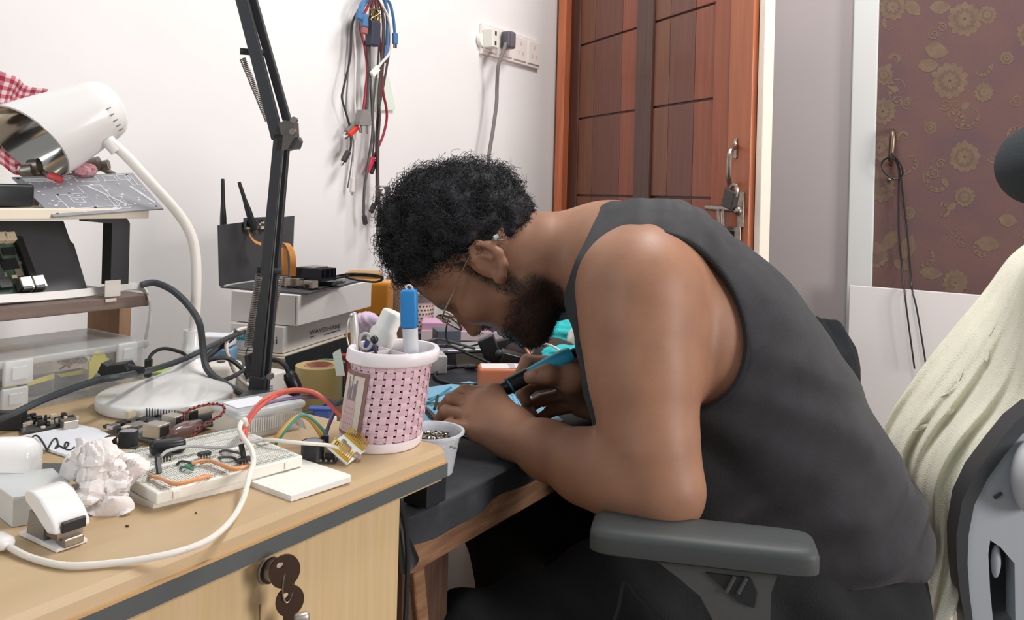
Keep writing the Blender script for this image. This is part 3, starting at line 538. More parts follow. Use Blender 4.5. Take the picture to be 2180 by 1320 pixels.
# ================================================================== implicit body modeller (camera-aligned grid, metres)
def cc3(p): q = np.array(p)-EYE; return np.array([q @ RT, q @ FW, p[2]])
def w3(c): return EYE*V(1, 1, 0) + np.outer(c[:, 0], RT)+np.outer(c[:, 1], FW)+np.outer(c[:, 2], UP)
def C(px, py, d): return cc3(D(px, py, d))
class Field:
    def __init__(s, lo, hi, h):
        s.lo = np.array(lo, float); s.h = h; s.n = np.ceil((np.array(hi)-s.lo)/h).astype(int)+1
        s.g = np.full(s.n, .2, np.float32); s.ax = [(s.lo[i]+h*np.arange(s.n[i])).astype(np.float32) for i in range(3)]
    def blk(s, lo, hi):
        a = np.maximum(np.floor((np.array(lo)-s.lo)/s.h).astype(int), 0); b = np.minimum(np.ceil((np.array(hi)-s.lo)/s.h).astype(int)+1, s.n)
        if (b <= a).any(): return None, None
        sl = tuple(slice(a[i], b[i]) for i in range(3)); return sl, (s.ax[0][sl[0]][:, None, None], s.ax[1][sl[1]][None, :, None], s.ax[2][sl[2]][None, None, :])
    def comb(s, sl, d, k, sub=False):
        a = s.g[sl]
        if sub:
            h = np.maximum(k-np.abs(a+d), 0)/max(k, 1e-6); s.g[sl] = np.maximum(a, -d)+h*h*k*.25
        else:
            h = np.maximum(k-np.abs(a-d), 0)/max(k, 1e-6); s.g[sl] = np.minimum(a, d)-h*h*k*.25
    def cone(s, a, b, ra, rb, k=.02, sub=False):
        a = np.array(a); b = np.array(b); m = k+.012; sl, P = s.blk(np.minimum(a-ra, b-rb)-m, np.maximum(a+ra, b+rb)+m)
        if sl is None: return
        ab = b-a; L2 = float(ab @ ab)+1e-9; q = [P[i]-a[i] for i in range(3)]
        t = np.clip((q[0]*ab[0]+q[1]*ab[1]+q[2]*ab[2])/L2, 0, 1)
        d = np.sqrt((q[0]-t*ab[0])**2+(q[1]-t*ab[1])**2+(q[2]-t*ab[2])**2)-(ra+(rb-ra)*t); s.comb(sl, d, k, sub)
    def chain(s, pts, rs, k=.02, sub=False):
        for i in range(len(pts)-1): s.cone(pts[i], pts[i+1], rs[i], rs[i+1], k, sub)
    def ell(s, c, r, R=None, k=.02, sub=False):
        c = np.array(c); r = np.array(r, float); R = np.eye(3) if R is None else np.array(R); e = np.sqrt(((R*r[:, None])**2).sum(0)); m = k+.012
        sl, P = s.blk(c-e-m, c+e+m)
        if sl is None: return
        q = [P[i]-c[i] for i in range(3)]; l = [(q[0]*R[j][0]+q[1]*R[j][1]+q[2]*R[j][2])/r[j] for j in range(3)]
        k0 = np.sqrt(l[0]**2+l[1]**2+l[2]**2)+1e-6; k1 = np.sqrt((l[0]/r[0])**2+(l[1]/r[1])**2+(l[2]/r[2])**2)+1e-6
        s.comb(sl, k0*(k0-1)/k1, k, sub)
    def mesh(s):
        g = s.g; S = g < 0; n = s.n; c = np.zeros(n-1, np.uint8)
        for i in (0, 1):
            for j in (0, 1):
                for k in (0, 1): c += S[i:n[0]-1+i, j:n[1]-1+j, k:n[2]-1+k]
        cells = np.argwhere((c > 0) & (c < 8)); idx = np.full(n-1, -1, np.int32); idx[tuple(cells.T)] = np.arange(len(cells))
        acc = np.zeros((len(cells), 3)); cnt = np.zeros(len(cells)); x, y, z = cells.T
        cor = [(i, j, k) for i in (0, 1) for j in (0, 1) for k in (0, 1)]
        val = {q: g[x+q[0], y+q[1], z+q[2]] for q in cor}
        for p in cor:
            for axi in range(3):
                if p[axi] == 0:
                    q = list(p); q[axi] = 1; q = tuple(q); a, b = val[p], val[q]; m = (a < 0) != (b < 0); t = np.where(m, a/np.where(m, a-b, 1), 0)
                    e = np.array(p, float)[None]+np.zeros((len(cells), 3)); e[:, axi] += t; acc[m] += e[m]; cnt[m] += 1
        vs = s.lo+(cells+acc/cnt[:, None])*s.h; F = []
        for axi in range(3):
            u, v = (axi+1) % 3, (axi+2) % 3; a = [slice(1, n[i]-1) for i in range(3)]; a[axi] = slice(0, n[axi]-1); b = list(a); b[axi] = slice(1, n[axi])
            A, B = S[tuple(a)], S[tuple(b)]; e = np.argwhere(A != B); off = np.ones(3, int); off[axi] = 0; e = e+off; inside = S[tuple(e.T)]
            def ix(du, dv): w = e.copy(); w[:, u] += du; w[:, v] += dv; return idx[tuple(w.T)]
            q = np.stack([ix(-1, -1), ix(0, -1), ix(0, 0), ix(-1, 0)], 1); q[~inside] = q[~inside][:, ::-1]; F.append(q)
        return vs, np.concatenate(F)
def npmesh(name, v, f, m, parent=None, smooth=True, label=None, cat=None, group=None, kind=None, base=None):
    me = bpy.data.meshes.new(name); b = worldloc(parent) if parent is not None else (V(v[:, 0].mean(), v[:, 1].mean(), v[:, 2].min()) if base is None else base)
    v = v-b; me.vertices.add(len(v)); me.vertices.foreach_set('co', v.astype(np.float32).ravel()); k = f.shape[1]
    me.loops.add(len(f)*k); me.loops.foreach_set('vertex_index', f.astype(np.int32).ravel()); me.polygons.add(len(f)); me.polygons.foreach_set('loop_start', np.arange(0, len(f)*k, k, dtype=np.int32))
    me.update(calc_edges=True); me.validate()
    if smooth: me.polygons.foreach_set('use_smooth', [True]*len(me.polygons))
    o = bpy.data.objects.new(name, me); COL.objects.link(o); me.materials.append(m)
    if parent is None: o.location = b
    else: o.parent = parent
    return tag(o, label, cat, group, kind)
def vattr(o, name, vals):
    a = o.data.attributes.new(name, 'FLOAT', 'POINT'); a.data.foreach_set('value', vals.astype(np.float32))
# ================================================================== the man
c15, s15 = math.cos(math.radians(14)), math.sin(math.radians(14)); LAT = V(s15, c15, 0)      # towards his right side
def Cl(px, py, d, o=0): return C(px, py, d)+LAT*o
MD = 1.17
TOR = [((1395, 600), .112, .075), ((1515, 730), .118, .080), ((1612, 870), .118, .075), ((1690, 1020), .118, .068), ((1722, 1160), .125, .075)]
FRO = [((1362, 640), .072, .055), ((1401, 770), .083, .062), ((1436, 900), .090, .058), ((1500, 1030), .10, .06), ((1600, 1140), .11, .06)]
def torso(f, e=0., k=.05, n=5):
    for L in (TOR[:n], FRO[:n]):
        for o in (-1, 0, 1):
            f.chain([Cl(*p, MD, o*w) for p, r, w in L], [r+e-(.006 if o else 0) for p, r, w in L], k)
def neck(f, e=0.):
    f.cone(C(1350, 565, 1.17), C(1165, 540, 1.165), .078+e, .060+e, .03); f.cone(C(1285, 520, 1.165), C(1385, 575, 1.06), .045+e, .058+e, .04); f.cone(C(1285, 520, 1.17), C(1395, 575, 1.30), .045+e, .055+e, .04)
def shoulders(f, e=0.):
    f.ell(C(1362, 612, 1.005), (.066+e, .066+e, .066+e), k=.03); f.cone(C(1400, 622, 1.06), C(1362, 614, 1.005), .069+e, .062+e, .04)
    f.ell(C(1385, 612, 1.335), (.066+e, .066+e, .066+e), k=.035); f.cone(C(1460, 700, 1.05), C(1480, 760, 1.10), .07+e, .09+e, .03)
SK = Field((-.14, .86, .52), (.56, 1.56, 1.045), .0026)
torso(SK, -.004, .05, 4); neck(SK); shoulders(SK)
# left arm (near): upper arm, elbow on the pad, forearm
SK.chain([C(1360, 625, 1.0), C(1364, 720, .985), C(1372, 820, .968), C(1383, 950, .948), C(1403, 1035, .936)], [.0665, .064, .0575, .0505, .0455], .03)
SK.chain([C(1404, 1038, .936), C(1330, 1015, .955), C(1250, 993, .985), C(1165, 958, 1.035), C(1096, 926, 1.075)], [.045, .0475, .0410, .0335, .0275], .02)
SK.ell(C(1432, 1062, .925), (.022, .022, .022), k=.03)
# right arm (far)
SK.chain([C(1390, 625, 1.335), C(1450, 780, 1.40), C(1470, 900, 1.42)], [.06, .052, .044], .03)
SK.chain([C(1470, 900, 1.42), C(1370, 862, 1.33), C(1272, 848, 1.255)], [.044, .038, .028], .02)
# left hand: closed loosely, back of the hand to the camera
def hand(fld, wr, fingers, palm_r, k=.011):
    for (mcp, pip, dip, tip, r) in fingers:
        fld.cone(wr, mcp, .022, palm_r, .02)
        fld.cone(mcp, pip, r*1.05, r*1.0, .0016); fld.ell(mcp+V(-.001, -.003, .003), (r*1.15,)*3, k=.010)
        fld.cone(pip, dip, r*1.0, r*.95, .0016); fld.cone(dip, tip, r*.95, r*.80, .002)
LH = [(C(1052, 841, 1.128), C(988, 833, 1.128), C(963, 850, 1.148), C(975, 866, 1.160), .0094),
      (C(1024, 862, 1.108), C(960, 851, 1.106), C(945, 869, 1.124), C(962, 879, 1.134), .0096),
      (C(1012, 888, 1.090), C(949, 877, 1.083), C(937, 894, 1.100), C(958, 901, 1.112), .0094),
      (C(1018, 916, 1.077), C(956, 905, 1.066), C(946, 919, 1.082), C(966, 924, 1.096), .0088)]
hand(SK, C(1096, 926, 1.076), LH, .0150)
SK.cone(C(1078, 908, 1.085), C(1035, 880, 1.10), .022, .020, .02)
SK.chain([C(1095, 905, 1.10), C(1052, 850, 1.150), C(1012, 842, 1.168), C(985, 850, 1.176)], [.018, .0135, .0115, .009], .012)
# right hand: pen grip on the iron
RH = [(C(1222, 778, 1.232), C(1122, 768, 1.205), C(1110, 795, 1.190), C(1100, 812, 1.182), .0100),
      (C(1228, 806, 1.25), C(1136, 818, 1.226), C(1112, 838, 1.205), C(1120, 856, 1.196), .0102),
      (C(1230, 835, 1.255), C(1150, 852, 1.236), C(1122, 868, 1.215), C(1136, 886, 1.205), .0098),
      (C(1234, 862, 1.255), C(1172, 876, 1.236), C(1150, 892, 1.22), C(1168, 902, 1.212), .0088)]
hand(SK, C(1278, 848, 1.255), RH, .0160)
SK.chain([C(1270, 845, 1.235), C(1215, 805, 1.18), C(1165, 797, 1.162), C(1128, 803, 1.158)], [.022, .0155, .0118, .0098], .014)
SK.cone(C(1215, 805, 1.185), C(1228, 830, 1.24), .018, .02, .02)
# ---- head: axes in the picture plane (facing down-left), lateral = depth
HD, HP = 1.165, (1053, 541); hc = C(*HP, HD)
fa = V(-.46, .02, -.888); fa = fa/np.linalg.norm(fa); ha = V(-.888, .06, .46); ha = nrm(ha-fa*(ha @ fa)); la = np.cross(ha, fa); la = la*np.sign(la[1])
HR = np.array([fa, ha, la])
def hp3(f, h, l=0.): return hc+fa*f+ha*h+la*l
SK.ell(hp3(-.002, .045), (.091, .088, .075), HR, .02)                       # cranium
SK.ell(hp3(.040, .050), (.058, .062, .064), HR, .03)                        # forehead
SK.ell(hp3(.045, -.018), (.050, .062, .062), HR, .03)                       # mid face
SK.cone(hp3(.02, -.055, -.045), hp3(.064, -.098, -.016), .022, .018, .03); SK.cone(hp3(.02, -.055, .045), hp3(.064, -.098, .016), .022, .018, .03)
SK.ell(hp3(.052, -.065), (.036, .045, .042), HR, .025); SK.ell(hp3(.068, -.098), (.019, .017, .022), HR, .02)     # chin
SK.cone(hp3(-.005, -.035), hp3(.03, -.075), .055, .036, .03)
for s in (-1, 1):
    SK.ell(hp3(.072, -.012, .038*s), (.024, .02, .022), HR, .02)            # cheek
    SK.cone(hp3(.090, .030, .012*s), hp3(.078, .030, .046*s), .011, .009, .014)      # brow ridge
    SK.ell(hp3(.096, .011, .032*s), (.015, .011, .016), HR, .012, True)     # eye socket
    SK.ell(hp3(.078, .010, .031*s), (.0125, .012, .0125), HR, .004)         # lidded eyeball
    SK.ell(hp3(.094, -.030, .011*s), (.009, .008, .008), HR, .006)          # nostril wing
SK.chain([hp3(.090, .020), hp3(.099, -.005), hp3(.108, -.026)], [.0085, .0085, .0100], .010)
SK.chain([hp3(.084, -.049, -.020), hp3(.0895, -.049, -.004), hp3(.0895, -.049, .004), hp3(.084, -.049, .020)], [.005, .0068, .0068, .005], .006)
SK.chain([hp3(.082, -.061, -.018), hp3(.0885, -.061, 0), hp3(.082, -.061, .018)], [.005, .0075, .005], .006)
SK.chain([hp3(.092, -.055, -.022), hp3(.096, -.055, 0), hp3(.092, -.055, .022)], [.0018, .0022, .0018], .003, True)
# ears: plate, rim, lobe, hollow
def ear(sd):
    E = lambda px, py, o=0.: hp3(*(lambda q: (q @ fa, q @ ha))((C(px, py, HD-.08)-C(1053, 541, HD-.08))), sd*(.072+o))
    SK.ell(E(1050, 549, .004), (.021, .029, .007), HR, .008)
    rim = [(1036, 564), (1020, 545), (1016, 524), (1029, 512), (1054, 515), (1073, 530), (1082, 554), (1080, 577)]
    SK.chain([E(x, y, .010+.004*(i > 2)) for i, (x, y) in enumerate(rim)], [.0035, .0042, .005, .0055, .006, .0062, .006, .006], .004)
    SK.ell(E(1075, 585, .010), (.008, .009, .005), HR, .006)
    SK.chain([E(1035, 535, .010), E(1055, 540, .012), E(1062, 558, .010)], [.0035, .004, .003], .004)
    SK.ell(E(1044, 557, .016), (.009, .012, .007), HR, .005, True)
    SK.ell(E(1038, 528, .017), (.006, .012, .004), HR, .004, True)
ear(-1); ear(1)
v, f = SK.mesh()
def headc(v): q = v-hc; return q @ fa, q @ ha, q @ la
f_, h_, l_ = headc(v)
def sstep(x, a, b): t = np.clip((x-a)/(b-a), 0, 1); return t*t*(3-2*t)
# beard: jaw band, moustache, sideburn (a property of the skin itself)
jaw = sstep(-h_, .034+.25*np.maximum(f_-.045, 0), .068+.25*np.maximum(f_-.045, 0))*sstep(f_, -.022, .0)
side = sstep(f_, -.002, .012)*(1-sstep(f_, .026, .042))*sstep(-h_, -.055, -.04)
mst = (1-sstep(np.abs(h_+.041), .004, .009))*sstep(f_, .07, .08)*(1-sstep(np.abs(l_), .024, .03))
near = (np.abs(f_) < .13) & (h_ > -.135) & (h_ < .15) & (np.abs(l_) < .085); near &= (v[:, 2]-hc[2] > -.135-.0) & (v[:, 1] > 1.06) & (-h_ < .128); undern = 1-sstep(-h_-.9*(f_-.01), .115, .135)
beard = np.where(near, np.clip(np.maximum(np.maximum(jaw*undern, side*.9), mst), 0, 1), 0)
lips = np.where(near & (np.abs(h_+.055) < .012) & (np.abs(l_) < .022) & (f_ > .083), 1., 0.); beard = beard*(1-lips)
earm = np.where((np.abs(l_) > .074) & near & (np.abs(f_) < .05), 0., 1.); beard = beard*earm
def skin():
    m = bpy.data.materials.new('skin'); m.use_nodes = True; nt = m.node_tree; b = nt.nodes['Principled BSDF']; b.inputs['Roughness'].default_value = .5; b.inputs['Specular IOR Level'].default_value = .35
    b.inputs['Subsurface Weight'].default_value = .12; b.inputs['Subsurface Radius'].default_value = (.012, .005, .003); b.inputs['Subsurface Scale'].default_value = .6
    tc = nt.nodes.new('ShaderNodeTexCoord'); n = nt.nodes.new('ShaderNodeTexNoise'); n.inputs['Scale'].default_value = 22; n.inputs['Detail'].default_value = 6; nt.links.new(tc.outputs['Object'], n.inputs[0])
    r = nt.nodes.new('ShaderNodeValToRGB'); r.color_ramp.elements[0].position = .3; r.color_ramp.elements[0].color = (*lin('946b55'), 1); r.color_ramp.elements[1].position = .7; r.color_ramp.elements[1].color = (*lin('a2775e'), 1); nt.links.new(n.outputs[0], r.inputs[0])
    a = nt.nodes.new('ShaderNodeAttribute'); a.attribute_name = 'beard'; n2 = nt.nodes.new('ShaderNodeTexNoise'); n2.inputs['Scale'].default_value = 900; nt.links.new(tc.outputs['Object'], n2.inputs[0])
    mu = nt.nodes.new('ShaderNodeMath'); mu.operation = 'MULTIPLY_ADD'; nt.links.new(n2.outputs[0], mu.inputs[0]); mu.inputs[1].default_value = .5; mu.inputs[2].default_value = .62; mm = nt.nodes.new('ShaderNodeMath'); mm.operation = 'MULTIPLY'; mm.use_clamp = True; nt.links.new(mu.outputs[0], mm.inputs[0]); nt.links.new(a.outputs['Fac'], mm.inputs[1])
    mx = nt.nodes.new('ShaderNodeMix'); mx.data_type = 'RGBA'; nt.links.new(mm.outputs[0], mx.inputs[0]); nt.links.new(r.outputs[0], mx.inputs[6]); mx.inputs[7].default_value = (*lin('30241f'), 1)
    a2 = nt.nodes.new('ShaderNodeAttribute'); a2.attribute_name = 'lips'; m2 = nt.nodes.new('ShaderNodeMix'); m2.data_type = 'RGBA'; nt.links.new(a2.outputs['Fac'], m2.inputs[0]); nt.links.new(mx.outputs[2], m2.inputs[6]); m2.inputs[7].default_value = (*lin('8a5750'), 1)
    nt.links.new(m2.outputs[2], b.inputs['Base Color'])
    n3 = nt.nodes.new('ShaderNodeTexNoise'); n3.inputs['Scale'].default_value = 420; n3.inputs['Detail'].default_value = 3; nt.links.new(tc.outputs['Object'], n3.inputs[0]); bp = nt.nodes.new('ShaderNodeBump'); bp.inputs['Strength'].default_value = .12; bp.inputs['Distance'].default_value = .001; nt.links.new(n3.outputs[0], bp.inputs['Height']); nt.links.new(bp.outputs[0], b.inputs['Normal'])
    return m
seat_p = D(1700, 1290, 1.17)*V(1, 1, 0)+V(0, 0, .46)
man = thing('person', 'seated man with curly black hair, glasses and charcoal tank top bending over the bench soldering', 'person', seat_p)
body = npmesh('body', w3(v), f, skin(), man); vattr(body, 'beard', beard); vattr(body, 'lips', lips)
del SK
# ---- tank top
TK = Field((-.02, .95, .44), (.56, 1.50, 1.0), .003)
torso(TK, .004); TK.cone(C(1300, 520, 1.165), C(1385, 575, 1.08), .050, .066, .04); TK.cone(C(1300, 520, 1.17), C(1395, 575, 1.28), .05, .06, .04)
TK.cone(C(1400, 620, 1.06), C(1378, 606, 1.02), .084, .073, .04); TK.cone(C(1460, 700, 1.05), C(1480, 760, 1.10), .075, .095, .03)
TK.cone(C(1730, 1100, 1.12), C(1745, 1135, 1.12), .125, .14, .03)
gx, gy, gz = np.meshgrid(*TK.ax, indexing='ij'); gpx = CX+F*gx/gy; gpy = HY+F*(1.0-gz)/gy          # direction seen from his left; a plain side-on pattern
gpx, gpy = gpx-(gpy-HY)*ROLL, gpy+(gpx-CX)*ROLL
A = (gx*F/1.08+CX); B = (1-gz)*F/1.08+HY; A, B = A-(B-HY)*ROLL, B+(A-CX)*ROLL
def cut(dd): np.maximum(TK.g, -dd, out=TK.g)
mid = float(C(1400, 600, MD)[1])
th = math.radians(-16); q0, q1 = A-1384, B-668; e0 = (q0*math.cos(th)+q1*math.sin(th))/152; e1 = (-q0*math.sin(th)+q1*math.cos(th))/178
arm = (np.sqrt(e0*e0+e1*e1)-1)*.095
# cloth folds
fold = .0022*np.sin((A*.5-B*.86)*.055+np.sin(B*.012)*2)*np.clip((B-560)/300, 0, 1)+.0035*np.sin((B*.9+A*.22)*.075+np.sin(A*.02)*1.5)*np.clip((B-960)/120, 0, 1)+.0020*np.sin((A*.8+B*.35)*.13+np.sin(B*.03))*np.clip((560-B)/60, 0, 1)
TK.g += fold.astype(np.float32)
cut(np.maximum(arm, (np.abs(gy-mid-.02)*-1+.072)))                                    # armholes on both sides
nx, ny = -nrm(V(-165, -92, 0))[1], nrm(V(-165, -92, 0))[0]
lineA = ((A-1392)*(-.40)+(B-434)*(-.917))*(1.08/F)                                     # behind-the-neck edge
lineB = (1243-A+.07*(B-600))*(1.08/F)
neckcut = np.maximum(-(np.maximum((1400-A)*(1.08/F)*0+lineA*0-1, -1)), 0)
TK.ell(C(1215, 525, 1.165), (.070, .085, .075), k=.004, sub=True)
TK.cone(C(1180, 420, 1.17), C(1335, 418, 1.17), .05, .034, .004, True)
hem = (B-1165-.03*(A-1480)-5*np.sin(A*.03))*(1.08/F)
TK.g = np.maximum(TK.g, hem.astype(np.float32))
v, f = TK.mesh(); wv = w3(v)
m_tank = mat('tank_cotton', '3a393c', .95, var=.2, scale=26, bump=.35, bscale=900, col2='303032', sheen=.12, spec=.2)
tank = npmesh('tank_top', wv, f, m_tank, man, label='charcoal sleeveless tank top')
sm = tank.modifiers.new('smooth', 'SMOOTH'); sm.iterations = 6; sm.factor = .5
Av, Bv = v[:, 0]*F/1.08+CX, (1-v[:, 2])*F/1.08+HY; Av, Bv = Av-(Bv-HY)*ROLL, Bv+(Av-CX)*ROLL
k0_, k1_ = Av-1384, Bv-668; z0_, z1_ = (k0_*math.cos(th)+k1_*math.sin(th))/152, (-k0_*math.sin(th)+k1_*math.cos(th))/178; er = np.sqrt(z0_**2+z1_**2); an_ = np.arctan2(z1_, z0_)
for sd_ in (-1, 1):
    ring_ = []
    for b_ in np.linspace(-math.pi, math.pi, 61)[:-1]:
        m_ = (np.abs(np.angle(np.exp(1j*(an_-b_)))) < .07) & (er > 1.0) & (er < 1.05) & ((v[:, 1]-mid)*sd_ > .03)
        if m_.sum() > 2:
            q_ = v[m_]; q_ = q_[np.argsort(q_[:, 1]*sd_)[-max(3, len(q_)//3):]]; ring_.append(q_.mean(0))
    if len(ring_) > 20: R0_ = np.array(ring_); R0_ = [R0_ := (R0_*2+np.roll(R0_, 1, 0)+np.roll(R0_, -1, 0))/4 for _ in range(5)][-1]; ring_ = list(R0_)
    if len(ring_) > 20: MB().tube([w3(p[None])[0] for p in ring_+ring_[:1]], .0040, 8, 3).build('armhole_binding', mat('tank_binding', '262628', .95), tank, True)
del TK, gx, gy, gz, A, B, arm, hem, fold, gpx, gpy, q0, q1, e0, e1, lineA, lineB, neckcut
# armhole hem cord
# ---- trousers, feet
TR = Field((-.40, .75, -.01), (.60, 1.75, .70), .0065)
TR.ell(C(1720, 1200, 1.17), (.135, .165, .10), k=.04); TR.ell(C(1752, 1185, 1.17), (.113, .15, .06), k=.03); TR.ell(C(1735, 1270, 1.17), (.14, .18, .10), k=.04)
kn = (C(1000, 1390, 1.02), C(1060, 1085, 1.44))
for kk, hip in zip(kn, (C(1700, 1245, 1.06), C(1700, 1215, 1.29))):
    md = (kk+hip)/2+V(0, 0, .012); TR.chain([hip, md, kk], [.098, .088, .066], .04)
    an = kk*V(1, 1, 0)+V(.05, 0, .09); TR.chain([kk, (kk+an)/2+V(.012, 0, 0), an], [.064, .062, .052], .03)
v, f = TR.mesh(); w = v
v = v+np.stack([0*v[:, 0], .003*np.sin(v[:, 0]*60+v[:, 2]*50), .003*np.sin(v[:, 0]*75+v[:, 1]*30)], 1)
npmesh('trousers', w3(v), f, mat('trouser_cloth', '1d1f22', .9, var=.25, scale=24, bump=.4, bscale=500), man, label='black trousers')
for kk in kn:
    an = kk*V(1, 1, 0)+V(.05, 0, .0); sh = Field(an+V(-.22, -.06, -.005), an+V(.08, .06, .12), .005)
    sh.cone(an+V(.0, 0, .045), an+V(-.12, 0, .03), .042, .032, .03); sh.cone(an+V(0, 0, .09), an+V(0, 0, .05), .04, .042, .03); sh.g = np.maximum(sh.g, -(sh.ax[2][None, None, :]-.002)+0*sh.g)
    v, f = sh.mesh(); npmesh('shoe', w3(v), f, mat('shoe_leather', '1a1a1b', .45), man)
# pocket seams on the near thigh
m_seam = mat('seam_cloth', '33373a', .9)
MB().tube([D(1302, 1335, .925), D(1318, 1290, .925), D(1330, 1240, .935), D(1362, 1275, .93), D(1420, 1330, .92)], .0022, 6, 4).build('pocket_seam', m_seam, man, True)
# ---- hair
HF = Field(hc-.19, hc+.19, .003)
rs_ = np.random.RandomState(11); lob = []
for i in range(560):
    u = rs_.normal(size=3); u /= np.linalg.norm(u); fo, he, lt = u
    p = (-.003+.091*fo, .045+.090*he, .076*lt)
    # hairline limits: forehead, around the ear, nape
    if p[0] > .062 and p[1] < .088: continue
    if p[1] < -.020+.30*max(0, -p[0]-.02) - (.035 if p[0] < -.055 else 0): continue
    if p[0] > -.040 and p[1] < .030+.5*max(0, p[0]-.02): continue
    if p[0] > .02 and p[1] < .055+.9*(p[0]-.02)*.6: continue
    top = sstep(np.array(p[1]), .02, .11)
    thick = (.004+.016*max(0, he)*float(sstep(np.array(fo), -.95, .2)))*rs_.uniform(.45, 1.1)+.004*rs_.uniform(0, 1)*(p[1] > 0); out = 1+thick/.09
    q = hp3(-.003+.091*fo*out, .045+.090*he*out, .076*lt*(1+(out-1)*.8)); r = .0075+.0075*float(top)*max(.3, float(sstep(np.array(fo), -1.1, .1)))*rs_.uniform(.5, 1.2)
    lob.append((q, r, float(top), u)); HF.ell(q, (r, r, r), k=.008)
HF.ell(hp3(-.003, .052), (.093, .089, .078), HR, .012)
HF.ell(hp3(.058, -.03), (.075, .098, .12), HR, .01, True)
HF.cone(hp3(.024, -.022, -.09), hp3(.024, -.022, .09), .047, .047, .008, True)
HF.cone(hp3(-.075, -.085, -.09), hp3(-.075, -.085, .09), .055, .055, .01, True)
HF.cone(hp3(-.02, -.08, -.09), hp3(-.02, -.08, .09), .07, .07, .01, True)
v, f = HF.mesh()
m_hair = mat('hair', '29292d', .55, var=.3, scale=120, bump=.9, bscale=260, spec=.35)
hair = npmesh('hair', w3(v), f, m_hair, man, label='curly black hair')
# curls standing out of the mass
def curls(n, seed, L0, L1, R0, R1, rad, pts, name, par, turns=(1.2, 2.6)):
    rs = np.random.RandomState(seed); VS = []; FS = []; n0 = 0
    P, Nn = pts; K = 11
    for i in range(n):
        j = rs.randint(len(P)); p, u = P[j], Nn[j]; d = nrm(u+rs.normal(size=3)*.55); a = nrm(np.cross(d, rs.normal(size=3))); b = np.cross(d, a)
        L = rs.uniform(L0, L1); R = rs.uniform(R0, R1); w = rs.uniform(*turns)*2*math.pi*rs.choice((-1, 1)); ph = rs.uniform(0, 6.28); t = np.linspace(0, 1, K)
        c = p+np.outer(t*L-.002, d)+np.outer(R*(np.cos(w*t+ph)-math.cos(ph)), a)+np.outer(R*(np.sin(w*t+ph)-math.sin(ph)), b)
        tg = np.gradient(c, axis=0); tg /= np.linalg.norm(tg, axis=1)[:, None]; s1 = np.cross(tg, [.3, .5, .81]); s1 /= np.linalg.norm(s1, axis=1)[:, None]; s2 = np.cross(tg, s1); rr = rad*(1-.5*t)[:, None]
        ring = np.stack([c+rr*s1, c+rr*(-.5*s1+.87*s2), c+rr*(-.5*s1-.87*s2)], 1).reshape(-1, 3); VS.append(ring)
        k = np.arange(K-1)[:, None]*3; f1 = np.concatenate([np.concatenate([k, k+1, k+4, k+3], 1), np.concatenate([k+1, k+2, k+5, k+4], 1), np.concatenate([k+2, k, k+3, k+5], 1)]); FS.append(f1+n0); n0 += 3*K
    return npmesh(name, w3(np.concatenate(VS)), np.concatenate(FS), m_hair, par, kind='stuff')
hm = hair.data; nv = len(hm.vertices); no = np.empty(nv*3); hm.vertices.foreach_get('normal', no); no = no.reshape(-1, 3); no = np.stack([no @ RT, no @ FW, no @ UP], 1)
_, hh2, _ = headc(v); wt = hh2 > .015
curls(3000, 5, .007, .023, .0034, .0085, .0005, (v[wt], no[wt]), 'hair_curls', hair)
curls(1500, 6, .004, .010, .001, .003, .0004, (v[~wt], no[~wt]), 'short_hair', hair, (.2, .8))
# beard hair
bm_ = body.data; vb = np.empty(len(bm_.vertices)*3); bm_.vertices.foreach_get('co', vb); vb = vb.reshape(-1, 3)+worldloc(man); nb = np.empty(len(bm_.vertices)*3); bm_.vertices.foreach_get('normal', nb); nb = nb.reshape(-1, 3)
sel = beard > .55; cv = np.stack([(vb-EYE) @ RT, (vb-EYE) @ FW, vb[:, 2]], 1)[sel]; nv_ = np.stack([nb @ RT, nb @ FW, nb @ UP], 1)[sel]
m_beard = m_hair
curls(5200, 9, .003, .0085, .0006, .0018, .00028, (cv, nv_), 'beard', man, (.1, .6))
# eyebrow
eb = np.array([hp3(.098-.020*t, .030+.004*math.sin(t*3), -.014-.034*t) for t in np.linspace(0, 1, 40)]+[hp3(.098-.020*t, .030+.004*math.sin(t*3), .014+.034*t) for t in np.linspace(0, 1, 40)])
curls(420, 12, .004, .009, .0005, .001, .0003, (eb, np.tile(nrm(fa*.3+la*-.6+ha*.3), (80, 1))), 'eyebrow', man, (.1, .3))
# thumb nail of the right hand
def cw(c): return w3(np.array(c)[None])[0]
tn = C(1133, 797, 1.1488); MB().sphere(cw(tn), (.0075, .0014, .0052), 8, axes(cw(C(1165, 790, 1.152))-cw(C(1128, 798, 1.148)), y=-FW)).build('fingernail', mat('nail', 'c79a86', .35), man, True)
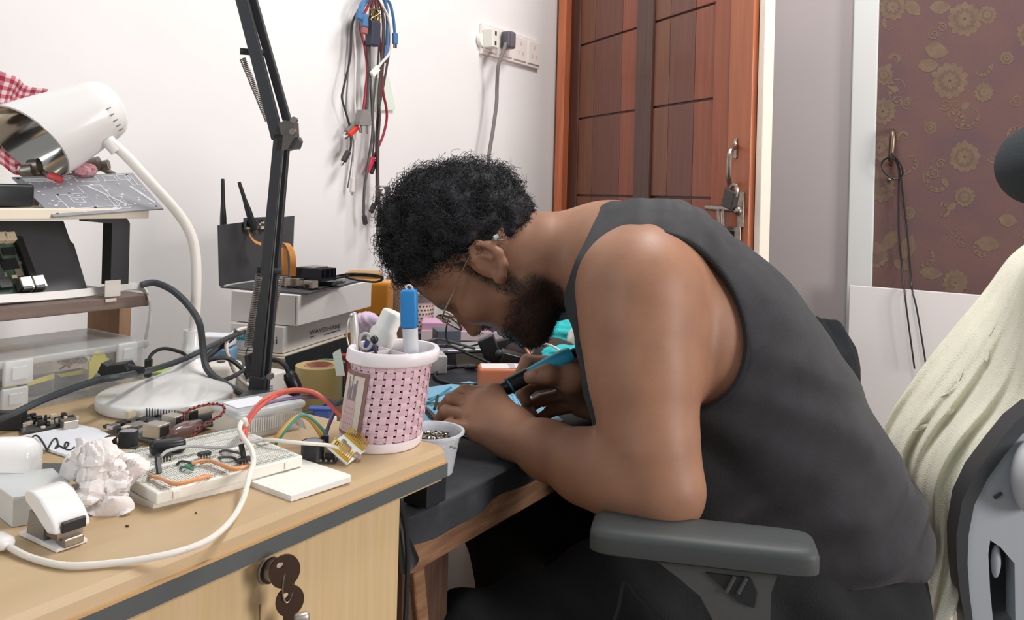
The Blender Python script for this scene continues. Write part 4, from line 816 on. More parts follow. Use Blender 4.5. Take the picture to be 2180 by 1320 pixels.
# ---- glasses (worn: part of the figure's outfit but liftable, so a thing of its own)
gl = thing('glasses', 'thin metal rimmed glasses worn by the bending man', 'glasses', cw(hp3(.11, .01)))
m_gold = mat('frame_metal', 'a89a84', .3, .9); m_lens = mat('lens_glass', 'f4f6f4', .03, trans=1., ior=1.05)
for s in (-1, 1):
    ce = hp3(.112, .008, .032*s); ring = [cw(ce+ha*.0195*math.sin(q)+la*.0245*math.cos(q)-fa*.004*abs(math.cos(q))) for q in np.linspace(0, 6.2832, 36)]
    MB().tube(ring, .0011, 6).build('rim', m_gold, gl, True)
    mb = MB(); n = 35; mb.add([cw(ce)]+ring[:-1], [(0, i+1, (i+1) % n+1) for i in range(n)]); mb.build('lens', m_lens, gl)
    e = [cw(hp3(.106, .014, .058*s)), cw(hp3(.098, .018, .072*s)), cw(hp3(.06, .020, .078*s)), cw(hp3(.020, .024, .083*s)), cw(hp3(-.003, .022, .086*s)), cw(hp3(-.020, .010, .086*s)), cw(hp3(-.030, -.006, .084*s))]
    MB().tube(e, .0011, 6, 6).build('temple', m_gold, gl, True)
    MB().box(cw(hp3(.106, .014, .059*s)), (.006, .006, .004), np.array([cw(fa+hc)-cw(hc), cw(ha+hc)-cw(hc), cw(la+hc)-cw(hc)]), .001).build('hinge', m_gold, gl)
    MB().tube([cw(C(1052, 507, 1.075 if s < 0 else 1.255)), cw(C(1061, 502, 1.075 if s < 0 else 1.255))], [.0035, .0028], 8).build('temple_tip', mat('tip_clear', 'b9c4c6', .15), gl, True)
MB().tube([cw(hp3(.112, .012, -.0085)), cw(hp3(.116, .015, 0)), cw(hp3(.112, .012, .0085))], .001, 6, 4).build('bridge', m_gold, gl, True)
# ================================================================== office chair
m_pad = mat('armrest_pu', '3f4343', .55, bump=.1, bscale=500); m_arm = mat('arm_plastic', '4e4e4e', .5); m_frame = mat('frame_plastic', '33373a', .4); m_frs = mat('frame_grey', '9aa0a6', .45); m_mesh = mat('mesh_fabric', '2f363a', .9, bump=.8, bscale=900)
AZ = .652
def A2(px, py, z=AZ): return Z(px, py, z)
ch = thing('office_chair', 'black high backed office chair with headrest the man sits on', 'chair', D(1800, 1400, 1.15)*V(1, 1, 0))
n0, n1, f0, f1 = A2(1252, 1128), A2(1752, 1182), A2(1272, 1090), A2(1690, 1127)
ax_ = nrm(n1-n0); pw = nrm(f0-n0-ax_*((f0-n0) @ ax_)); pl_, wd_ = float((n1-n0) @ ax_), .070
pad = MB(); out = []
cen = (n0+n1)/2+pw*wd_/2
NP = 48
for k in range(NP):
    q = 2*math.pi*k/NP; ca, sa = math.cos(q), math.sin(q); e = .32
    out.append((abs(ca)**e*np.sign(ca)*pl_/2, abs(sa)**e*np.sign(sa)*wd_/2))
def ringp(s, z, off=0): return [cen+ax_*x*(1-off/(pl_/2))+pw*y*(1-off/(wd_/2))+V(0, 0, z) for x, y in out]
prof = [(.004, -.027), (0, -.024), (0, -.009), (.0015, -.0045), (.005, -.0015), (.010, 0), (.02, .0006)]
for off, z in prof: pad.v += [tuple(p) for p in ringp(0, z, off)]
pad.f += [(i*NP+k, i*NP+(k+1) % NP, (i+1)*NP+(k+1) % NP, (i+1)*NP+k) for i in range(len(prof)-1) for k in range(NP)]+[tuple(range(NP))[::-1], tuple(range((len(prof)-1)*NP, len(prof)*NP))]; pad.n = len(pad.v)
pad.build('armrest_pad', m_pad, ch, 50)
def am(t, w, dz_): return n0+ax_*pl_*t+pw*wd_*w+V(0, 0, dz_)
# curved arm support: a swept plate
pa_ = nrm(pw)
def plate(name, pts, m, w0=.2, w1=.8, par=ch): P = [am(t, w0, d) for t, d in pts]; return MB().prism(P, pw*wd_*(w1-w0)).build(name, m, par, 30)
plate('arm_support', [(.28, -.027), (.83, -.027), (.80, -.05), (.80, -.08), (.83, -.13), (.86, -.2), (.62, -.2), (.60, -.13), (.57, -.09), (.50, -.062), (.40, -.045)], m_arm)
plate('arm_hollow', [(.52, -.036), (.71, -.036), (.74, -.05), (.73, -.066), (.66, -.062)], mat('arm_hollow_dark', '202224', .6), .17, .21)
for t0 in (.61, .66): MB().tube([am(t0, .16, -.053), am(t0+.035, .16, -.036)], .002, 6).build('rib', m_arm, ch)
# far armrest, seat, column, base
off = pw*.50+ax_*.02
src = [o for o in ch.children if o.name.startswith(('armrest_pad', 'arm_support'))]
for o in src: c = o.copy(); COL.objects.link(c); c.parent = ch; c.location = Vector(map(float, off-V(0, 0, .03)))
sc = am(.55, 0, 0)*V(1, 1, 0)+pw*.25+V(0, 0, .405)
R_ = np.array([ax_, pw, UP])
MB().box(sc, (.48, .46, .07), R_, .03).build('seat', m_mesh, ch, 50)
MB().lathe(sc*V(1, 1, 0), [(.03, .08), (.03, .3), (.05, .34), (.10, .37)], (0, 0, 1), 20).build('column', m_frame, ch, 40)
for k in range(5):
    q = 2*math.pi*k/5+.4; d = V(math.cos(q), math.sin(q), 0); b0_ = sc*V(1, 1, 0)
    MB().tube([b0_+V(0, 0, .095), b0_+d*.15+V(0, 0, .085), b0_+d*.29+V(0, 0, .065)], [.026, .022, .015], 8, 3).build('base_leg', m_frame, ch, 50)
    MB().lathe(b0_+d*.29+V(0, 0, .028)-np.cross(d, UP)*.02, [(.001, 0), (.027, 0), (.027, .04), (.001, .04)], np.cross(d, UP), 16).build('castor', m_frame, ch, 40)
# back frame: swept box following the outline in the photo
BD = 1.06
def swp(name, pts, d, th, m, par=ch):
    n = len(pts)//2; P = [D(x, y, d) for x, y in pts]; return MB().prism(P, LATW*th).build(name, m, par, 30)
LATW = s15*RT+c15*FW
swp('back_frame', [(2205, 868), (2160, 905), (2120, 955), (2080, 1010), (2052, 1070), (2040, 1140), (2041, 1200), (2048, 1260), (2062, 1340), (2070, 1420), (2120, 1420), (2114, 1320), (2108, 1260), (2104, 1180), (2108, 1150), (2130, 1165), (2160, 1200), (2162, 1330), (2200, 1330), (2200, 1050), (2170, 1055), (2152, 1030), (2160, 985), (2205, 930)], BD, .035, m_frs)
swp('back_rim', [(2208, 862), (2160, 900), (2118, 952), (2076, 1008), (2048, 1068), (2036, 1140), (2037, 1200), (2044, 1262), (2058, 1342), (2066, 1420), (2082, 1420), (2074, 1342), (2064, 1262), (2060, 1200), (2062, 1140), (2074, 1076), (2102, 1020), (2140, 968), (2176, 925), (2208, 900)], BD-.006, .045, m_frame)
swp('lower_mesh', [(2085, 1180), (2150, 1055), (2225, 1055), (2225, 1420), (2085, 1420)], BD+.045, .01, m_mesh)
MB().sphere(D(2190, 1015, BD-.01), (.038, .02, .045), 14).build('lumbar_cap', mat('cap_white', 'c9c9cb', .5), ch, True)
MB().sphere(D(2120, 1195, BD+.012), (.007, .006, .022), 10).build('lever', m_frs, ch, True)
MB().box(D(2125, 1055, BD-.002), (.012, .003, .004), axes(RT*.8+UP*.6, z=UP), .001).build('screw_slot', m_frame, ch)
# the back rest itself (mesh panel behind the towel) and headrest
MB().sphere(D(2212, 350, BD+.06), (.045, .13, .056), 18, np.array([RT, LATW, UP])).build('headrest', m_mesh, ch, True)
MB().tube([D(2235, 420, BD+.12), D(2240, 520, BD+.14), D(2215, 600, BD+.13)], .014, 10, 4).build('headrest_stem', m_frame, ch, True)
# ---- towel over the back
m_tow = mat('towel', 'f1eed8', .95, var=.06, scale=20, bump=.9, bscale=700, sheen=.3)
TL = [(2205, 505), (2150, 545), (2090, 625), (2000, 735), (1935, 820), (1893, 880), (1873, 930), (1872, 985), (1885, 1050), (1895, 1110), (1890, 1200), (1892, 1330)]
TRr = [(2215, 560), (2212, 640), (2208, 740), (2200, 830), (2170, 890), (2120, 950), (2082, 1005), (2056, 1060), (2044, 1130), (2044, 1210), (2030, 1290), (2010, 1340)]
def rs2(L, v):
    x = v*(len(L)-1); i = min(int(x), len(L)-2); t = x-i; p0, p1, p2, p3 = [np.array(L[max(0, min(len(L)-1, k))], float) for k in (i-1, i, i+1, i+2)]
    return .5*(2*p1+(p2-p0)*t+(2*p0-5*p1+4*p2-p3)*t*t+(3*p1-p0-3*p2+p3)*t**3)
def dbase(u, v): return 1.36-.30*u+.02*math.sin(math.pi*v)
def bkf(u, v):
    u, v = .06+.86*u, .03+.87*v; a, b = rs2(TL, v), rs2(TRr, v); p = a*(1-u)+b*u; return D(p[0], p[1], dbase(u, v))+RT*.026+FW*.01
o = MB().grid(bkf, 16, 20).build('backrest', m_mesh, ch, 'all'); sd = o.modifiers.new('solid', 'SOLIDIFY'); sd.thickness = .012
def tf(u, v):
    a, b = rs2(TL, v), rs2(TRr, v); p = a*(1-u)+b*u
    d = dbase(u, v)+(.016*math.sin(u*15+v*2.2)+.010*math.sin(u*27-v*3+1)+.006*math.sin(u*47+v*9))*min(1, v*2.2)*math.sin(math.pi*min(1, u*1.05+.03))**.4
    p = p+np.array([6*math.sin(v*17)*(1-u)*v, 0]); return D(p[0], p[1], d)
o = MB().grid(tf, 70, 90).build('towel', m_tow, None, 'all', 'pale yellow green towel with embossed leaves draped over the chair back', 'towel'); sd = o.modifiers.new('solid', 'SOLIDIFY'); sd.thickness = .004; tow = o
# embossed leaves in the pile
lf = MB(); q_ = random.Random(4)
for (u, v, a, s) in ((.30, .30, .8, 1), (.36, .33, 2.2, 1), (.28, .36, -.4, .8), (.42, .25, .4, .8), (.55, .30, 1.2, .9), (.22, .45, 1.4, 1.2), (.30, .47, 2.6, .9), (.18, .52, .2, .9), (.5, .16, .9, 1), (.6, .2, 2.0, .9), (.25, .6, 1.0, 1), (.42, .4, 2.9, .8), (.7, .12, 1.2, 1), (.14, .66, 1.8, .8), (.33, .20, 1.1, .8)):
    pts = []
    for k in range(12):
        q = 2*math.pi*k/12; x, y = .042*s*math.cos(q), .013*s*math.sin(q)*(1.1-.4*math.cos(q)); uu, vv = u+(x*math.cos(a)-y*math.sin(a))*1.5, v+(x*math.sin(a)+y*math.cos(a))*.8; pts.append(tf(uu, vv)-FW*.0035)
    c = tf(u, v)-FW*.0055; lf.add(pts+[c], [(k, (k+1) % 12, 12) for k in range(12)])
lf.build('embossed_leaf', m_tow, tow, 'all', kind='stuff', fix=False)
# ================================================================== things on the desk
def proj(p):
    q = np.array(p)-EYE; d = q @ FW; R = q @ RT/d; Dn = -q[2]/d; return (CX+F*(R*CR-Dn*SR), HY+F*(R*SR+Dn*CR))
def lento(p0, d, px):
    lo, hi = 0., 1.5; s = np.sign(px-proj(p0)[0])
    for _ in range(40):
        m = (lo+hi)/2
        if (proj(np.array(p0)+np.array(d)*m)[0]-px)*s < 0: lo = m
        else: hi = m
    return lo
def P(px, py, h=0.): return Z(px, py, TZ+h)
def slab(pts, z0, h, m, name, par=None, **k):      # outline on the plane z0, thickness h
    return MB().prism([Z(x, y, z0) for x, y in pts], (0, 0, h)).build(name, m, par, **k)
m_clr = mat('clear_plastic', 'dfe3e4', .18, alpha=.15, spec=.6); m_clr2 = mat('frosted_plastic', 'e3e5e4', .35, alpha=.62); m_yel = mat('yellow_card', 'e8dc3c', .6); m_wpl = mat('white_plastic', 'e9e6e2', .3); m_black = mat('black_plastic', '202224', .35); m_pa = mat('paper', 'e6e7ec', .75)
# ---- clear organizer box
OY = .93; ox1 = Y(312, 745, OY)[0]; ox0 = ox1-.42; zl1 = Y(0, 768, OY)[2]; zl0 = Y(0, 787, OY)[2]; OD = .13
og = thing('organizer_box', 'clear plastic compartment organizer with yellow cards inside under the brown shelf', 'box', ((ox0+ox1)/2, OY+OD/2, TZ))
t = .0018
for c, s in (((ox0+ox1)/2, OY+t/2), (ox1-ox0, t)), (((ox0+ox1)/2, OY+OD-t/2), (ox1-ox0, t)), ((ox0+t/2, OY+OD/2), (t, OD)), ((ox1-.006, OY+OD/2), (t, OD)): MB().box((c[0], c[1], (TZ+.001+zl0)/2), (s[0], s[1], zl0-TZ-.001), bev=.0004).build('side_wall', m_clr, og)
MB().box(((ox0+ox1)/2, OY+OD/2, TZ+.002), (ox1-ox0-.01, OD-.01, .002)).build('bottom', m_clr, og)
MB().box(((ox0+ox1)/2, OY+OD/2-.001, (zl0+zl1)/2), (ox1-ox0+.004, OD+.006, zl1-zl0), bev=.003).build('lid', mat('lid_plastic', 'cfd2d2', .25, alpha=.5), og, 40)
for px in (118, 190): x = Y(px, 820, OY)[0]; MB().box((x, OY+OD/2, (TZ+zl0)/2), (.0015, OD-.01, zl0-TZ-.004)).build('divider', m_clr, og)
zm = Y(100, 845, OY)[2]; MB().box(((ox0+ox1)/2, OY+.004, zm), (ox1-ox0-.01, .008, .0015)).build('ledge', m_clr, og)
for px, py, w, h in ((38, 793, .031, .028), (270, 752, .026, .026), (30, 848, .028, .024)):
    c = Y(px, py, OY-.004); lt = MB().box(c, (w, .006, h), bev=.0025).build('latch', m_clr2, og, 40); MB().box(c+V(0, -.0035, 0), (w*.5, .002, h*.5), bev=.0008).build('latch_button', m_clr2, lt)
gy_ = mat('grey_foam', '55534f', .8)
MB().box(((ox0+ox1)/2, OY+OD/2+.02, (TZ+.004+zm)/2), (ox1-ox0-.03, OD-.06, zm-TZ-.006)).build('lower_tray', gy_, og)
for i, q in enumerate((((188, 830), (190, 770), (205, 745), (222, 748), (226, 760), (238, 766), (200, 800)), ((55, 815), (116, 795), (116, 806), (60, 822)), ((4, 826), (34, 817), (36, 824), (10, 833)), ((122, 798), (180, 786), (185, 795), (130, 803)), ((205, 790), (240, 766), (233, 790)))):
    MB().prism([Y(x, y, OY+.012+.004*i) for x, y in q], (0, .002, 0)).build('yellow_card', m_yel, og)
MB().tube([Y(128+27*u+10*math.sin(u*23), 785-14*abs(math.sin(u*9))-8*u, OY+.03+.01*math.sin(u*17)) for u in np.linspace(0, 1.9, 40)], .0014, 5, 2).build('resistor_strip', mat('resistor', '9d7f63', .5), og, True)
# ---- mains plug and its cable in front of the organizer
m_thick = mat('cable_charcoal', '3d4144', .5)
pgp = thing('black_mains_plug', 'black two pin mains plug lying in front of the clear organizer', 'plug', D(240, 800, .905))
d_ = .905; ax0 = axes(D(300, 782, d_)-D(215, 795, d_), z=UP)
MB().prism([D(207, 793, d_), D(216, 773, d_), D(228, 780, d_), D(262, 775, d_), D(272, 790, d_), D(262, 806, d_), D(222, 806, d_)], FW*.022).build('plug_body', m_black, pgp, 30)
MB().tube([D(266, 788, d_+.01), D(285, 790, d_+.01), D(305, 788, d_+.01)], [.0085, .0065, .0042], 10, 3).build('strain_relief', m_black, pgp, 40)
for dy in (0, .012): MB().box(D(213, 805, d_+.004+dy), (.014, .0015, .005), ax0).build('prong', m_steel, pgp)
cable('mains_cable', [D(-40, 905, .80), D(20, 885, .815), D(95, 850, .84), D(200, 812, .86), D(255, 802, .868), D(330, 785, .98), D(390, 765, 1.02), D(432, 745, 1.05), D(480, 722, 1.10), D(530, 702, 1.16)], .0036, m_thick, 'dark grey mains cable running from the left edge behind the lamp stem')
# ---- desk lamp
lp = thing('desk_lamp', 'white bendy neck desk lamp with silver lined shade and round base', 'lamp', P(352, 850))
m_lw = mat('lamp_white', 'eceae7', .22, coat=.3); m_ls = mat('lamp_stem', 'e9e3da', .4)
lc = P(353, 860); ln = P(407, 812, .0)
def loft(rings, seg=44):
    mb = MB()
    for c, r, h in rings:
        for k in range(seg): q = 2*math.pi*k/seg; mb.v.append(tuple(np.array(c)*V(1, 1, 0)+V(r*math.cos(q), r*math.sin(q), TZ+h)))
    n = len(rings); mb.n = len(mb.v); mb.f += [(i*seg+k, i*seg+(k+1) % seg, (i+1)*seg+(k+1) % seg, (i+1)*seg+k) for i in range(n-1) for k in range(seg)]+[tuple(range(seg))[::-1], tuple(range((n-1)*seg, n*seg))]; return mb
mix = lambda k: lc*(1-k)+ln*k
R0 = .0735
loft([(lc, R0-.002, .0004), (lc, R0, .003), (lc, R0, .0115), (lc, R0-.0012, .0135), (mix(.03), R0*.94, .0146), (mix(.25), R0*.66, .0160), (mix(.55), R0*.40, .0180), (mix(.82), R0*.27, .0220), (mix(.96), R0*.19, .033), (ln, R0*.155, .050), (ln, R0*.15, .066)]).build('base', m_lw, lp, 60)
dl = float((ln-EYE) @ FW)
st_ = [np.array([ln[0], ln[1], TZ+.06])]+[D(x, y, dl+dd) for x, y, dd in ((414, 690, 0), (418, 600, 0), (415, 535, 0), (402, 490, -.003), (372, 445, -.008), (318, 385, -.016), (272, 335, -.022), (236, 302, -.03))]
MB().tube(st_, .0064, 14, 6).build('stem', m_ls, lp, True)
MB().tube([D(249, 322, dl-.026), D(228, 297, dl-.030)], [.0078, .0088], 14).build('collar', m_lw, lp, 40)
dsh = dl-.03; kpx = dsh/F; ia = lambda x, y, dep=0: (x*ix - y*iy)+FW*dep            # picture direction -> world direction
da = nrm(ia(-.87, .487, -.36)); db = nrm(ia(.487, .87, 0)); dcn = np.cross(da, db)
o0 = D(148.5, 265.4, dsh)
def shade(off, m, name, capped):
    seg = 48; mb = MB(); sg = 1 if dcn @ FW < 0 else -1
    pr = [(93, 88, 38), (88, 50, 30), (78, -10, 14), (70, -55, 5), (66, -74, 0), (60, -90, 0), (46, -104, 0), (24, -112, 0), (1, -114, 0)]
    if off: pr = pr[:6]+[(1, -88, 0)]
    for r, s_, tl in pr:
        for k in range(seg): q = 2*math.pi*k/seg; mb.v.append(tuple(o0+kpx*(da*(s_-tl*math.cos(q)-tl*1.15*sg*math.sin(q))+(r-off)*(db*math.cos(q)+dcn*math.sin(q)))))
    n = len(pr); mb.n = len(mb.v); mb.f += [(i*seg+k, i*seg+(k+1) % seg, (i+1)*seg+(k+1) % seg, (i+1)*seg+k) for i in range(n-1) for k in range(seg)]
    return mb.build(name, m, lp, 70)
sh_ = shade(0, m_lw, 'shade', True); shade(3, mat('reflector', 'cfcac2', .12, 1., bump=.05, bscale=30), 'reflector', False)
seg = 48; rim = [o0+kpx*(da*(88-38*math.cos(q)-43.7*(1 if dcn @ FW < 0 else -1)*math.sin(q))+91.5*(db*math.cos(q)+dcn*math.sin(q))) for q in np.linspace(0, 6.2832, 49)]
MB().tube(rim, .0011, 6).build('shade_rim', mat('rim_grey', 'b5b2ae', .3, .5), lp, True)
MB().tube([o0+kpx*da*-80, o0+kpx*da*-20, o0+kpx*da*10], [.012, .018, .010], 14, 4).build('bulb', mat('bulb_glass', 'dcdad4', .2), lp, True)
for k in range(5):
    q = math.radians(200+k*13); rr_ = 63*kpx*1.02; s0 = o0+kpx*da*(-84)+(math.cos(q)*db+math.sin(q)*dcn)*rr_*.99
    if np.dot(s0-o0, -FW) < 0: q = math.radians(20+k*13); s0 = o0+kpx*da*(-84)+(math.cos(q)*db+math.sin(q)*dcn)*rr_*.99
    MB().box(s0, (.006, .0012, .0012), axes(da, z=s0-o0)).build('vent_slot', mat('vent_grey', '8e8a88', .5), sh_)
MB().lathe(P(300, 832, .0150), [(.0001, 0), (.005, 0), (.0048, .0012), (.0001, .0014)], (0, 0, 1), 20).build('touch_button', mat('button_grey', 'cfccca', .4), lp, 40)
MB().box(P(284, 838, .0152), (.012, .0009, .0006), axes(P(292, 834)-P(272, 846), z=UP)).build('mark', mat('mark_dark', '4b4b4c', .5), lp)
# ---- boom arm clamped at the desk end
bm0 = P(548, 862); db_ = float((bm0-EYE) @ FW); m_boom = mat('boom_black', '3b3c3f', .42, .3); m_boom2 = mat('boom_grey', '5e5e60', .4, .6)
bo = thing('boom_arm', 'black spring boom arm clamped on the right end of the desk', 'arm', bm0)
def B(px, py, o=0.): return D(px, py, db_+o)
def bar(name, a, b, w, th, m, o0=0., o1=0.):
    p, q = B(*a, o0), B(*b, o1); d = q-p; return MB().box((p+q)/2, (w, th, np.linalg.norm(d)), axes(np.cross(FW, d), z=d), .001).build(name, m, bo)
px_ = db_/F
bar('lower_bar', (541, 850), (596, 285), 22*px_, .009, m_boom, -.004, -.004); bar('lower_bar', (562, 850), (610, 285), 17*px_, .009, m_boom, .010, .010); bar('lower_rail', (556, 850), (605, 290), 4*px_, .003, m_boom2, -.005, -.005)
bar('upper_bar', (592, 296), (500, -60), 25*px_, .009, m_boom, -.004, -.004); bar('upper_bar', (612, 258), (522, -60), 17*px_, .009, m_boom, .010, .010); bar('upper_rail', (598, 285), (507, -60), 5*px_, .003, m_boom2, -.006, -.006)
for x, y in ((538, 111), (574, 576)): MB().tube([B(x-27, y-2, -.002), B(x+26, y+2, .006)], 7*px_, 12).build('cross_pin', m_boom, bo, 40)
def spring(name, a, b, o, r, turns):
    p, q = B(*a, o), B(*b, o); d = q-p; A_ = axes(np.cross(FW, d), z=d); n = turns*10
    MB().tube([p+d*i/n+r*(math.cos(2*math.pi*i/10)*A_[0]+math.sin(2*math.pi*i/10)*A_[1]) for i in range(n+1)], .00075, 4).build(name, mat('spring_steel', '8d857f', .35, .7), bo, True)
spring('spring', (555, 586), (530, 738), -.004, 10*px_, 40); spring('spring', (592, 590), (566, 745), .016, 9*px_, 40); spring('spring', (516, 124), (570, 256), .016, 6*px_, 36)
for a, b, o in (((530, 738), (525, 762), -.004), ((566, 745), (562, 768), .012)): MB().tube([B(*a, o), B(a[0]-6, a[1]+12, o), B(*b, o)], .0009, 5, 4).build('spring_hook', m_boom2, bo, True)
MB().prism([B(520, 758, -.006), B(527, 757, -.006), B(535, 778, -.006), B(548, 785, -.006), B(552, 822, -.006), B(540, 824, -.006), B(524, 795, -.006)], FW*.02).build('lower_bracket', m_boom, bo)
MB().prism([B(588, 270, -.0085), B(604, 256, -.0085), B(624, 258, -.0085), B(626, 294, -.0085), B(612, 318, -.0085), B(588, 322, -.0085)], FW*.024).build('joint_bracket', mat('bracket_grey', '6d6764', .4, .7), bo)
MB().prism([B(606, 294, -.004), B(634, 291, -.004), B(638, 300, -.004), B(632, 316, -.004), B(612, 318, -.004)], FW*.016).build('joint_knob', m_boom2, bo, 30)
for x, y in ((625, 255), (622, 280), (574, 802)): MB().lathe(B(x, y, -.012), [(.0001, 0), (.0038, 0), (.0038, .006), (.0001, .006)], FW, 8).build('bolt', mat('bolt_grey', '9c958e', .35, .9), bo, 30)
MB().box(P(550, 858, .011), (.038, .034, .022), np.array([RT, FW, UP]), .003).build('clamp_base', m_boom, bo, 40)
bar('lower_sleeve', (540, 862), (552, 800), 30*px_, .016, m_boom, -.003, -.003)
# ---- pencil cup
cuc = P(808, 941); cd_ = float((cuc-EYE) @ FW); cr = 86*cd_/F; CH = .25-(738-408)/F*cd_; cr2 = 93*cd_/F
toc = nrm((EYE-cuc)*V(1, 1, 0)); side = nrm(np.cross(UP, toc)); side = side*np.sign(side @ RT)
cp = thing('pencil_cup', 'pink basket weave pencil cup with white rim and picture label', 'pencil cup', cuc)
m_pink = mat('cup_pink', 'e3c3cc', .4); m_pkd = mat('cup_inner_shade', '7a5560', .6); m_rim = mat('cup_rim', 'efe7ea', .35)
leanv = side*.012
def cy(th, h, r): return cuc+(toc*math.cos(th)+side*math.sin(th))*r+UP*h+leanv*(h/CH)
def rad(h): return cr+(cr2-.004-cr)*h/CH
h0, h1 = .010, CH-.012; NR, NC = 12, 28
mb = MB()
for i in range(33):
    for hh in (.004, CH*.80): mb.v.append(tuple(cy(2*math.pi*i/32, hh, rad(hh)-.0042)))
mb.n = len(mb.v); mb.f += [(2*i, 2*i+2, 2*i+3, 2*i+1) for i in range(32)]; mb.build('shade_liner', mat('cup_inner_shade', '8a6670', .7), cp, True, fix=False)  # dark liner colour stands in for the dim inside behind the weave holes
wv_ = MB(); dth = 2*math.pi/NC; dh = (h1-h0)/NR
def strip(t0, t1, a, b, bulge_t, ridges_h):
    n = 5; L = []
    for i in range(n):
        u = i/(n-1); r = rad((a+b)/2)+(.0006*math.sin(math.pi*u) if bulge_t else 0)
        for j in range(n): v = j/(n-1); rr_ = r+(0 if bulge_t else .0006*math.sin(math.pi*v)); L.append(cy(t0+(t1-t0)*u, a+(b-a)*v, rr_))
    wv_.add(L, [(i*n+j, (i+1)*n+j, (i+1)*n+j+1, i*n+j+1) for i in range(n-1) for j in range(n-1)])
for r in range(NR):
    for c in range(NC):
        t0, a = c*dth+.08, h0+r*dh
        if -92 < math.degrees((t0+dth/2+math.pi) % (2*math.pi)-math.pi) < -38 and r < NR-1: continue
        if (r+c) % 2:
            for k in range(4): g = .70*dh/4; strip(t0-.15*dth, t0+1.15*dth, a+.15*dh+k*g, a+.10*dh+(k+.93)*g, True, 0)
        else:
            for k in range(4): g = .70*dth/4; strip(t0+.15*dth+k*g, t0+.15*dth+(k+.92)*g, a-.15*dh, a+1.15*dh, False, 0)
for r in range(NR):
    for c in range(NC):
        a = h0+r*dh; t0 = c*dth+.08; q = lambda t, h: cy(t, h, rad(h)-.0007)
        for (ta, tb_, ha_, hb2) in ((0, 1, .15, .85), (.15, .85, 0, 1)): wv_.add([q(t0+ta*dth, a+ha_*dh), q(t0+tb_*dth, a+ha_*dh), q(t0+tb_*dth, a+hb2*dh), q(t0+ta*dth, a+hb2*dh)], [(0, 1, 2, 3)])
wv_.build('basket_wall', m_pink, cp, True, fix=False)
def band(name, th0, th1, a, b, off, m, n=20): 
    mb = MB(); L = [(cy(th0+(th1-th0)*i/n, hh, rad(hh)+off)) for i in range(n+1) for hh in (a, b)]; mb.add(L, [(2*i, 2*i+2, 2*i+3, 2*i+1) for i in range(n)]); return mb.build(name, m, cp, True, fix=False)
R_ = math.radians
band('label_border', R_(-100), R_(-30), h0+.004, h1-.008, .0016, mat('label_brown', '8d6a5f', .5)); band('label', R_(-100), R_(-35), h0+.0075, h1-.0115, .0019, mat('label_cream', 'd9cbbf', .45))
lbp = mat('label_print', '8d7f85', .6)
def lq(name, th, h, w, hh, m): return band(name, R_(th-w/2), R_(th+w/2), h, h+hh, .0021, m, 4)
lq('label_print', -58, .018, 26, .030, mat('label_pink', 'cfb0ae', .5))
for k, (t_, w, h_) in enumerate(((-66, 3, .022), (-62, 2, .018), (-57, 2.5, .032), (-52, 4, .016), (-48, 3, .020), (-60, 3, .012))): lq('label_print', t_, .048, w, h_, lbp)
for i in range(5):
    for j in range(5): lq('label_print', -67+4.5*j, .020+.005*i, 1.2, .0014, lbp)
def ring(name, prof): 
    mb = MB(); seg = 56
    for r, h in prof:
        for k in range(seg): mb.v.append(tuple(cy(2*math.pi*k/seg, h, r)))
    n = len(prof); mb.n = len(mb.v); mb.f += [(i*seg+k, i*seg+(k+1) % seg, ((i+1) % n)*seg+(k+1) % seg, ((i+1) % n)*seg+k) for i in range(n) for k in range(seg)]; return mb.build(name, m_rim, cp, 50)
ring('base_ring', [(cr-.004, .0002), (cr-.0005, .0004), (cr+.001, .003), (cr+.001, .0095), (cr-.003, .0095)])
ring('rim', [(cr2-.004, CH-.0135), (cr2, CH-.013), (cr2+.0022, CH-.011), (cr2+.0022, CH-.002), (cr2+.0008, CH+.0002), (cr2-.003, CH), (cr2-.0045, CH-.004)])
mb = MB().lathe(cuc+UP*.0012+leanv*0, [(cr-.006, 0), (cr-.006, .0008)], (0, 0, 1), 32); mb.build('cup_bottom', m_rim, cp)
for th, r0, r1 in ((R_(35), -.9, .9), (R_(125), -.9, 0.0)):
    d2 = toc*math.cos(th)+side*math.sin(th); c2 = cuc+leanv*.72+UP*(CH*.71); MB().box(c2+d2*(r0+r1)/2*cr, (abs(r1-r0)*cr, .0016, CH*.52), axes(d2, z=UP)).build('divider', m_rim, cp)
def cupo(px, py, o=0.): return D(px, py, cd_+o)
pn = thing('silver_pen', 'silver metal pen standing in the pink cup', 'pen', cupo(757, 760, .01))
MB().tube([cupo(766, 850, .02), cupo(758, 745, .015), cupo(753, 678, .012), cupo(752, 668, .012)], [.0040, .0046, .0043, .0034], 14, 3).build('barrel', mat('silver', 'dcd9d4', .3, .55), pn, 50)
MB().tube([cupo(752, 672, .008), cupo(744, 678, .006), cupo(738, 710, .004), cupo(742, 735, .004)], .0009, 6, 4).build('clip', m_steel, pn, True)
scs = thing('scissors', 'grey scissor handle ring just showing above the cup rim', 'scissors', cupo(778, 740, .012))
MB().tube([cupo(778+13*math.cos(q), 727+17*math.sin(q), .012) for q in np.linspace(0, 6.2832, 24)], .0018, 8).build('handle_ring', mat('grey_handle', 'b3aeac', .4), scs, True)
MB().tube([cupo(778, 744, .012), cupo(784, 830, .02)], .002, 8).build('blade', m_steel, scs, True)
bt = thing('ball_head_pin', 'small black ball headed tool in the front of the cup', 'tool', cupo(797, 740, -.02))
MB().sphere(cupo(797, 723, -.018), .0040, 10).build('ball', m_black, bt, True); MB().tube([cupo(797, 728, -.018), cupo(806, 800, -.01)], .0016, 8).build('shaft', m_dsteel, bt, True)
mk_ = thing('blue_marker', 'fat marker with a blue cap and clear barrel in the pink cup', 'marker', cupo(872, 740, 0))
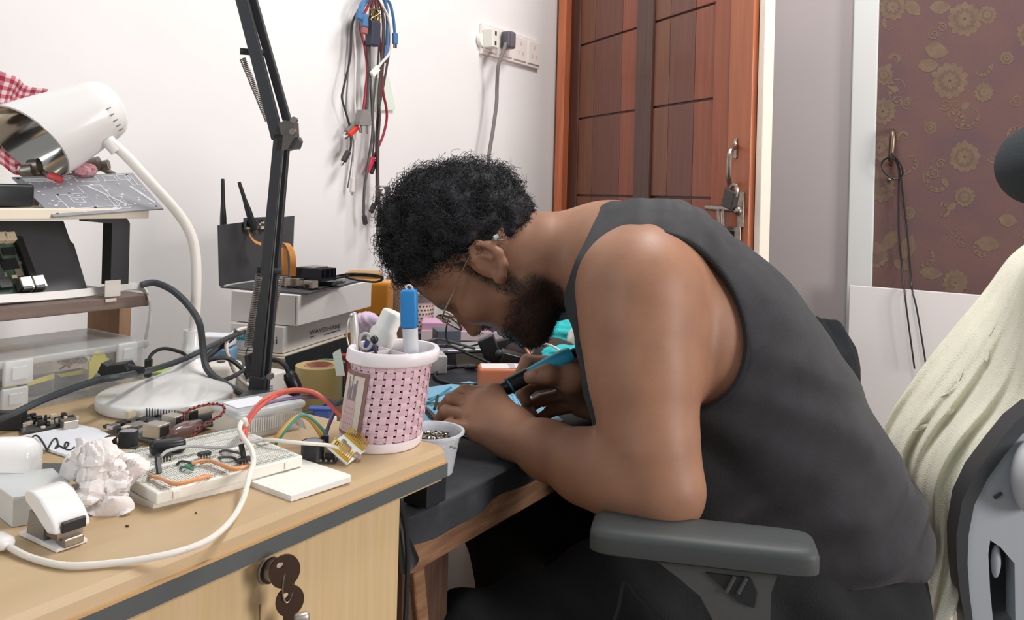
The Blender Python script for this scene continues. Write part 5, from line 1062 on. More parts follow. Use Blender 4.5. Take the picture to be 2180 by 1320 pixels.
dm = cupo(872, 616, 0)-cupo(874, 760, 0); dm_ = nrm(dm); Am = axes(np.cross(FW, dm_), z=dm_)
MB().box(cupo(871, 657, 0), (.0165, .0165, 82*cd_/F), Am, .003).build('cap', mat('marker_blue', '2f7fc0', .25), mk_, 40)
MB().tube([cupo(873, 698, 0), cupo(876, 770, 0)], .0078, 16).build('barrel', mat('marker_clear', 'd9dce0', .2, alpha=.8), mk_, True)
MB().tube([cupo(866, 616, 0), cupo(864, 610, 0), cupo(872, 607, 0), cupo(878, 612, 0), cupo(876, 617, 0)], .0009, 6, 4).build('cap_loop', m_clr2, mk_, True)
gb_ = thing('glue_bottle', 'white plastic bottle with blue label tilted behind the cup rim', 'bottle', cupo(810, 740, .03))
da_ = nrm(cupo(838, 664, .03)-cupo(795, 760, .03)); MB().lathe(cupo(795, 760, .03), [(.0001, 0), (.0145, 0), (.0145, .028), (.0118, .032), (.0115, .049), (.0105, .051), (.0001, .051)], da_, 24).build('bottle_body', mat('bottle_white', 'e9e7df', .35), gb_, 40)
gl0 = nrm(cupo(812, 700, 0)-cupo(838, 712, 0)); MB().lathe(cupo(800, 748, .03)+da_*-.004, [(.0147, 0), (.0147, .0135)], da_, 24, cap=False).build('label', mat('label_blue', '3c4f8d', .4), gb_, True)
MB().prism([cupo(708, 752, .05), cupo(724, 742, .05), cupo(734, 800, .05), cupo(716, 800, .05)], FW*.001).build('green_card', mat('green_card', 'd7e8dc', .6), None, False, 'pale green card standing just left of the pink cup', 'card')
# ---- breadboards and what is on them
m_bb = mat('breadboard', 'e3e2d8', .45); m_bbt = mat('breadboard_top', 'dcdcd5', .5, var=.05, scale=60); m_foam = mat('foam_white', 'ebe8e0', .7); m_slot = mat('bb_slot', 'b9bab4', .6); m_hole = mat('bb_hole', '77776f', .7)
sl0 = [(262, 1060), (326, 1082), (530, 1030), (648, 985), (470, 925), (300, 985)]
MB().prism([P(x, y) for x, y in ((258, 1062), (326, 1083), (528, 1036), (640, 1002), (480, 935), (300, 990))], (0, 0, .005)).build('foam_sheet', m_foam, None, False, 'thin white foam sheet under the breadboards', 'board')
zb = TZ+.0055; hb = .0095
def T(px, py, h=0): return Z(px, py, zb+hb+h)
ca, cb, cc_, cd0 = T(333, 1050), T(645, 970), T(467, 918), None
e1 = cb-ca; e2 = T(264, 1026)-ca
# two boards side by side: near and far; directions from the near front edge
xd = nrm(e1); yd = nrm(np.cross(UP, xd)); wid = float((cc_-cb) @ yd); Lb = np.linalg.norm(e1)
for i in range(2):
    w0, w1 = wid*(.0 if i == 0 else .505), wid*(.495 if i == 0 else 1.)
    bb = thing('breadboard', 'white breadboard nearest the desk front edge carrying orange jumpers' if i == 0 else 'second white breadboard behind, against the circuit board', 'breadboard', ca+xd*Lb/2+yd*(w0+w1)/2-UP*hb, 'breadboards')
    R3 = np.array([xd, yd, UP]); L_ = Lb*(1 if i == 0 else .985); c0 = ca+xd*(L_/2+(0 if i == 0 else .006))+yd*(w0+w1)/2-UP*hb/2
    MB().box(c0, (L_, w1-w0, hb), R3, .0012).build('body', m_bb, bb)
    ct = c0+UP*(hb/2+.0002)
    for v0 in (-.40, -.33, .33, .40): MB().box(ct+yd*(w1-w0)*v0*.98, (L_*.93, .0006, .0002), R3).build('rail_line', mat('rail_grey', '8b8f8c', .6), bb)
    MB().box(ct, (L_*.97, .003, .0006), R3).build('centre_slot', m_slot, bb)
    hm_ = MB()
    for r in (-.44, -.365, -.26, -.215, -.17, -.125, -.08, .08, .125, .17, .215, .26, .365, .44):
        for k in range(58):
            p = ct+xd*(k/57-.5)*L_*.93+yd*r*(w1-w0); h = .00045; hm_.add([p-xd*h-yd*h, p+xd*h-yd*h, p+xd*h+yd*h, p-xd*h+yd*h], [(0, 1, 2, 3)])
    hm_.build('contact_hole', m_hole, bb, kind='stuff', fix=False)
    for k in (.12, .88): MB().box(c0-yd*((w1-w0)/2+.0006)+xd*(k-.5)*L_, (.006, .0016, hb*.6), R3, .0004).build('locking_tab', m_bb, bb)
def jumper(px, hts, r, m, lab, cat='wire', name='jumper_wire'): return cable(name, [T(x, y, h) for (x, y), h in zip(px, hts)], r, m, lab, cat, sm=5)
m_orj = mat('wire_orange', 'd8996a', .45)
jumper([(318, 1013), (322, 1014), (340, 1018), (372, 1031), (410, 1024), (440, 1014), (449, 1013)], [-.001, .004, .004, .004, .004, .004, -.001], .0014, m_orj, 'orange jumper bent flat along the front edge of the breadboard')
jumper([(330, 1014), (350, 1022), (376, 1029), (412, 1021), (436, 1012)], [.003, .006, .0062, .006, .003], .0013, m_orj, 'second orange jumper lying over the first at the board front')
jumper([(402, 991), (410, 986), (440, 980), (470, 990), (495, 1000), (530, 993), (541, 990)], [-.001, .004, .004, .004, .004, .004, -.001], .0014, m_orj, 'orange jumper curving towards the chip in the middle of the breadboard')
jumper([(428, 986), (448, 981), (475, 990), (498, 997), (532, 990)], [.003, .006, .0062, .006, .003], .0013, m_orj, 'orange jumper doubled over the curved one near the chip')
jumper([(384, 997), (392, 994), (406, 997), (410, 1000), (396, 992), (414, 990)], [.0, .004, .004, .002, .005, .0], .0011, mat('wire_green', '3d7a64', .45), 'small green jumper bent in a loop on the breadboard')
jumper([(376, 990), (386, 982), (408, 986), (412, 990)], [0, .004, .004, 0], .0011, mc['d'], 'short dark jumper behind the green loop')
jumper([(466, 975), (478, 973), (495, 974), (505, 981)], [0, .004, .004, 0], .0011, mc['d'], 'short dark grey jumper left of the standing header')
jumper([(468, 962), (480, 959), (506, 964), (516, 967)], [0, .004, .004, 0], .0011, mc['d'], 'short dark jumper behind the standing header')
def chip(px, py, L, W, lab, legs=4, face=1):
    c = T(px, py, .003); t = thing('chip', lab, 'chip', c); MB().box(c+UP*.0012, (L, W, .0034), np.array([xd, yd, UP]), .0004).build('chip_body', m_chip, t)
    for k in range(legs):
        for s in (-1, 1): MB().box(c+xd*((k+.5)/legs-.5)*L*.9+yd*s*W*.58-UP*.001, (.0007, .0012, .0045), np.array([xd, yd, UP])).build('pin', m_tin, t)
    return t
chip(350, 973, .012, .007, 'black chip near the grey dupont wire on the near breadboard', 4); chip(435, 969, .010, .006, 'small black chip in the middle between the boards', 4); chip(520, 982, .013, .007, 'black chip at the foot of the white USB cable', 4)
for px, py, lab, top in ((331, 1008, 'grey', (343, 972)), (517, 983, 'black', (517, 945))):
    t = thing('dupont_plug', ('dark slanted dupont plug on a grey wire at the left of the breadboard' if lab == 'grey' else 'black dupont plug standing upright in the breadboard by the white cable'), 'plug', T(px, py)); a, b = T(px, py, .001), D(*top, float((T(px, py)-EYE) @ FW)+.004)
    MB().box((a+b)/2, (.0036, .0036, np.linalg.norm(b-a)), axes(xd, z=b-a) if abs((b-a) @ xd) < .9*np.linalg.norm(b-a) else axes(yd, z=b-a), .0004).build('housing', m_black, t)
    if lab == 'grey': MB().tube([b, D(358, 960, .70), D(405, 950, .72), D(470, 953, .73), D(540, 940, .74), D(580, 936, .76), D(640, 944, .78), D(700, 949, .79), D(725, 952, .79)], .0014, m := 6, 6).build('wire', mat('wire_grey', 'a9a9a8', .5), t, True)
# white tile
MB().prism([P(x, y) for x, y in ((512, 1028), (620, 1068), (747, 1026), (745, 1021), (645, 988), (560, 1008))], (0, 0, .0045)).build('white_tile', m_foam, None, False, 'flat white foam tile lying right of the breadboards near the desk edge', 'tile')
# modules with round black coil
def buzz(px, py, r, h, lab, s=1):
    c = P(px, py, 0) if px > 500 else T(px, py, 0); t = thing('buzzer_module', lab, 'buzzer', c)
    MB().box(c+UP*.0012+RT*s*-.006, (.032, .014, .0016), np.array([RT, FW, UP])).build('board', m_pcbd, t)
    MB().lathe(c+UP*.002, [(.0001, 0), (r, 0), (r, h), (r*.93, h+.0005), (r*.9, h-.0006), (.0001, h-.0006)], (0, 0, 1), 26).build('can', m_black, t, 40)
    MB().lathe(c+UP*(.002+h-.0004), [(.0001, 0), (r*.88, 0), (r*.88, .0003), (.0001, .0003)], (0, 0, 1), 22).build('can_label', mat('can_grey', '8d8d92', .4), t)
    MB().box(c+UP*.005-RT*s*.016, (.008, .008, .009), np.array([RT, FW, UP]), .0008).build('terminal', m_black, t)
    for k in range(4): MB().box(c+UP*.0028-RT*s*(.004+.005*k)-FW*.0055, (.002, .002, .002), np.array([RT, FW, UP])).build('solder_joint', m_tin, t)
buzz(273, 952, .0082, .013, 'black cylinder buzzer on its module behind the crumpled tissue', 1); buzz(665, 982, .0105, .0165, 'black cylinder buzzer on its module left of the gold pinned board', -1)
# black rounded speaker/battery
rb = thing('black_remote', 'black rounded plastic module lying on the rear breadboard', 'module', T(357, 950)); MB().box(T(357, 950, .0065), (.0295, .014, .012), np.array([nrm(T(390, 948)-T(325, 957)), nrm(np.cross(UP, nrm(T(390, 948)-T(325, 957)))), UP]), .0042).build('case', m_black, rb, 40)
# twisted pair
twp = [(390, 945), (405, 935), (418, 918), (432, 905), (450, 895), (470, 885), (478, 872), (472, 862), (450, 860), (420, 866), (395, 878), (385, 890)]
tw = thing('twisted_wire', 'thin red and black twisted wire looping beside the clear box', 'wire', P(430, 905)); pz = [D(x, y, .775) for i, (x, y) in enumerate(twp)]; pp, _ = spline(pz, 16, 0)
for s, m in ((0, mat('wire_red', 'c4483c', .45)), (math.pi, m_cab)): MB().tube([p+.0009*(math.cos(i*.55+s)*UP+math.sin(i*.55+s)*RT) for i, p in enumerate(pp)], .00075, 5).build('strand', m, tw, True)
# ---- single board computer with metal ports
pi_ = thing('port_circuit_board', 'bare circuit board with silver network and USB ports beside the lamp base', 'circuit board', P(330, 925))
q0, q1, q2, q3 = P(222, 912, .004), P(335, 948, .004), P(455, 905, .004), P(330, 880, .004)
MB().prism([q0, q1, q2, q3], (0, 0, .0015)).build('board', m_pcbd, pi_); bx, by = nrm(q2-q1), nrm(q0-q1); by = nrm(by-bx*(by @ bx)); RB = np.array([bx, by, UP])
def pc_(name, px, py, w, d, h, m, z=.0055): return MB().box(P(px, py, z)+UP*h/2, (w, d, h), RB, min(w, d, h)*.06).build(name, m, pi_)
pc_('network_port', 333, 930, .016, .020, .0135, m_tin); MB().box(P(333, 930, .0055)+UP*.0068-by*.0101, (.0115, .0008, .0095), RB, .0003).build('network_socket', m_chip, pi_)
for ux_, uy_ in ((368, 912), (398, 900)): MB().box(P(ux_, uy_, .0055)+UP*.007-by*.0091, (.011, .0006, .011), RB, .0002).build('usb_slot', m_chip, pi_)
rr = random.Random(15)
for k in range(34):
    u, w = rr.uniform(.04, .96), rr.uniform(.06, .96); s_ = rr.uniform(.0018, .005); MB().box(q0*(1-u)*(1-w)+q1*u*(1-w)+q2*u*w+q3*(1-u)*w+UP*(.0017+.0006), (s_, s_*.7, rr.uniform(.001, .003)), RB, .0002).build('component', rr.choice((m_chip, m_tin, m_tin, m_pcbd)), pi_)
pc_('usb_port', 368, 912, .014, .018, .014, m_tin); pc_('usb_port', 398, 900, .014, .016, .014, m_tin)
for i, px, py, w, d, h, m in ((0, 242, 912, .010, .008, .004, m_tin), (1, 262, 903, .012, .009, .003, m_chip), (2, 290, 908, .020, .014, .003, m_tin), (3, 268, 918, .008, .006, .005, m_cream2), (4, 300, 893, .008, .006, .004, m_tin), (5, 250, 920, .006, .005, .004, m_chip), (6, 230, 911, .006, .008, .003, m_chip), (7, 318, 903, .010, .010, .003, m_chip), (8, 278, 890, .010, .004, .008, m_cream2), (9, 305, 921, .012, .008, .004, m_tin)): pc_('component', px, py, w, d, h, m)
for k in range(16): MB().box(P(312+6.0*k, 886+1.5*k*.3, .006)+UP*.004, (.0007, .0007, .009), RB).build('header_pin', m_dsteel, pi_)
sb = thing('wrapped_component', 'brown plastic wrapped component bag leaning on the USB ports', 'component', P(395, 918)); lump('wrapped_bundle', P(395, 915, .007), np.array([bx, by, UP]), (.026, .009, .008), .2, mat('wrap_brown', '6d5550', .25, alpha=.9, coat=.5), None, None, 4, 18, parent=sb)
MB().tube([P(414, 900, .004), P(452, 893, .006)], .0075, 14).build('capacitor', mat('cap_black', '2b2d2f', .4), None, 40, 'black cylindrical capacitor lying behind the USB ports', 'capacitor')
# left group: dark board, scribbled paper, earbud case, laptop edge, frosted box, tissue, stapler
db2 = thing('dark_circuit_board', 'dark circuit board crowded with parts behind the scribbled paper', 'circuit board', P(105, 905))
qa = [P(45, 925, .001), P(168, 905, .001), P(150, 888, .001), P(40, 898, .001)]
MB().prism(qa, (0, 0, .002)).build('board', m_pcbd, db2); rr = random.Random(5)
for k in range(54):
    u, v = rr.random(), rr.random(); p = (qa[0]*(1-u)+qa[1]*u)*(1-v)+(qa[3]*(1-u)+qa[2]*u)*v; s = rr.uniform(.002, .0065); h = rr.uniform(.0015, .006); MB().box(p+UP*(.002+h/2), (s, s*.8, h), np.array([nrm(qa[1]-qa[0]), nrm(np.cross(UP, qa[1]-qa[0])), UP]), .0003).build('component', rr.choice((m_chip, m_tin, m_chip, m_pcbd, m_cream2)), db2)
MB().box(P(148, 902, .007), (.014, .012, .008), np.array([nrm(qa[1]-qa[0]), nrm(np.cross(UP, qa[1]-qa[0])), UP]), .0005).build('usb_port', m_tin, db2)
MB().box(P(20, 895, .009), (.030, .012, .018), np.array([RT, FW, UP]), .001).build('terminal', m_black, db2)
sp_ = thing('scribbled_paper', 'white paper with a black pen scribble left of the tissue', 'paper', P(150, 940))
MB().prism([P(x, y, .0008) for x, y in ((52, 945), (140, 973), (250, 938), (205, 916), (168, 908), (48, 932))], (0, 0, .0022)).build('sheet', m_pa, sp_)
scr = [(52, 934), (62, 950), (70, 930), (82, 930), (96, 950), (100, 958), (112, 938), (120, 934), (124, 950), (118, 955), (122, 948), (128, 950), (138, 955), (146, 945), (140, 942), (138, 955), (150, 958), (158, 952)]
MB().tube([P(x, y, .0032) for x, y in scr], .0009, 5, 5).build('pen_line', m_black, sp_, True)
ec = thing('earbud_case', 'glossy white rounded earbud case at the left edge', 'case', P(8, 990)); MB().box(P(4, 992, .0235), (.058, .030, .046), np.array([nrm(RT+FW*.15), nrm(FW-RT*.15), UP]), .0138).build('case_body', mat('gloss_white', 'f0eeec', .12, coat=.5), ec, 60)
MB().ribbon([P(4, 992, .033)-FW*.0155+RT*s*.026 for s in (-1, 1)], UP*.0006, .0006).build('lid_seam', mat('seam_grey', 'c3c1bf', .5), ec)
nb_ = thing('dark_notebook', 'dark grey laptop edge under the frosted box', 'notebook', P(60, 1010)); MB().prism([P(x, y, .0005) for x, y in ((-60, 1022), (146, 1018), (135, 996), (-60, 993))], (0, 0, .004)).build('cover', mat('notebook_grey', '595a5c', .45), nb_)
fx = thing('frosted_box', 'frosted translucent plastic box behind the white stapler', 'box', P(70, 1080))
fz = .020; MB().prism([Z(x, y, TZ+fz) for x, y in ((28, 1065), (158, 1045), (112, 1002), (-40, 1016))], (0, 0, .002)).build('lid', m_clr2, fx)
MB().prism([Z(x, y, TZ+fz)*V(1, 1, 0)+V(0, 0, TZ+.0005) for x, y in ((28, 1065), (158, 1045), (112, 1002), (-40, 1016))], (0, 0, fz-.001)).build('tray', mat('frosted_tray', 'e6e6e2', .4, alpha=.8), fx)
tis = thing('crumpled_tissue', 'crumpled white tissue left of the breadboards', 'tissue', P(210, 1075))
m_tis = mat('tissue', 'e4dedb', .9, sss=.1, bump=.6, bscale=120)
def tl(name, px, py, h, rad, seed, c=None):
    rs = np.random.RandomState(seed); mb = MB(); mb.sphere((0, 0, 0), 1., 26); v = np.array(mb.v); N = rs.normal(size=(15, 3)); N /= np.linalg.norm(N, axis=1)[:, None]
    r = np.min(rs.uniform(.72, 1.05, 15)/np.maximum(v @ N.T, .08), axis=1); r = np.minimum(r, 1.35)
    for k in range(9):
        m_, w = nrm(rs.normal(size=3)), rs.uniform(.05, .12); o = rs.uniform(-.5, .5); r -= rs.uniform(.10, .28)*np.exp(-((v @ m_-o)/w)**2)
    r += rs.uniform(-.035, .035, len(v)); mb.v = [tuple(x) for x in P(px, py, h)+(v*r[:, None]*np.array(rad)) @ np.array([RT, FW, UP])]
    return mb.build(name, m_tis, tis, 22)
def sheet(px, py, h, a, b, seed):
    rs = np.random.RandomState(seed); o = P(px, py, h); a = np.array(a); b = np.array(b); n = nrm(np.cross(a, b)); K = rs.uniform(3, 9, 6); q = rs.uniform(0, 6, 6)
    tri = lambda x: abs((x % 2)-1)*2-1
    def fn(u, v): return o+a*(u-.5)*(1+.25*math.sin(v*5+q[0]))+b*(v-.5)*(1+.2*math.sin(u*6+q[1]))+n*.0045*(tri(K[0]*u*.6+K[1]*v*.4+q[2])+.8*tri(K[2]*v*.6-K[3]*u*.4+q[3]))-n*.010*((u-.5)**2+(v-.5)**2)*2
    return MB().grid(fn, 14, 14).build('tissue_fold', m_tis, tis, 25, fix=False)
tl('tissue_fold', 192, 990, .034, (.016, .012, .021), 2); tl('tissue_fold', 210, 1052, .012, (.020, .013, .0125), 9); tl('tissue_fold', 240, 1020, .022, (.014, .010, .012), 4)
R3 = lambda a, f, u: RT*a+FW*f+UP*u
sheet(187, 972, .038, R3(.032, .010, .002), R3(-.002, .014, .026), 3); sheet(250, 1000, .028, R3(.032, .008, -.004), R3(.004, .016, .022), 5); sheet(170, 1015, .020, R3(.020, -.012, .006), R3(.002, .01, .018), 8)
sheet(200, 1062, .012, R3(.044, .006, .004), R3(-.006, .016, .016), 11); sheet(262, 1040, .014, R3(.012, .008, .0), R3(.006, .006, .030), 14); sheet(222, 985, .034, R3(.022, -.006, -.012), R3(.006, .014, .020), 17)
# stapler
stp = thing('stapler', 'small white stapler standing on the desk at lower left', 'stapler', P(115, 1150))
su = nrm(P(152, 1165)-P(58, 1122)); sv = nrm(np.cross(UP, su)); sb0 = P(152, 1166); SL = float(np.linalg.norm(P(152, 1166)-P(55, 1124))); m_stw = mat('stapler_white', 'e9e6e3', .2, coat=.4)
def sp3(a, b, c): return sb0-su*a*.86+sv*b+UP*c*.70          # a back from the nose, b across, c up
wS = .0125
def sbody(name, prof, w, m, bev=True): mb = MB().prism([sp3(a, -w, c) for a, c in prof], sv*2*w); return mb.build(name, m, stp, 35)
sbody('foot', [(-.001, .0008), (SL*.95, .0008), (SL*.97, .004), (SL*.9, .006), (.004, .005), (-.001, .004)], wS*.85, m_stw)
o = sbody('top_cover', [(-.002, .018), (.000, .026), (.008, .036), (.022, .047), (.034, .051), (.044, .050), (.046, .045), (.044, .038), (.030, .030), (.010, .016)], wS, m_stw); bv = o.modifiers.new('bevel', 'BEVEL'); bv.width = .0042; bv.segments = 4
sbody('magazine', [(.002, .010), (.002, .018), (.040, .034), (.044, .018), (.036, .012)], wS*.72, m_steel)
sbody('pivot', [(.020, .005), (.020, .022), (.042, .030), (.046, .005)], wS*.80, mat('stapler_grey', '8f8b88', .4, .6))
MB().box(sp3(-.0022, 0, .0235), (.003, wS*1.35, .0075), np.array([su, sv, UP]), .001).build('nose_opening', m_chip, stp)
MB().box(sp3(.003, 0, .0075), (.012, wS*1.1, .006), np.array([su, sv, UP]), .001).build('anvil', m_steel, stp)
# white USB cable and white puck end
m_wcab = mat('cable_soft_white', 'e2dcd2', .45)
uc = thing('white_usb_lead', 'thick white cable sweeping along the desk front to the breadboard', 'cable', P(300, 1190))
hgt = lambda h: h
MB().tube([P(-30, 1150, .006), P(8, 1158, .0045), P(60, 1185, .003), P(140, 1204, .003), P(240, 1199, .003), P(330, 1186, .003), P(395, 1170, .003), P(450, 1146, .004), P(492, 1108, .006), P(518, 1062, .010), P(530, 1015, .016), P(539, 985, .022), P(536, 958, .028), P(520, 935, .031), P(510, 915, .032), P(514, 899, .034), P(521, 894, .036), P(524, 905, .030)], .0023, 9, 8).build('lead', m_wcab, uc, True)
MB().box(P(2, 1152, .006), (.020, .012, .009), np.array([nrm(P(20, 1160)-P(0, 1150)), nrm(np.cross(UP, P(20, 1160)-P(0, 1150))), UP]), .004).build('plug_housing', m_wpl, uc, 40)
MB().tube([P(521, 894, .034), P(518, 930, .012), P(518, 955, .014)], .0026, 8, 4).build('lead_end', m_wcab, uc, True)
# thin white wire to the pin board
cable('thin_white_wire', [P(545, 940, .016), P(575, 937, .022), P(640, 943, .022), P(700, 948, .018), P(722, 955, .015)], .0017, m_wcab, 'thin white wire lying across to the gold pinned board', 'wire')
# gold pinned module
esp = thing('pin_header_module', 'white module with two rows of gold pins leaning beside the pink cup', 'circuit board', P(738, 990))
ea, eb_, ec_, ed = P(738, 991, .001), P(776, 962, .004), P(733, 925, .020), P(694, 952, .016)
en = nrm(np.cross(eb_-ea, ed-ea)); en = en*np.sign(en[2]); ec_ = PL(733, 925, ea, en); ed = PL(694, 952, ea, en)
MB().prism([ea, eb_, ec_, ed], en*.0016).build('board', mat('pcb_white', 'dfe5e2', .4), esp)
eu, ev = eb_-ea, ed-ea; m_gold2 = mat('gold_pins', 'd9b64a', .3, .9); Re = axes(nrm(ev), z=en)
for w in (.08, .92):
    c = ea+eu*w+ev*.5+en*.0028; MB().box(c, (np.linalg.norm(ev)*.92, .0026, .0026), Re).build('header_strip', mat('header_yellow', 'c9a53f', .45), esp)
    for k in range(12): MB().box(ea+eu*w+ev*(.06+.88*k/11)+en*.0078, (.0010, .0010, .0105), Re).build('pin', m_gold2, esp)
for a, b, w, d, h, m in ((.45, .55, .010, .012, .0016, m_tin), (.5, .2, .007, .006, .0018, m_cream2), (.35, .8, .006, .006, .0014, m_chip), (.65, .75, .005, .004, .0012, m_tin), (.5, -.02, .008, .006, .003, m_tin)): MB().box(ea+eu*a+ev*b+en*(.0016+h/2), (w, d, h), Re, .0003).build('component', m, esp)
# dupont plugs and coloured ribbon wires
def dup(px, py, top, lab):
    a, b = D(px, py, .80), D(*top, .80); t = thing('dupont_plug', lab, 'plug', a); MB().box((a+b)/2, (.007, .004, np.linalg.norm(a-b)), axes(RT, z=b-a), .0005).build('housing', m_black, t); return t
dup(768, 955, (763, 928), 'black dupont plug pressed on the right pin row'); dup(692, 948, (692, 928), 'black dupont plug of the ribbon wires left of the pinned board'); dup(730, 980, (724, 953), 'black dupont plug at the end of the thin white wire')
def wire(pts, r, m, lab): return cable('jumper_lead', [D(x, y, d) for x, y, d in pts], r, m, lab, 'wire', sm=8)
m_rw = mat('wire_salmon', 'd9705f', .45); m_pw = mat('wire_purple', '6c5a80', .45)
wire([(516, 938, .752), (518, 915, .76), (535, 880, .78), (570, 845, .80), (620, 830, .81), (665, 834, .81), (690, 850, .81), (720, 880, .81), (745, 905, .805), (764, 915, .80), (768, 935, .80)], .0021, m_rw, 'salmon red jumper lead arching over to the pinned board')
wire([(522, 935, .755), (526, 905, .765), (548, 872, .78), (590, 842, .805), (640, 832, .815), (680, 845, .82), (715, 872, .82), (742, 900, .815), (760, 916, .805)], .0019, mat('wire_red2', 'cc5950', .45), 'darker red jumper lead running beside the salmon one')
wire([(520, 930, .76), (530, 895, .77), (560, 862, .79), (620, 848, .81), (670, 845, .82), (700, 852, .82), (712, 872, .815), (700, 905, .808), (692, 930, .80)], .0019, m_pw, 'purple jumper lead arching lower to the black plug')
for k, (c, lab) in enumerate((('wire_ora', 'orange ribbon wire, leftmost of the flat arch'), ('wire_yel', 'yellow ribbon wire beside the orange one'), ('wire_grn', 'green ribbon wire, rightmost of the flat arch'))):
    m = mat(c, ('cf9455', 'd0b85a', '4f8f7c')[k], .45); o = 4.5*k
    wire([(575+o, 946+o*.4, .775), (600+o, 915, .78), (625+o, 890-o*.2, .79), (642+o, 886-o*.2, .795), (662+o, 898, .80), (684+o*.8, 930-o, .802), (689+o*.4, 940, .80)], .0015, m, lab)
# clear lidded box
cbx = thing('clear_lidded_box', 'clear plastic lidded box behind the breadboards', 'box', P(530, 920))
k0, k1, k2 = P(505, 946), P(622, 920), P(438, 912); ku = nrm(k1-k0); kv = nrm(k2-k0); kv = nrm(kv-ku*(kv @ ku)); LU, LV = .078, .058
kc = k0+ku*LU/2+kv*LV/2; RK = np.array([ku, kv, UP])
MB().box(kc+UP*.012, (LU-.004, LV-.004, .023), RK, .004).build('tray', mat('tray_clear', 'dfe2e2', .25, alpha=.42), cbx, 40); MB().box(kc+UP*.0265, (LU, LV, .008), RK, .0035).build('lid', mat('box_lid_clear', 'dfe4e6', .2, alpha=.5), cbx, 40)
MB().box(kc+UP*.0312-ku*.012, (.040, .030, .0006), RK).build('paper_label', m_pa, cbx)
ridg = MB(); [ridg.box(kc-kv*(LV/2-.0012)+ku*(k/24-.5)*LU*.8+UP*.014, (.0012, .0012, .012), RK) for k in range(25)]; ridg.build('ridge', m_clr2, cbx, kind='stuff')
# tweezers / grey strip
MB().prism([D(628, 886, .89), D(641, 886, .89), D(664, 940, .83), D(652, 942, .83)], FW*.0015-UP*.001).build('grey_strip', mat('grey_strip', '8e8a88', .4, .4), None, False, 'grey metal strip leaning behind the ribbon wires', 'strip')
# ================================================================== things on the workbench
def G(px, py, h=0.): return Z(px, py, T2+.004+h)
zg = T2+.004
# ---- stack: books, white boxes, acrylic stand
dL = nrm(FW*1750-RT*5650); dR = nrm(FW*1750+RT*542); RBX = np.array([dR, -dL, UP])
def boxat(name, corner, lL, lR, h, m, par=None, bev=.0015, **k):      # corner = nearest bottom corner
    c = np.array(corner)+dL*lL/2+dR*lR/2+UP*h/2; return MB().box(c, (lR, lL, h), RBX, bev).build(name, m, par, **k)
m_box = mat('box_white', 'e6e2de', .55); m_pages = mat('book_pages', 'cdbfa6', .8, var=.25, scale=30, stretch=(1, 1, 30)); m_cov = mat('book_black', '26282c', .5)
cl_ = D(602, 753, 1.30); cu = D(633, 695, 1.305); zbk = cl_[2]
bk0 = cl_*V(1, 1, 0)+V(0, 0, zg)-dL*.012-dR*.012
for i, (za, zb_, lab) in enumerate(((zg, zg+.052, 'thick black covered book at the bottom of the white box stack'), (zg+.0525, zbk-.001, 'black covered book with yellowed pages right under the white boxes'))):
    bk_ = thing('book', lab, 'book', bk0+V(0, 0, za-zg)); h = zb_-za; o = bk0+V(0, 0, za-zg)
    boxat('page_block', o-dL*.002+V(0, 0, .003), .15, .195, h-.006, m_pages, bk_, .001); boxat('cover', o+dR*.004+dL*.004, .148, .2, .0025, m_cov, bk_, .0008); boxat('cover', o+dR*.004+dL*.004+V(0, 0, h-.0026), .148, .2, .0025, mat('book_grey', 'c9bfae', .6), bk_, .0008); c_ = o-dR*.0+dL*0
    MB().box(o+dR*.1-(-dL)*.002+UP*h/2-dL*.003, (.2, .003, h), RBX, .001).build('spine', m_cov, bk_)
bz = thing('shipping_box', 'white cardboard box printed WAVESHARE, lower of the two', 'box', cl_); lL, lR = lento(cl_, dL, 490), lento(cl_, dR, 752); h2 = 56*1.30/F
boxat('carton', cl_, lL, lR, h2, m_box, bz, .0012)
m_ink = mat('ink_navy', '33435c', .6)
def onR(px, py): n = np.cross(dR, UP); n = n*np.sign(n @ (EYE-cl_)); return PL(px, py, cl_+n*.0004, n)
def onL(px, py, c=None): c = cl_ if c is None else c; n = np.cross(dL, UP); n = n*np.sign(n @ (EYE-c)); return PL(px, py, c+n*.0004, n)
t0, t1 = onR(658, 713), onR(724, 698); text('print', 'WAVESHARE', t0, nrm(t1-t0), UP, (np.linalg.norm(t1-t0), .0105), m_ink, bz)
for a, b in (((661, 718), (669, 716)), ((690, 711.5), (724, 703.5))): p, q = onR(*a), onR(*b); MB().box((p+q)/2, (np.linalg.norm(q-p), .0004, .0012), RBX).build('print', m_ink, bz)
t0, t1 = onL(571, 731), onL(590, 733); text('print', 'ni', t0, nrm(t1-t0), UP, (np.linalg.norm(t1-t0), .018), m_ink, bz)
p, q = onL(497, 722), onL(524, 724); MB().box((p+q)/2+UP*.008, (.0004, np.linalg.norm(q-p), .018), RBX).build('label', mat('label_teal', '3f8a96', .5), bz)
for k in range(3): a = onL(508+4*k, 718); b = onL(511+4*k, 705+4*(k % 2)); MB().tube([a, b], .0006, 5).build('label_print', m_box, bz)
bz2 = thing('white_box', 'plain white cardboard box on top of the printed one', 'box', cu); h3 = 66*1.305/F; uL, uR = lento(cu, dL, 491), lento(cu, dR, 790)
boxat('carton', cu, uL, uR, h3, m_box, bz2, .0014)
MB().box(cu+UP*h3/2-np.cross(dL, UP)*0-dR*.0003+dL*.004, (.0006, .0012, h3*.92), RBX).build('flap_seam', mat('seam_box', '8d8783', .6), bz2)
zt = cu[2]+h3
ac = thing('acrylic_stand', 'dark acrylic stand with upright back plate on the white boxes', 'stand', Z(620, 610, zt))
pA_, pB_, pC_, pD_ = Z(469, 613, zt+.0005), Z(655, 628, zt+.0005), Z(776, 598, zt+.0005), Z(622, 592, zt+.0005)
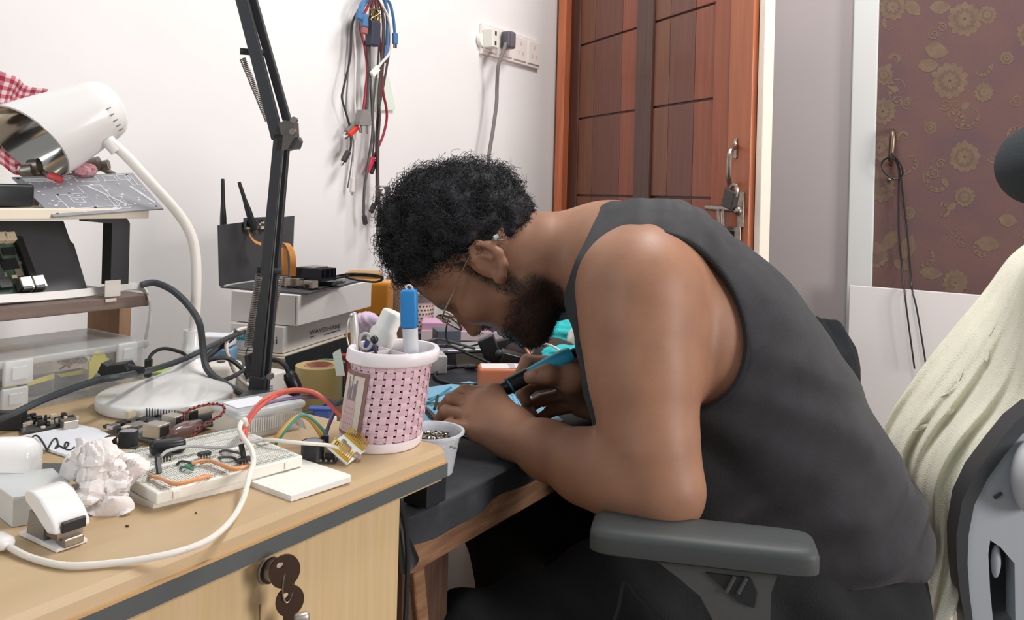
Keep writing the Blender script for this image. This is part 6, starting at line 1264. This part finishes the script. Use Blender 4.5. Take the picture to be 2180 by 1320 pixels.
MB().prism([pA_, pB_, pC_, pD_], (0, 0, .003)).build('base_plate', m_acr, ac)
hA = 133*float((pA_-EYE) @ FW)/F; ez = nrm(pD_-pA_); nz = nrm(np.cross(ez, UP)); nz *= np.sign(nz @ (EYE-pA_)); lz_ = nrm(UP-nz*.0)
MB().prism([pA_+UP*.003, pD_+UP*.003, PL(627, 459, pA_, nz), PL(466, 480, pA_, nz)], -nz*.003).build('back_plate', m_acr, ac)
def onZ(px, py, o=0.): return PL(px, py, pA_+nz*(.0005+o), nz)
Rz = np.array([ez, np.cross(nz, ez), nz])
MB().tube([Z(478, 609, zt+.005), Z(505, 604, zt+.0055), Z(540, 599, zt+.005)], .0022, 6, 4).build('glue_bead', mat('glue', 'c9c9c6', .3, alpha=.8), ac, True)
cb_ = thing('camera_board', 'small camera circuit board fixed at the top of the acrylic plate', 'circuit board', onZ(548, 490))
MB().prism([onZ(518, 489, .002), onZ(578, 486, .002), onZ(578, 461, .002), onZ(518, 464, .002)], nz*.0015).build('board', m_pcbd, cb_)
rr = random.Random(8)
for k in range(20): MB().box(onZ(545+rr.uniform(-4, 30), 475+rr.uniform(-10, 10), .004), (rr.uniform(.002, .005), rr.uniform(.002, .004), .0012), Rz).build('component', rr.choice((m_tin, m_cream2, m_chip)), cb_)
MB().lathe(onZ(532, 473, .0035), [(.0001, 0), (.0085, 0), (.0085, .004), (.0060, .0045), (.0060, .009), (.004, .009), (.004, .007), (.0001, .007)], nz, 20).build('lens', m_black, cb_, 40)
MB().box(onZ(529, 486, .0045), (.010, .004, .003), Rz, .0004).build('ribbon_socket', m_cream2, cb_); MB().box(onZ(558, 485, .0045), (.009, .005, .003), Rz, .0004).build('ribbon_socket', m_cream2, cb_)
m_fpc = mat('fpc_orange', 'd08a3e', .4)
def fpc(pts, lab, w, off): return MB().ribbon([D(x, y, d) for x, y, d in pts], w, .0006, 6).build('ribbon_cable', m_fpc, None, True, lab, 'ribbon cable')
dz0 = float((onZ(530, 490)-EYE) @ FW)
fpc([(529, 490, dz0-.008), (533, 503, dz0-.015), (542, 514, dz0-.016), (556, 520, dz0-.008)], 'orange ribbon cable curling from the camera board', V(.0045, .006, .0045), 0)
fpc([(597, 522, dz0+.0), (604, 530, dz0-.03), (606, 560, dz0-.045), (606, 585, dz0-.05)], 'orange ribbon cable, left of the two at the dev board', RT*.010, 0)
fpc([(597, 517, dz0+.0), (612, 520, dz0-.03), (622, 540, dz0-.05), (624, 560, dz0-.06), (623, 588, dz0-.06)], 'orange ribbon cable, right of the two at the dev board', RT*.010, 0)
for px, py, lab, top, d in ((476, 500, 'black stub antenna standing upright behind the acrylic plate', (474, 381), 1.40), (536, 470, 'black stub antenna leaning left behind the camera board', (509, 388), 1.40)):
    a, b = D(px+(0 if px < 500 else 6), py+20, d), D(*top, d); t = thing('antenna', lab, 'antenna', a); MB().tube([a, a*.6+b*.4, a*.35+b*.65, b*.97+a*.03, b], [.0062, .0055, .0036, .0032, .0020], 12, 3).build('rod', m_black, t, True); MB().tube([a*1.0+(a-b)*.1, a], .0050, 10).build('connector', m_dsteel, t, 40)
# dev board with heat sink
zb2 = zt+.0045; dv = thing('dev_board', 'development board with black finned heat sink on the acrylic stand', 'circuit board', Z(665, 605, zb2))
def K(px, py, h=0): return Z(px, py, zb2+h)
v0, v1, v2 = K(597, 609), K(680, 616), K(736, 600); du_ = nrm(v1-v0); dv_ = nrm(np.cross(UP, du_)); 
MB().prism([v0, v1, v2, v0+(v2-v1)], (0, 0, .0016)).build('board', m_pcbd, dv)
vv = nrm(v2-v1); Rv = np.array([du_, dv_, UP])
def kb_(name, px, py, w, d, h, m, z=.0018): return MB().box(K(px, py, z)+UP*h/2, (w, d, h), Rv, min(w, d, h)*.05).build(name, m, dv)
for px in (617, 636): kb_('usb_port', px, 610, .012, .014, .014, m_tin); kb_('port_slot', px-1, 613, .009, .002, .004, mat('usb_blue', '4a6a8a', .4), .003); kb_('port_slot', px-1, 613, .009, .002, .004, m_chip, .009)
kb_('network_port', 662, 613, .017, .016, .0125, m_tin); kb_('network_socket', 653, 616, .008, .002, .008, m_chip, .003); kb_('port', 603, 603, .010, .012, .012, m_tin)
kb_('carrier', 690, 604, .055, .03, .006, m_pcbd)
hs = MB(); hc0 = K(668, 596, .011)
Lh, Wh = 80*1.33/F, .042
hs.box(hc0+UP*.003, (Lh, Wh, .005), Rv); 
for k in range(12): hs.box(hc0+dv_*(k/11-.5)*Wh*.96+UP*.012, (Lh, .0012, .018), Rv)
hs.build('heat_sink', mat('heat_sink', '33353c', .4, .6), dv); MB().box(hc0+UP*.022, (Lh*.5, Wh*.9, .002), Rv).build('fan_plate', mat('plate_grey', '8c8b8a', .4, .7), dv)
for k, lab in enumerate(('black cable looping right from the dev board, upper', 'black cable looping right from the dev board, lower')):
    cable('board_cable', [K(706, 590+5*k, .012), D(745, 583+4*k, 1.40), D(790, 584+4*k, 1.42), D(815, 590+3*k, 1.43), D(800, 600, 1.44), D(760, 596, 1.44), D(735, 590, 1.42)], .0018, m_cab, lab)
# ---- small things left behind the boom arm
wbx = thing('charger_box', 'white charger box printed with a small mark behind the boom arm', 'box', D(556, 870, 1.16))
wc = D(556, 868, 1.16)*V(1, 1, 0)+V(0, 0, zg); dA, dB = nrm(FW*.55-RT), nrm(FW+RT*.55); hbx = D(556, 803, 1.16)[2]-zg
la_, lb_ = .075, .055; cA = wc+dA*la_/2+dB*lb_/2+UP*hbx/2; MB().box(cA, (lb_, la_, hbx), np.array([dB, -dA, UP]), .002).build('carton', mat('box_white2', 'dedad6', .5), wbx)
nn_ = nrm(np.cross(dA, UP)); nn_ *= np.sign(nn_ @ (EYE-wc)); text('print', 'R.', PL(493, 846, wc+nn_*.0004, nn_), -dA, UP, (.008, .010), m_black, wbx)
nb2 = nrm(np.cross(dB, UP)); nb2 *= np.sign(nb2 @ (EYE-wc))
for k in range(7): MB().box(PL(577, 822+5*k, wc+nb2*.0004, nb2), (.007, .0003, .0012), np.array([dB, nb2, UP])).build('print', mat('ink_grey', '77757a', .6), wbx)
cv_ = thing('white_adapter', 'white plug adapter with rounded top beside the lamp base', 'adapter', D(478, 840, 1.12)); c_ = D(470, 800, 1.19); MB().box(V(c_[0], c_[1], (zg+c_[2]+.02)/2), (.05, .05, c_[2]+.02-zg), np.array([RT, FW, UP]), .008).build('case', mat('adapter_cream', 'dedad0', .4), cv_, 40)
MB().lathe(c_+UP*.0205, [(.0001, 0), (.006, 0), (.006, .0006), (.0001, .0006)], (0, 0, 1), 14).build('socket_hole', m_chip, cv_)
MB().box(D(462, 785, 1.30)*V(1, 1, 0)+UP*(zg+.045), (.055, .04, .088), np.array([RT, FW, UP]), .003).build('blue_carton', mat('carton_blue', '7fa3c0', .5), None, False, 'light blue carton behind the lamp stem', 'box')
MB().box(D(462, 772, 1.30)*V(1, 1, 0)+UP*(zg+.1), (.05, .035, .018), np.array([RT, FW, UP]), .003).build('white_pad', m_pa, None, False, 'white paper pad on the light blue carton', 'pad')
gbx = thing('green_phone_box', 'flat box with lime green top and printed side behind the lamp base', 'box', D(360, 800, 1.09)); gc = D(352, 782, 1.10); Rg = np.array([nrm(RT+FW*.5), nrm(FW-RT*.5), UP]); hg = gc[2]-TZ
MB().box(V(gc[0], gc[1], TZ+.0005+(hg-.004)/2), (.072, .05, hg-.004), Rg, .001).build('box_side', mat('box_grey', 'b9b9ae', .5), gbx); MB().box(V(gc[0], gc[1], TZ+hg-.002), (.073, .051, .003), Rg, .001).build('box_top', mat('lime', 'a9c45a', .5), gbx)
cable('thin_black_cable', [D(312, 800, 1.0), D(314, 775, 1.0), D(325, 752, 1.01), D(350, 742, 1.02), D(385, 750, 1.03), D(398, 760, 1.04), D(430, 790, 1.06)], .0022, m_cab, 'thin black cable arching in front of the lime green box')
MB().box(D(316, 783, 1.0), (.008, .007, .022), np.array([RT, FW, UP]), .0015).build('black_connector', m_black, None, False, 'small black connector at the end of the thin arching cable', 'connector')
# cables around the boom arm
cable('lamp_cable', [D(300, 607, 1.02), D(330, 602, 1.03), D(370, 620, 1.03), D(405, 655, 1.03), D(425, 690, 1.02), D(432, 740, 1.02), D(441, 785, 1.01), D(475, 815, 1.0), D(530, 845, .985), D(575, 868, .99), D(605, 885, 1.0), D(640, 886, 1.02), D(690, 872, 1.06), D(735, 850, 1.10)], .0042, m_thick, 'thick dark cable sweeping from the shelf past the lamp to the boom base')
cable('curved_black_cable', [D(430, 800, 1.06), D(430, 775, 1.07), D(460, 763, 1.08), D(490, 765, 1.09), D(520, 790, 1.10), D(528, 806, 1.10)], .0030, m_cab, 'black cable curving over the white adapter')
cable('crossing_black_cable', [D(425, 780, 1.08), D(450, 752, 1.10), D(490, 722, 1.12), D(505, 706, 1.13)], .0042, m_cab, 'black cable crossing up to the teal labelled box')
cable('low_black_cable', [D(470, 812, 1.06), D(500, 800, 1.07), D(520, 788, 1.08), D(533, 790, 1.08)], .0028, m_cab, 'short black cable low between lamp base and boom arm')
cable('grey_white_cable', [D(560, 715, 1.15), D(540, 700, 1.15), D(515, 700, 1.14), D(490, 715, 1.12), D(482, 740, 1.10), D(492, 775, 1.10), D(510, 805, 1.10), D(540, 828, 1.10)], .0026, mat('cable_offwhite', 'cfcac2', .5), 'off white cable looping in front of the teal label')
fr = thing('ferrite_cable', 'black cable with a thick ferrite bead right of the boom arm', 'cable', D(625, 830, 1.12)); MB().tube([D(574, 765, 1.13), D(592, 768, 1.13), D(608, 780, 1.12), D(615, 796, 1.12), D(620, 810, 1.12), D(632, 835, 1.12), D(632, 855, 1.12), D(618, 862, 1.10)], .0034, m_cab and 8, 6).build('cable', m_cab, fr, True)
MB().tube([D(613, 793, 1.12), D(618, 802, 1.12), D(629, 826, 1.12), D(631, 830, 1.12)], [.0065, .0095, .0095, .008], 12).build('ferrite_bead', m_black, fr, 40)
cable('bench_cable', [D(600, 872, 1.05), D(650, 880, 1.06), D(700, 862, 1.10), D(740, 850, 1.14)], .0032, m_cab, 'black cable lying just beyond the desk end')
# tape roll, green tape, red book
def roll(name, lab, px, py, d, r, ri, h, mo, ms, z=None):
    c = D(px, py, d); z = zg if z is None else z; c = V(c[0], c[1], z); t = thing(name, lab, 'tape', c)
    MB().lathe(c, [(ri, 0), (r, 0), (r, h), (ri, h), (ri, 0)], (0, 0, 1), 36, cap=False).build('tape_body', mo, t, 40); MB().lathe(c, [(ri-.002, 0), (ri, 0), (ri, h+.001), (ri-.002, h+.001), (ri-.002, 0)], (0, 0, 1), 30, cap=False).build('core', ms, t, 40); return c
hz = D(678, 783, 1.2)[2]-zg
roll('tape_roll', 'yellowed clear tape roll between the ferrite cable and the pink cup', 679, 800, 1.22, .0345, .022, hz, mat('tape_yellow', 'd9c48f', .3, var=.2, scale=12, col2='c3a860'), mat('core_pink', 'cf9c86', .7))
roll('green_tape_roll', 'flat green tape roll behind the yellowed one', 690, 780, 1.36, .034, .022, D(690, 772, 1.36)[2]-zg, mat('tape_green', '4aa58c', .4), mat('core_card', 'b59a7c', .7))
rbk = D(690, 770, 1.45); MB().box(V(rbk[0], rbk[1], (zg+D(690, 752, 1.45)[2])/2), (.09, .02, D(690, 752, 1.45)[2]-zg), np.array([RT, FW, UP]), .003).build('red_book', mat('book_red', 'b04a48', .6), None, False, 'red book standing behind the green tape roll', 'book')
bc = P(688, 872); bco = G(690, 905)*0+D(686, 880, .98); bco = V(bco[0], bco[1], D(686, 880, .98)[2]-.004); MB().box(V(bco[0], bco[1], (zg+bco[2])/2-.0005), (.03, .02, bco[2]-zg-.001), bev=.001).build('small_carton', m_pa, None, False, 'small white carton under the blue clip', 'box'); bj = thing('blue_clip', 'blue plastic clip between the desk end and the pink cup', 'clip', bco); MB().box(bco+UP*.004, (.020, .012, .010), np.array([RT, FW, UP]), .002).build('clip_body', mat('clip_blue', '4a62a0', .4), bj); MB().box(bco+UP*.010, (.032, .014, .003), np.array([RT, FW, UP]), .001).build('clip_top', mat('clip_blue2', '3f57a0', .4), bj)
for k, (pts, lab) in enumerate(((((598, 900), (690, 880), (718, 868), (640, 880)), 'white paper strip lying on the bench beyond the desk end'), (((605, 862), (640, 858), (650, 875), (612, 884)), 'small printed white leaflet beside the ferrite cable'))): MB().prism([G(x, y, .001+.004*k) for x, y in pts], (0, 0, .0015)).build('paper_slip', m_pa, None, False, lab, 'paper')
# orange bag and brown pot behind, second cup, lilac tissue
obx = D(800, 650, 1.62); ob = thing('orange_carton', 'glossy orange carton behind the white boxes', 'box', V(obx[0], obx[1], zg)); ho = D(800, 597, 1.62)[2]-zg
MB().box(V(obx[0], obx[1], zg+ho/2)-RT*.012, (.085, .06, ho), np.array([RT, FW, UP]), .006).build('carton', mat('orange_gloss', 'd98f2e', .25, var=.15, scale=10), ob); MB().box(V(obx[0], obx[1], zg+ho*.62)-RT*.012-FW*.0305, (.085, .001, .0015), np.array([RT, FW, UP])).build('fold_line', mat('fold_brown', '8d5b24', .5), ob)
jc = D(848, 650, 1.75); MB().lathe(V(jc[0], jc[1], zg), [(.001, 0), (.03, 0), (.032, .06), (.03, D(848, 598, 1.75)[2]-zg), (.024, D(848, 585, 1.75)[2]-zg), (.02, D(848, 585, 1.75)[2]-zg), (.001, .02)], (0, 0, 1), 24).build('brown_jar', mat('jar_brown', '8a7265', .35), None, True, 'brown tinted jar behind the orange carton', 'jar')
MB().box(V(*D(775, 592, 1.7))*V(1, 1, 0)+UP*((zg+D(775, 578, 1.7)[2])/2), (.07, .05, D(775, 578, 1.7)[2]-zg), np.array([RT, FW, UP]), .004).build('brown_parcel', mat('parcel', 'b98d55', .7), None, False, 'brown paper parcel behind the dev board cables', 'parcel')
c2c = Z(891, 706, zg); d2 = float((c2c-EYE) @ FW); h22 = 76*d2/F; r2 = 33*d2/F
c2 = thing('perforated_cup', 'cream perforated pencil cup with dark rim behind the blue marker', 'pencil cup', c2c)
mb = MB().lathe(c2c, [(r2*.84, 0), (r2, h22*.9)], (0, 0, 1), 36, cap=False); mb.build('cup_wall', mat('cup_cream', 'd9c9bc', .5), c2, True)
MB().lathe(c2c+UP*h22*.86, [(r2*.95, 0), (r2*1.06, 0), (r2*1.07, h22*.14), (r2*.98, h22*.14), (r2*.95, 0)], (0, 0, 1), 36, cap=False).build('rim', mat('cup_dark_rim', '6f6661', .4), c2, True)
hm_ = MB()
for i in range(7):
    for k in range(26):
        q = 2*math.pi*(k+.5*(i % 2))/26; rr_ = (r2*.84+(r2*.16)*(.1+.11*i)/.9)*1.004; c = c2c+V(math.cos(q)*rr_, math.sin(q)*rr_, h22*(.1+.11*i)); tt = V(-math.sin(q), math.cos(q), 0)*.0022; uu = UP*.0020; hm_.add([c-tt-uu, c+tt-uu, c+tt+uu, c-tt+uu], [(0, 1, 2, 3)])
hm_.build('perforation', mat('hole_dark', '4d423d', .7), c2, kind='stuff', fix=False)
MB().tube([c2c+UP*h22*.99+V(r2*.9, 0, 0), c2c+UP*h22*.99-V(r2*.9, 0, 0)], .002, 6).build('divider', mat('cup_dark_rim', '6f6661', .4), c2)
lump('lilac_tissue', D(782, 690, 1.35), np.array([RT, FW, UP]), (.022, .016, .020), .32, mat('tissue_lilac', 'd9c3da', .85), 'crumpled lilac tissue behind the silver pen', 'tissue', 12, 26)
ltb = D(782, 715, 1.35); MB().box(V(ltb[0], ltb[1], (zg+D(782, 706, 1.35)[2])/2), (.05, .04, D(782, 706, 1.35)[2]-zg), np.array([RT, FW, UP]), .002).build('low_carton', mat('carton_grey', '8f8a86', .6), None, False, 'grey carton carrying the lilac tissue', 'box')
# ---- centre of the bench
mat_ = thing('work_mat', 'light blue silicone work mat under the hands', 'mat', G(1010, 880)); MB().prism([G(x, y, .0) for x, y in ((880, 900), (1010, 935), (1200, 900), (1140, 850), (1000, 815), (900, 830))], (0, 0, .003)).build('mat_sheet', mat('mat_blue', '7fb4cf', .5), mat_)
for a, b in (((905, 862), (960, 825)), ((912, 850), (985, 826)), ((985, 826), (1010, 818))): MB().tube([G(*a, .004), G(*b, .004)], .0022, 6).build('mat_ridge', mat('mat_teal', '4f93aa', .5), mat_, True)
gw = MB(); [gw.box(G(1090+8*i+2*j, 842+5*j-.0*i, .0045), (.0018, .0018, .0012), np.array([RT, FW, UP])) for i in range(6) for j in range(5)]; gw.build('mat_grid', mat('mat_grid', '3b88a8', .5), mat_, kind='stuff')
for i, (a, b, r, m, lab) in enumerate((((905, 858), (960, 852), .0012, mc['n'], 'thin bare component lead on the blue mat'), ((925, 870), (932, 842), .0022, m_cab, 'short dark component standing on the blue mat left of the hand'), ((895, 852), (950, 862), .0011, mat('wire_green', '3d7a64', .45), 'green wire scrap on the blue mat'), ((912, 885), (935, 893), .0013, m_cab, 'bent black wire scrap on the blue mat'))):
    cable('wire_scrap', [G(*a, .0052), G((a[0]+b[0])/2, (a[1]+b[1])/2+3, .006), G(*b, .0052)], r, m, lab, 'wire', sm=4)
cable('black_power_lead', [G(875, 860, .004), G(905, 872, .004), G(930, 900, .004), G(945, 925, .004), G(960, 960, .004)], .0052, m_cab, 'thick black lead on the bench between mat and bowl')
cable('oval_cable', [G(1015, 820, .003), G(950, 815, .003), G(926, 800, .003), G(940, 788, .003), G(985, 777, .003), G(1040, 775, .003), G(1080, 780, .003)], .0030, m_cab, 'black cable lying in a long oval on the bench')
bwl = thing('screw_bowl', 'clear plastic tub of small screws at the desk corner', 'bowl', G(928, 990)); bc = D(915, 935, .905); bzz = D(930, 1004, .905)[2]; bc = V(bc[0], bc[1], bzz); rb_ = .036; hb_ = D(930, 916, .905)[2]-bzz
MB().lathe(bc, [(.001, 0), (rb_*.72, 0), (rb_*.94, hb_*.93), (rb_*1.06, hb_*.95), (rb_*1.06, hb_), (rb_*.97, hb_), (rb_*.92, hb_*.92), (rb_*.70, .002), (.001, .002)], (0, 0, 1), 40, cap=False).build('tub', mat('tub_plastic', 'dfe3ea', .3, alpha=.66), bwl, 50)
rr = random.Random(2); sw = MB()
for k in range(320):
    q, r = rr.uniform(0, 6.28), rb_*.86*math.sqrt(rr.random()); p = bc+V(r*math.cos(q), r*math.sin(q), hb_*(.66+.12*rr.random()+.08*(1-r/rb_))); d = nrm([rr.gauss(0, 1), rr.gauss(0, 1), rr.gauss(0, .5)]); sw.tube([p, p+d*.005], .0009, 5); sw.tube([p, p+d*.0009], .0018, 6)
sw.build('screws', mat('screw_steel', 'a59d92', .3, .9), bwl, kind='stuff'); MB().lathe(bc+UP*.003, [(.001, 0), (rb_*.70, 0), (rb_*.84, hb_*.64), (.001, hb_*.66)], (0, 0, 1), 24).build('screw_bed', m_dsteel, bwl, True)
MB().box(V(bc[0], bc[1]+.005, (zg+bzz)/2-.0005), (.034, .034, bzz-zg-.001), bev=.002).build('dark_block', m_cov, None, False, 'dark block under the tub of screws', 'block')
# orange box
og_ = thing('orange_box', 'orange box with a white label on top beside the soldering hand', 'box', G(1080, 830)); oc = G(1020, 833); od = float((oc-EYE) @ FW); ho2 = D(1018, 786, od)[2]-zg; oa = nrm(RT+FW*.12); ob2 = nrm(FW-RT*.12); OL, OW = .095, .05
MB().box(oc+oa*OL/2+ob2*OW/2+UP*ho2/2, (OL, OW, ho2), np.array([oa, ob2, UP]), .005).build('case', mat('case_orange', 'dd7a52', .45), og_, 40); MB().box(oc+oa*OL/2+ob2*OW/2+UP*(ho2+.0002), (OL*.9, OW*.86, .0008), np.array([oa, ob2, UP])).build('top_label', mat('label_white', 'e6e0dd', .5), og_)
MB().box(oc+oa*OL*.62+ob2*OW*.5+UP*(ho2+.0008), (OL*.12, OW*.86, .0004), np.array([oa, ob2, UP])).build('label_stripe', mat('label_grey', 'b9b3b8', .5), og_)
# soldering iron held in the right hand
si = thing('soldering_iron', 'soldering iron with black grip and light blue handle held in his right hand', 'soldering iron', D(1120, 812, 1.185))
def S(px, py, d): return D(px, py, d)
MB().tube([S(1050, 826, 1.150), S(1068, 826, 1.155)], [.0012, .0028], 10).build('tip', m_metal, si, True)
MB().tube([S(1066, 829, 1.155), S(1080, 825, 1.158), S(1082, 822, 1.158), S(1125, 799, 1.168)], [.0085, .0105, .0118, .0112], 18).build('grip', m_black, si, 40)
MB().tube([S(1084, 823, 1.1585), S(1087, 821, 1.159)], .0128, 18).build('grip_ring', mat('ring_teal', '3f7f92', .4), si, 40)
MB().tube([S(1120, 801, 1.168), S(1160, 780, 1.176), S(1200, 762, 1.184), S(1216, 754, 1.187)], [.0095, .0102, .0125, .0105], 18, 3).build('handle', mat('handle_blue', '3fb0d0', .35), si, 50)
MB().tube([S(1212, 756, 1.186), S(1235, 747, 1.20), S(1262, 742, 1.22), S(1320, 752, 1.28), S(1400, 800, 1.40)], [.0078, .0066, .0058, .005, .005], 10, 5).build('cord', m_cab, si, True)
# adapters and gadgets behind
def gbox(name, lab, px, py, d, w, dp_, ytop, m, cat, ang=0., bev=.002, parts=()):
    c = D(px, py, d); h = max(.004, D(px, ytop, d)[2]-zg); A_ = np.array([RT*math.cos(ang)+FW*math.sin(ang), FW*math.cos(ang)-RT*math.sin(ang), UP]); t = thing(name, lab, cat, V(c[0], c[1], zg)); MB().box(V(c[0], c[1], zg+h/2), (w, dp_, h), A_, bev).build('case', m, t, 40)
    for nm, u, v, z, s, mm in parts: MB().box(V(c[0], c[1], zg+h*z)+A_[0]*w*u+A_[1]*dp_*v, s, A_, min(s)*.1).build(nm, mm, t)
    return t
m_gdark = mat('gadget_dark', '3a3c40', .45); m_gsil = mat('gadget_silver', 'a9aab2', .35, .5); m_gold_ = mat('gadget_gold', '8a8373', .4, .5)
gbox('slate_charger', 'slate blue charger block behind the grey gadget box', 950, 740, 1.70, .05, .05, 700, mat('slate', '565b66', .45), 'charger', .3)
gbox('grey_gadget_box', 'grey lidded metal gadget box behind the orange box', 995, 770, 1.66, .115, .075, 742, m_gdark, 'box', .35, .002, (('front_plate', .0, -.505, .45, (.07, .001, .026), m_gold_), ('screw', .3, -.52, .5, (.004, .002, .004), m_tin)))
gt = D(985, 748, 1.66); MB().box(V(gt[0], gt[1], D(985, 742, 1.66)[2]+.003), (.125, .085, .005), np.array([RT*.94+FW*.34, FW*.94-RT*.34, UP]), .001).build('silver_tablet', m_gsil, None, False, 'silver slab lying on the grey gadget box', 'slab')
gbox('white_router_board', 'white plastic switch with black socket right of the pink cup', 918, 783, 1.58, .05, .07, 752, mat('switch_white', 'd5d2d0', .4), 'switch', .25, .002, (('socket', -.3, -.505, .4, (.010, .002, .014), m_chip),))
def tiltbox(name, lab, px, py, d, size, tilt, m, cat, par=None):
    c = D(px, py, d); A_ = axes(RT*math.cos(tilt[0])+UP*math.sin(tilt[0])+FW*tilt[1], z=UP*math.cos(tilt[0])-RT*math.sin(tilt[0])); return MB().box(c, size, A_, .003).build(name, m, par, 40, lab, cat)
tiltbox('leaning_adapter', 'black rectangular adapter leaning left behind the orange box', 1047, 752, 1.58, (.032, .03, .066), (.42, 0), m_black, 'adapter')
tiltbox('black_power_brick', 'black power brick with a thin cable out of its top', 1078, 745, 1.66, (.044, .03, .048), (.25, .1), mat('brick_black', '303133', .4), 'adapter')
tiltbox('flat_black_adapter', 'flat black adapter lying behind the soldering hand', 1105, 772, 1.55, (.075, .04, .030), (-.25, .1), m_black, 'adapter')
MB().sphere(D(1063, 753, 1.54), .008, 10).build('black_ball', m_gdark, None, True, 'small round black knob between the two black adapters', 'knob')
cable('thin_adapter_cable', [D(1080, 730, 1.66), D(1072, 718, 1.66), D(1058, 705, 1.66), D(1045, 695, 1.68), D(1030, 690, 1.7)], .0014, m_cab, 'thin black cable rising from the power brick under the chin')
lump('dark_cloth_heap', D(1150, 755, 1.66), np.array([RT, FW, UP]), (.082, .05, .036), .15, mat('heap_brown', '3a3230', .9), 'dark brown cloth heap behind the blue iron handle', 'cloth', 31, 26)
tiltbox('dark_keyboard', 'dark flat keypad under his right wrist', 1225, 795, 1.46, (.12, .05, .014), (-.18, .1), mat('keypad', '45484c', .5), 'keypad')
lump('cyan_cloth', D(1195, 722, 1.74), np.array([RT, FW, UP]), (.045, .04, .040), .30, mat('cyan_cloth', '35b9bd', .85, bump=.4, bscale=90), 'crumpled cyan cloth behind the bench under his chest', 'cloth', 33, 34)
lump('cyan_cloth', D(1215, 755, 1.62), np.array([RT, FW, UP]), (.060, .035, .018), .30, mat('cyan_cloth', '35b9bd', .85), 'flat cyan cloth end lying nearer the iron handle', 'cloth', 36, 30)
lump('white_cloth', D(1252, 730, 1.70), np.array([RT, FW, UP]), (.045, .035, .050), .16, mat('white_cloth', 'e2e4dc', .9), 'white cloth bundle beside the cyan cloth', 'cloth', 37, 28)
for px, py, d, lab in ((1145, 710, 1.85, 'pink foam block end right of his chin'),): lump('pink_wrapping', D(px, py, d), np.array([RT, FW, UP]), (.05, .04, .045), .2, mat('pink_wrap', 'd8a7c6', .7), 'crumpled pink wrapping right of his chin', 'wrapping', 41, 24)
pkf = D(1020, 715, 1.95); hpk = D(1000, 682, 1.95)[2]-zg; pf = thing('pink_foam_block', 'long pink foam block with a pale front along the back wall', 'foam block', V(pkf[0], pkf[1], zg)); Rp = np.array([V(1, 0, 0), V(0, 1, 0), UP]); A0 = np.array([nrm(RT+FW*.05), nrm(FW-RT*.05), UP])
MB().box(V(pkf[0], pkf[1], zg+hpk/2), (.27, .08, hpk), A0, .003).build('foam', mat('foam_pink', 'dba9c9', .7), pf); MB().box(V(pkf[0], pkf[1], zg+hpk*.27)-A0[1]*.042, (.27, .004, hpk*.54), A0, .001).build('front_sheet', mat('foam_pale', 'e8d5d6', .7), pf)
gbox('black_case', 'black case standing under his neck behind the cyan cloth', 1225, 690, 2.02, .11, .06, 632, mat('case_black', '1b1c20', .5), 'case', .1)
yl2 = D(1128, 738, 1.74); lump('yellow_sponge', yl2, np.array([RT, FW, UP]), (.040, .03, .010), .15, mat('sponge_yellow', 'dcd96a', .8), 'flat yellow sponge under his chin', 'sponge', 44, 20)
for i, (pts, r, m, lab) in enumerate((([(960, 660, 1.60), (950, 700, 1.6), (952, 725, 1.6), (970, 742, 1.6), (1010, 735, 1.6), (1040, 727, 1.6)], .0016, m_cab, 'thin black wire hanging in a loop below the glasses'), ([(905, 742, 1.58), (960, 738, 1.57), (1000, 755, 1.56), (1040, 772, 1.55), (1060, 785, 1.54)], .0026, m_cab, 'black cable crossing in front of the grey gadget box'), ([(900, 730, 1.6), (930, 722, 1.62), (960, 728, 1.6), (1010, 742, 1.5)], .0026, mc['d'], 'dark cable behind the grey gadget box'), ([(1100, 728, 1.5), (1118, 740, 1.47), (1128, 755, 1.44), (1135, 770, 1.4)], .0022, mat('wire_copper', 'cf8a62', .4), 'copper coloured wire behind the hand'), ([(1132, 752, 1.5), (1140, 738, 1.5), (1165, 733, 1.5), (1190, 745, 1.48), (1200, 755, 1.46)], .0020, mat('wire_pale', 'dfe2d4', .4), 'pale wire arching above the iron'), ([(1215, 790, 1.42), (1240, 800, 1.40), (1262, 812, 1.38)], .0018, m_rw, 'red wire behind the wrist'), ([(840, 720, 1.45), (900, 742, 1.5), (950, 735, 1.55), (990, 748, 1.5)], .0024, m_cab, 'black cable emerging behind the pink cup'))):
    cable('loose_cable', [D(x, y, d) for x, y, d in pts], r, m, lab, 'cable')
hd = thing('pin_header_strip', 'short pin header strip lying inside the oval cable', 'pin header', G(1000, 785)); hp0 = G(1000, 785, .003); MB().box(hp0, (.020, .0026, .004), np.array([RT, FW, UP])).build('strip', m_black, hd)
for k in range(7): MB().box(hp0+RT*(k-3)*.0026+UP*.006, (.0008, .0008, .009), np.array([RT, FW, UP])).build('pin', m_metal, hd)
MB().prism([G(x, y, .001) for x, y in ((940, 778), (1010, 772), (1030, 776), (1000, 781), (945, 783))], (0, 0, .004)).build('grey_ruler', m_gsil, None, False, 'grey flat tool lying behind the oval cable', 'tool')
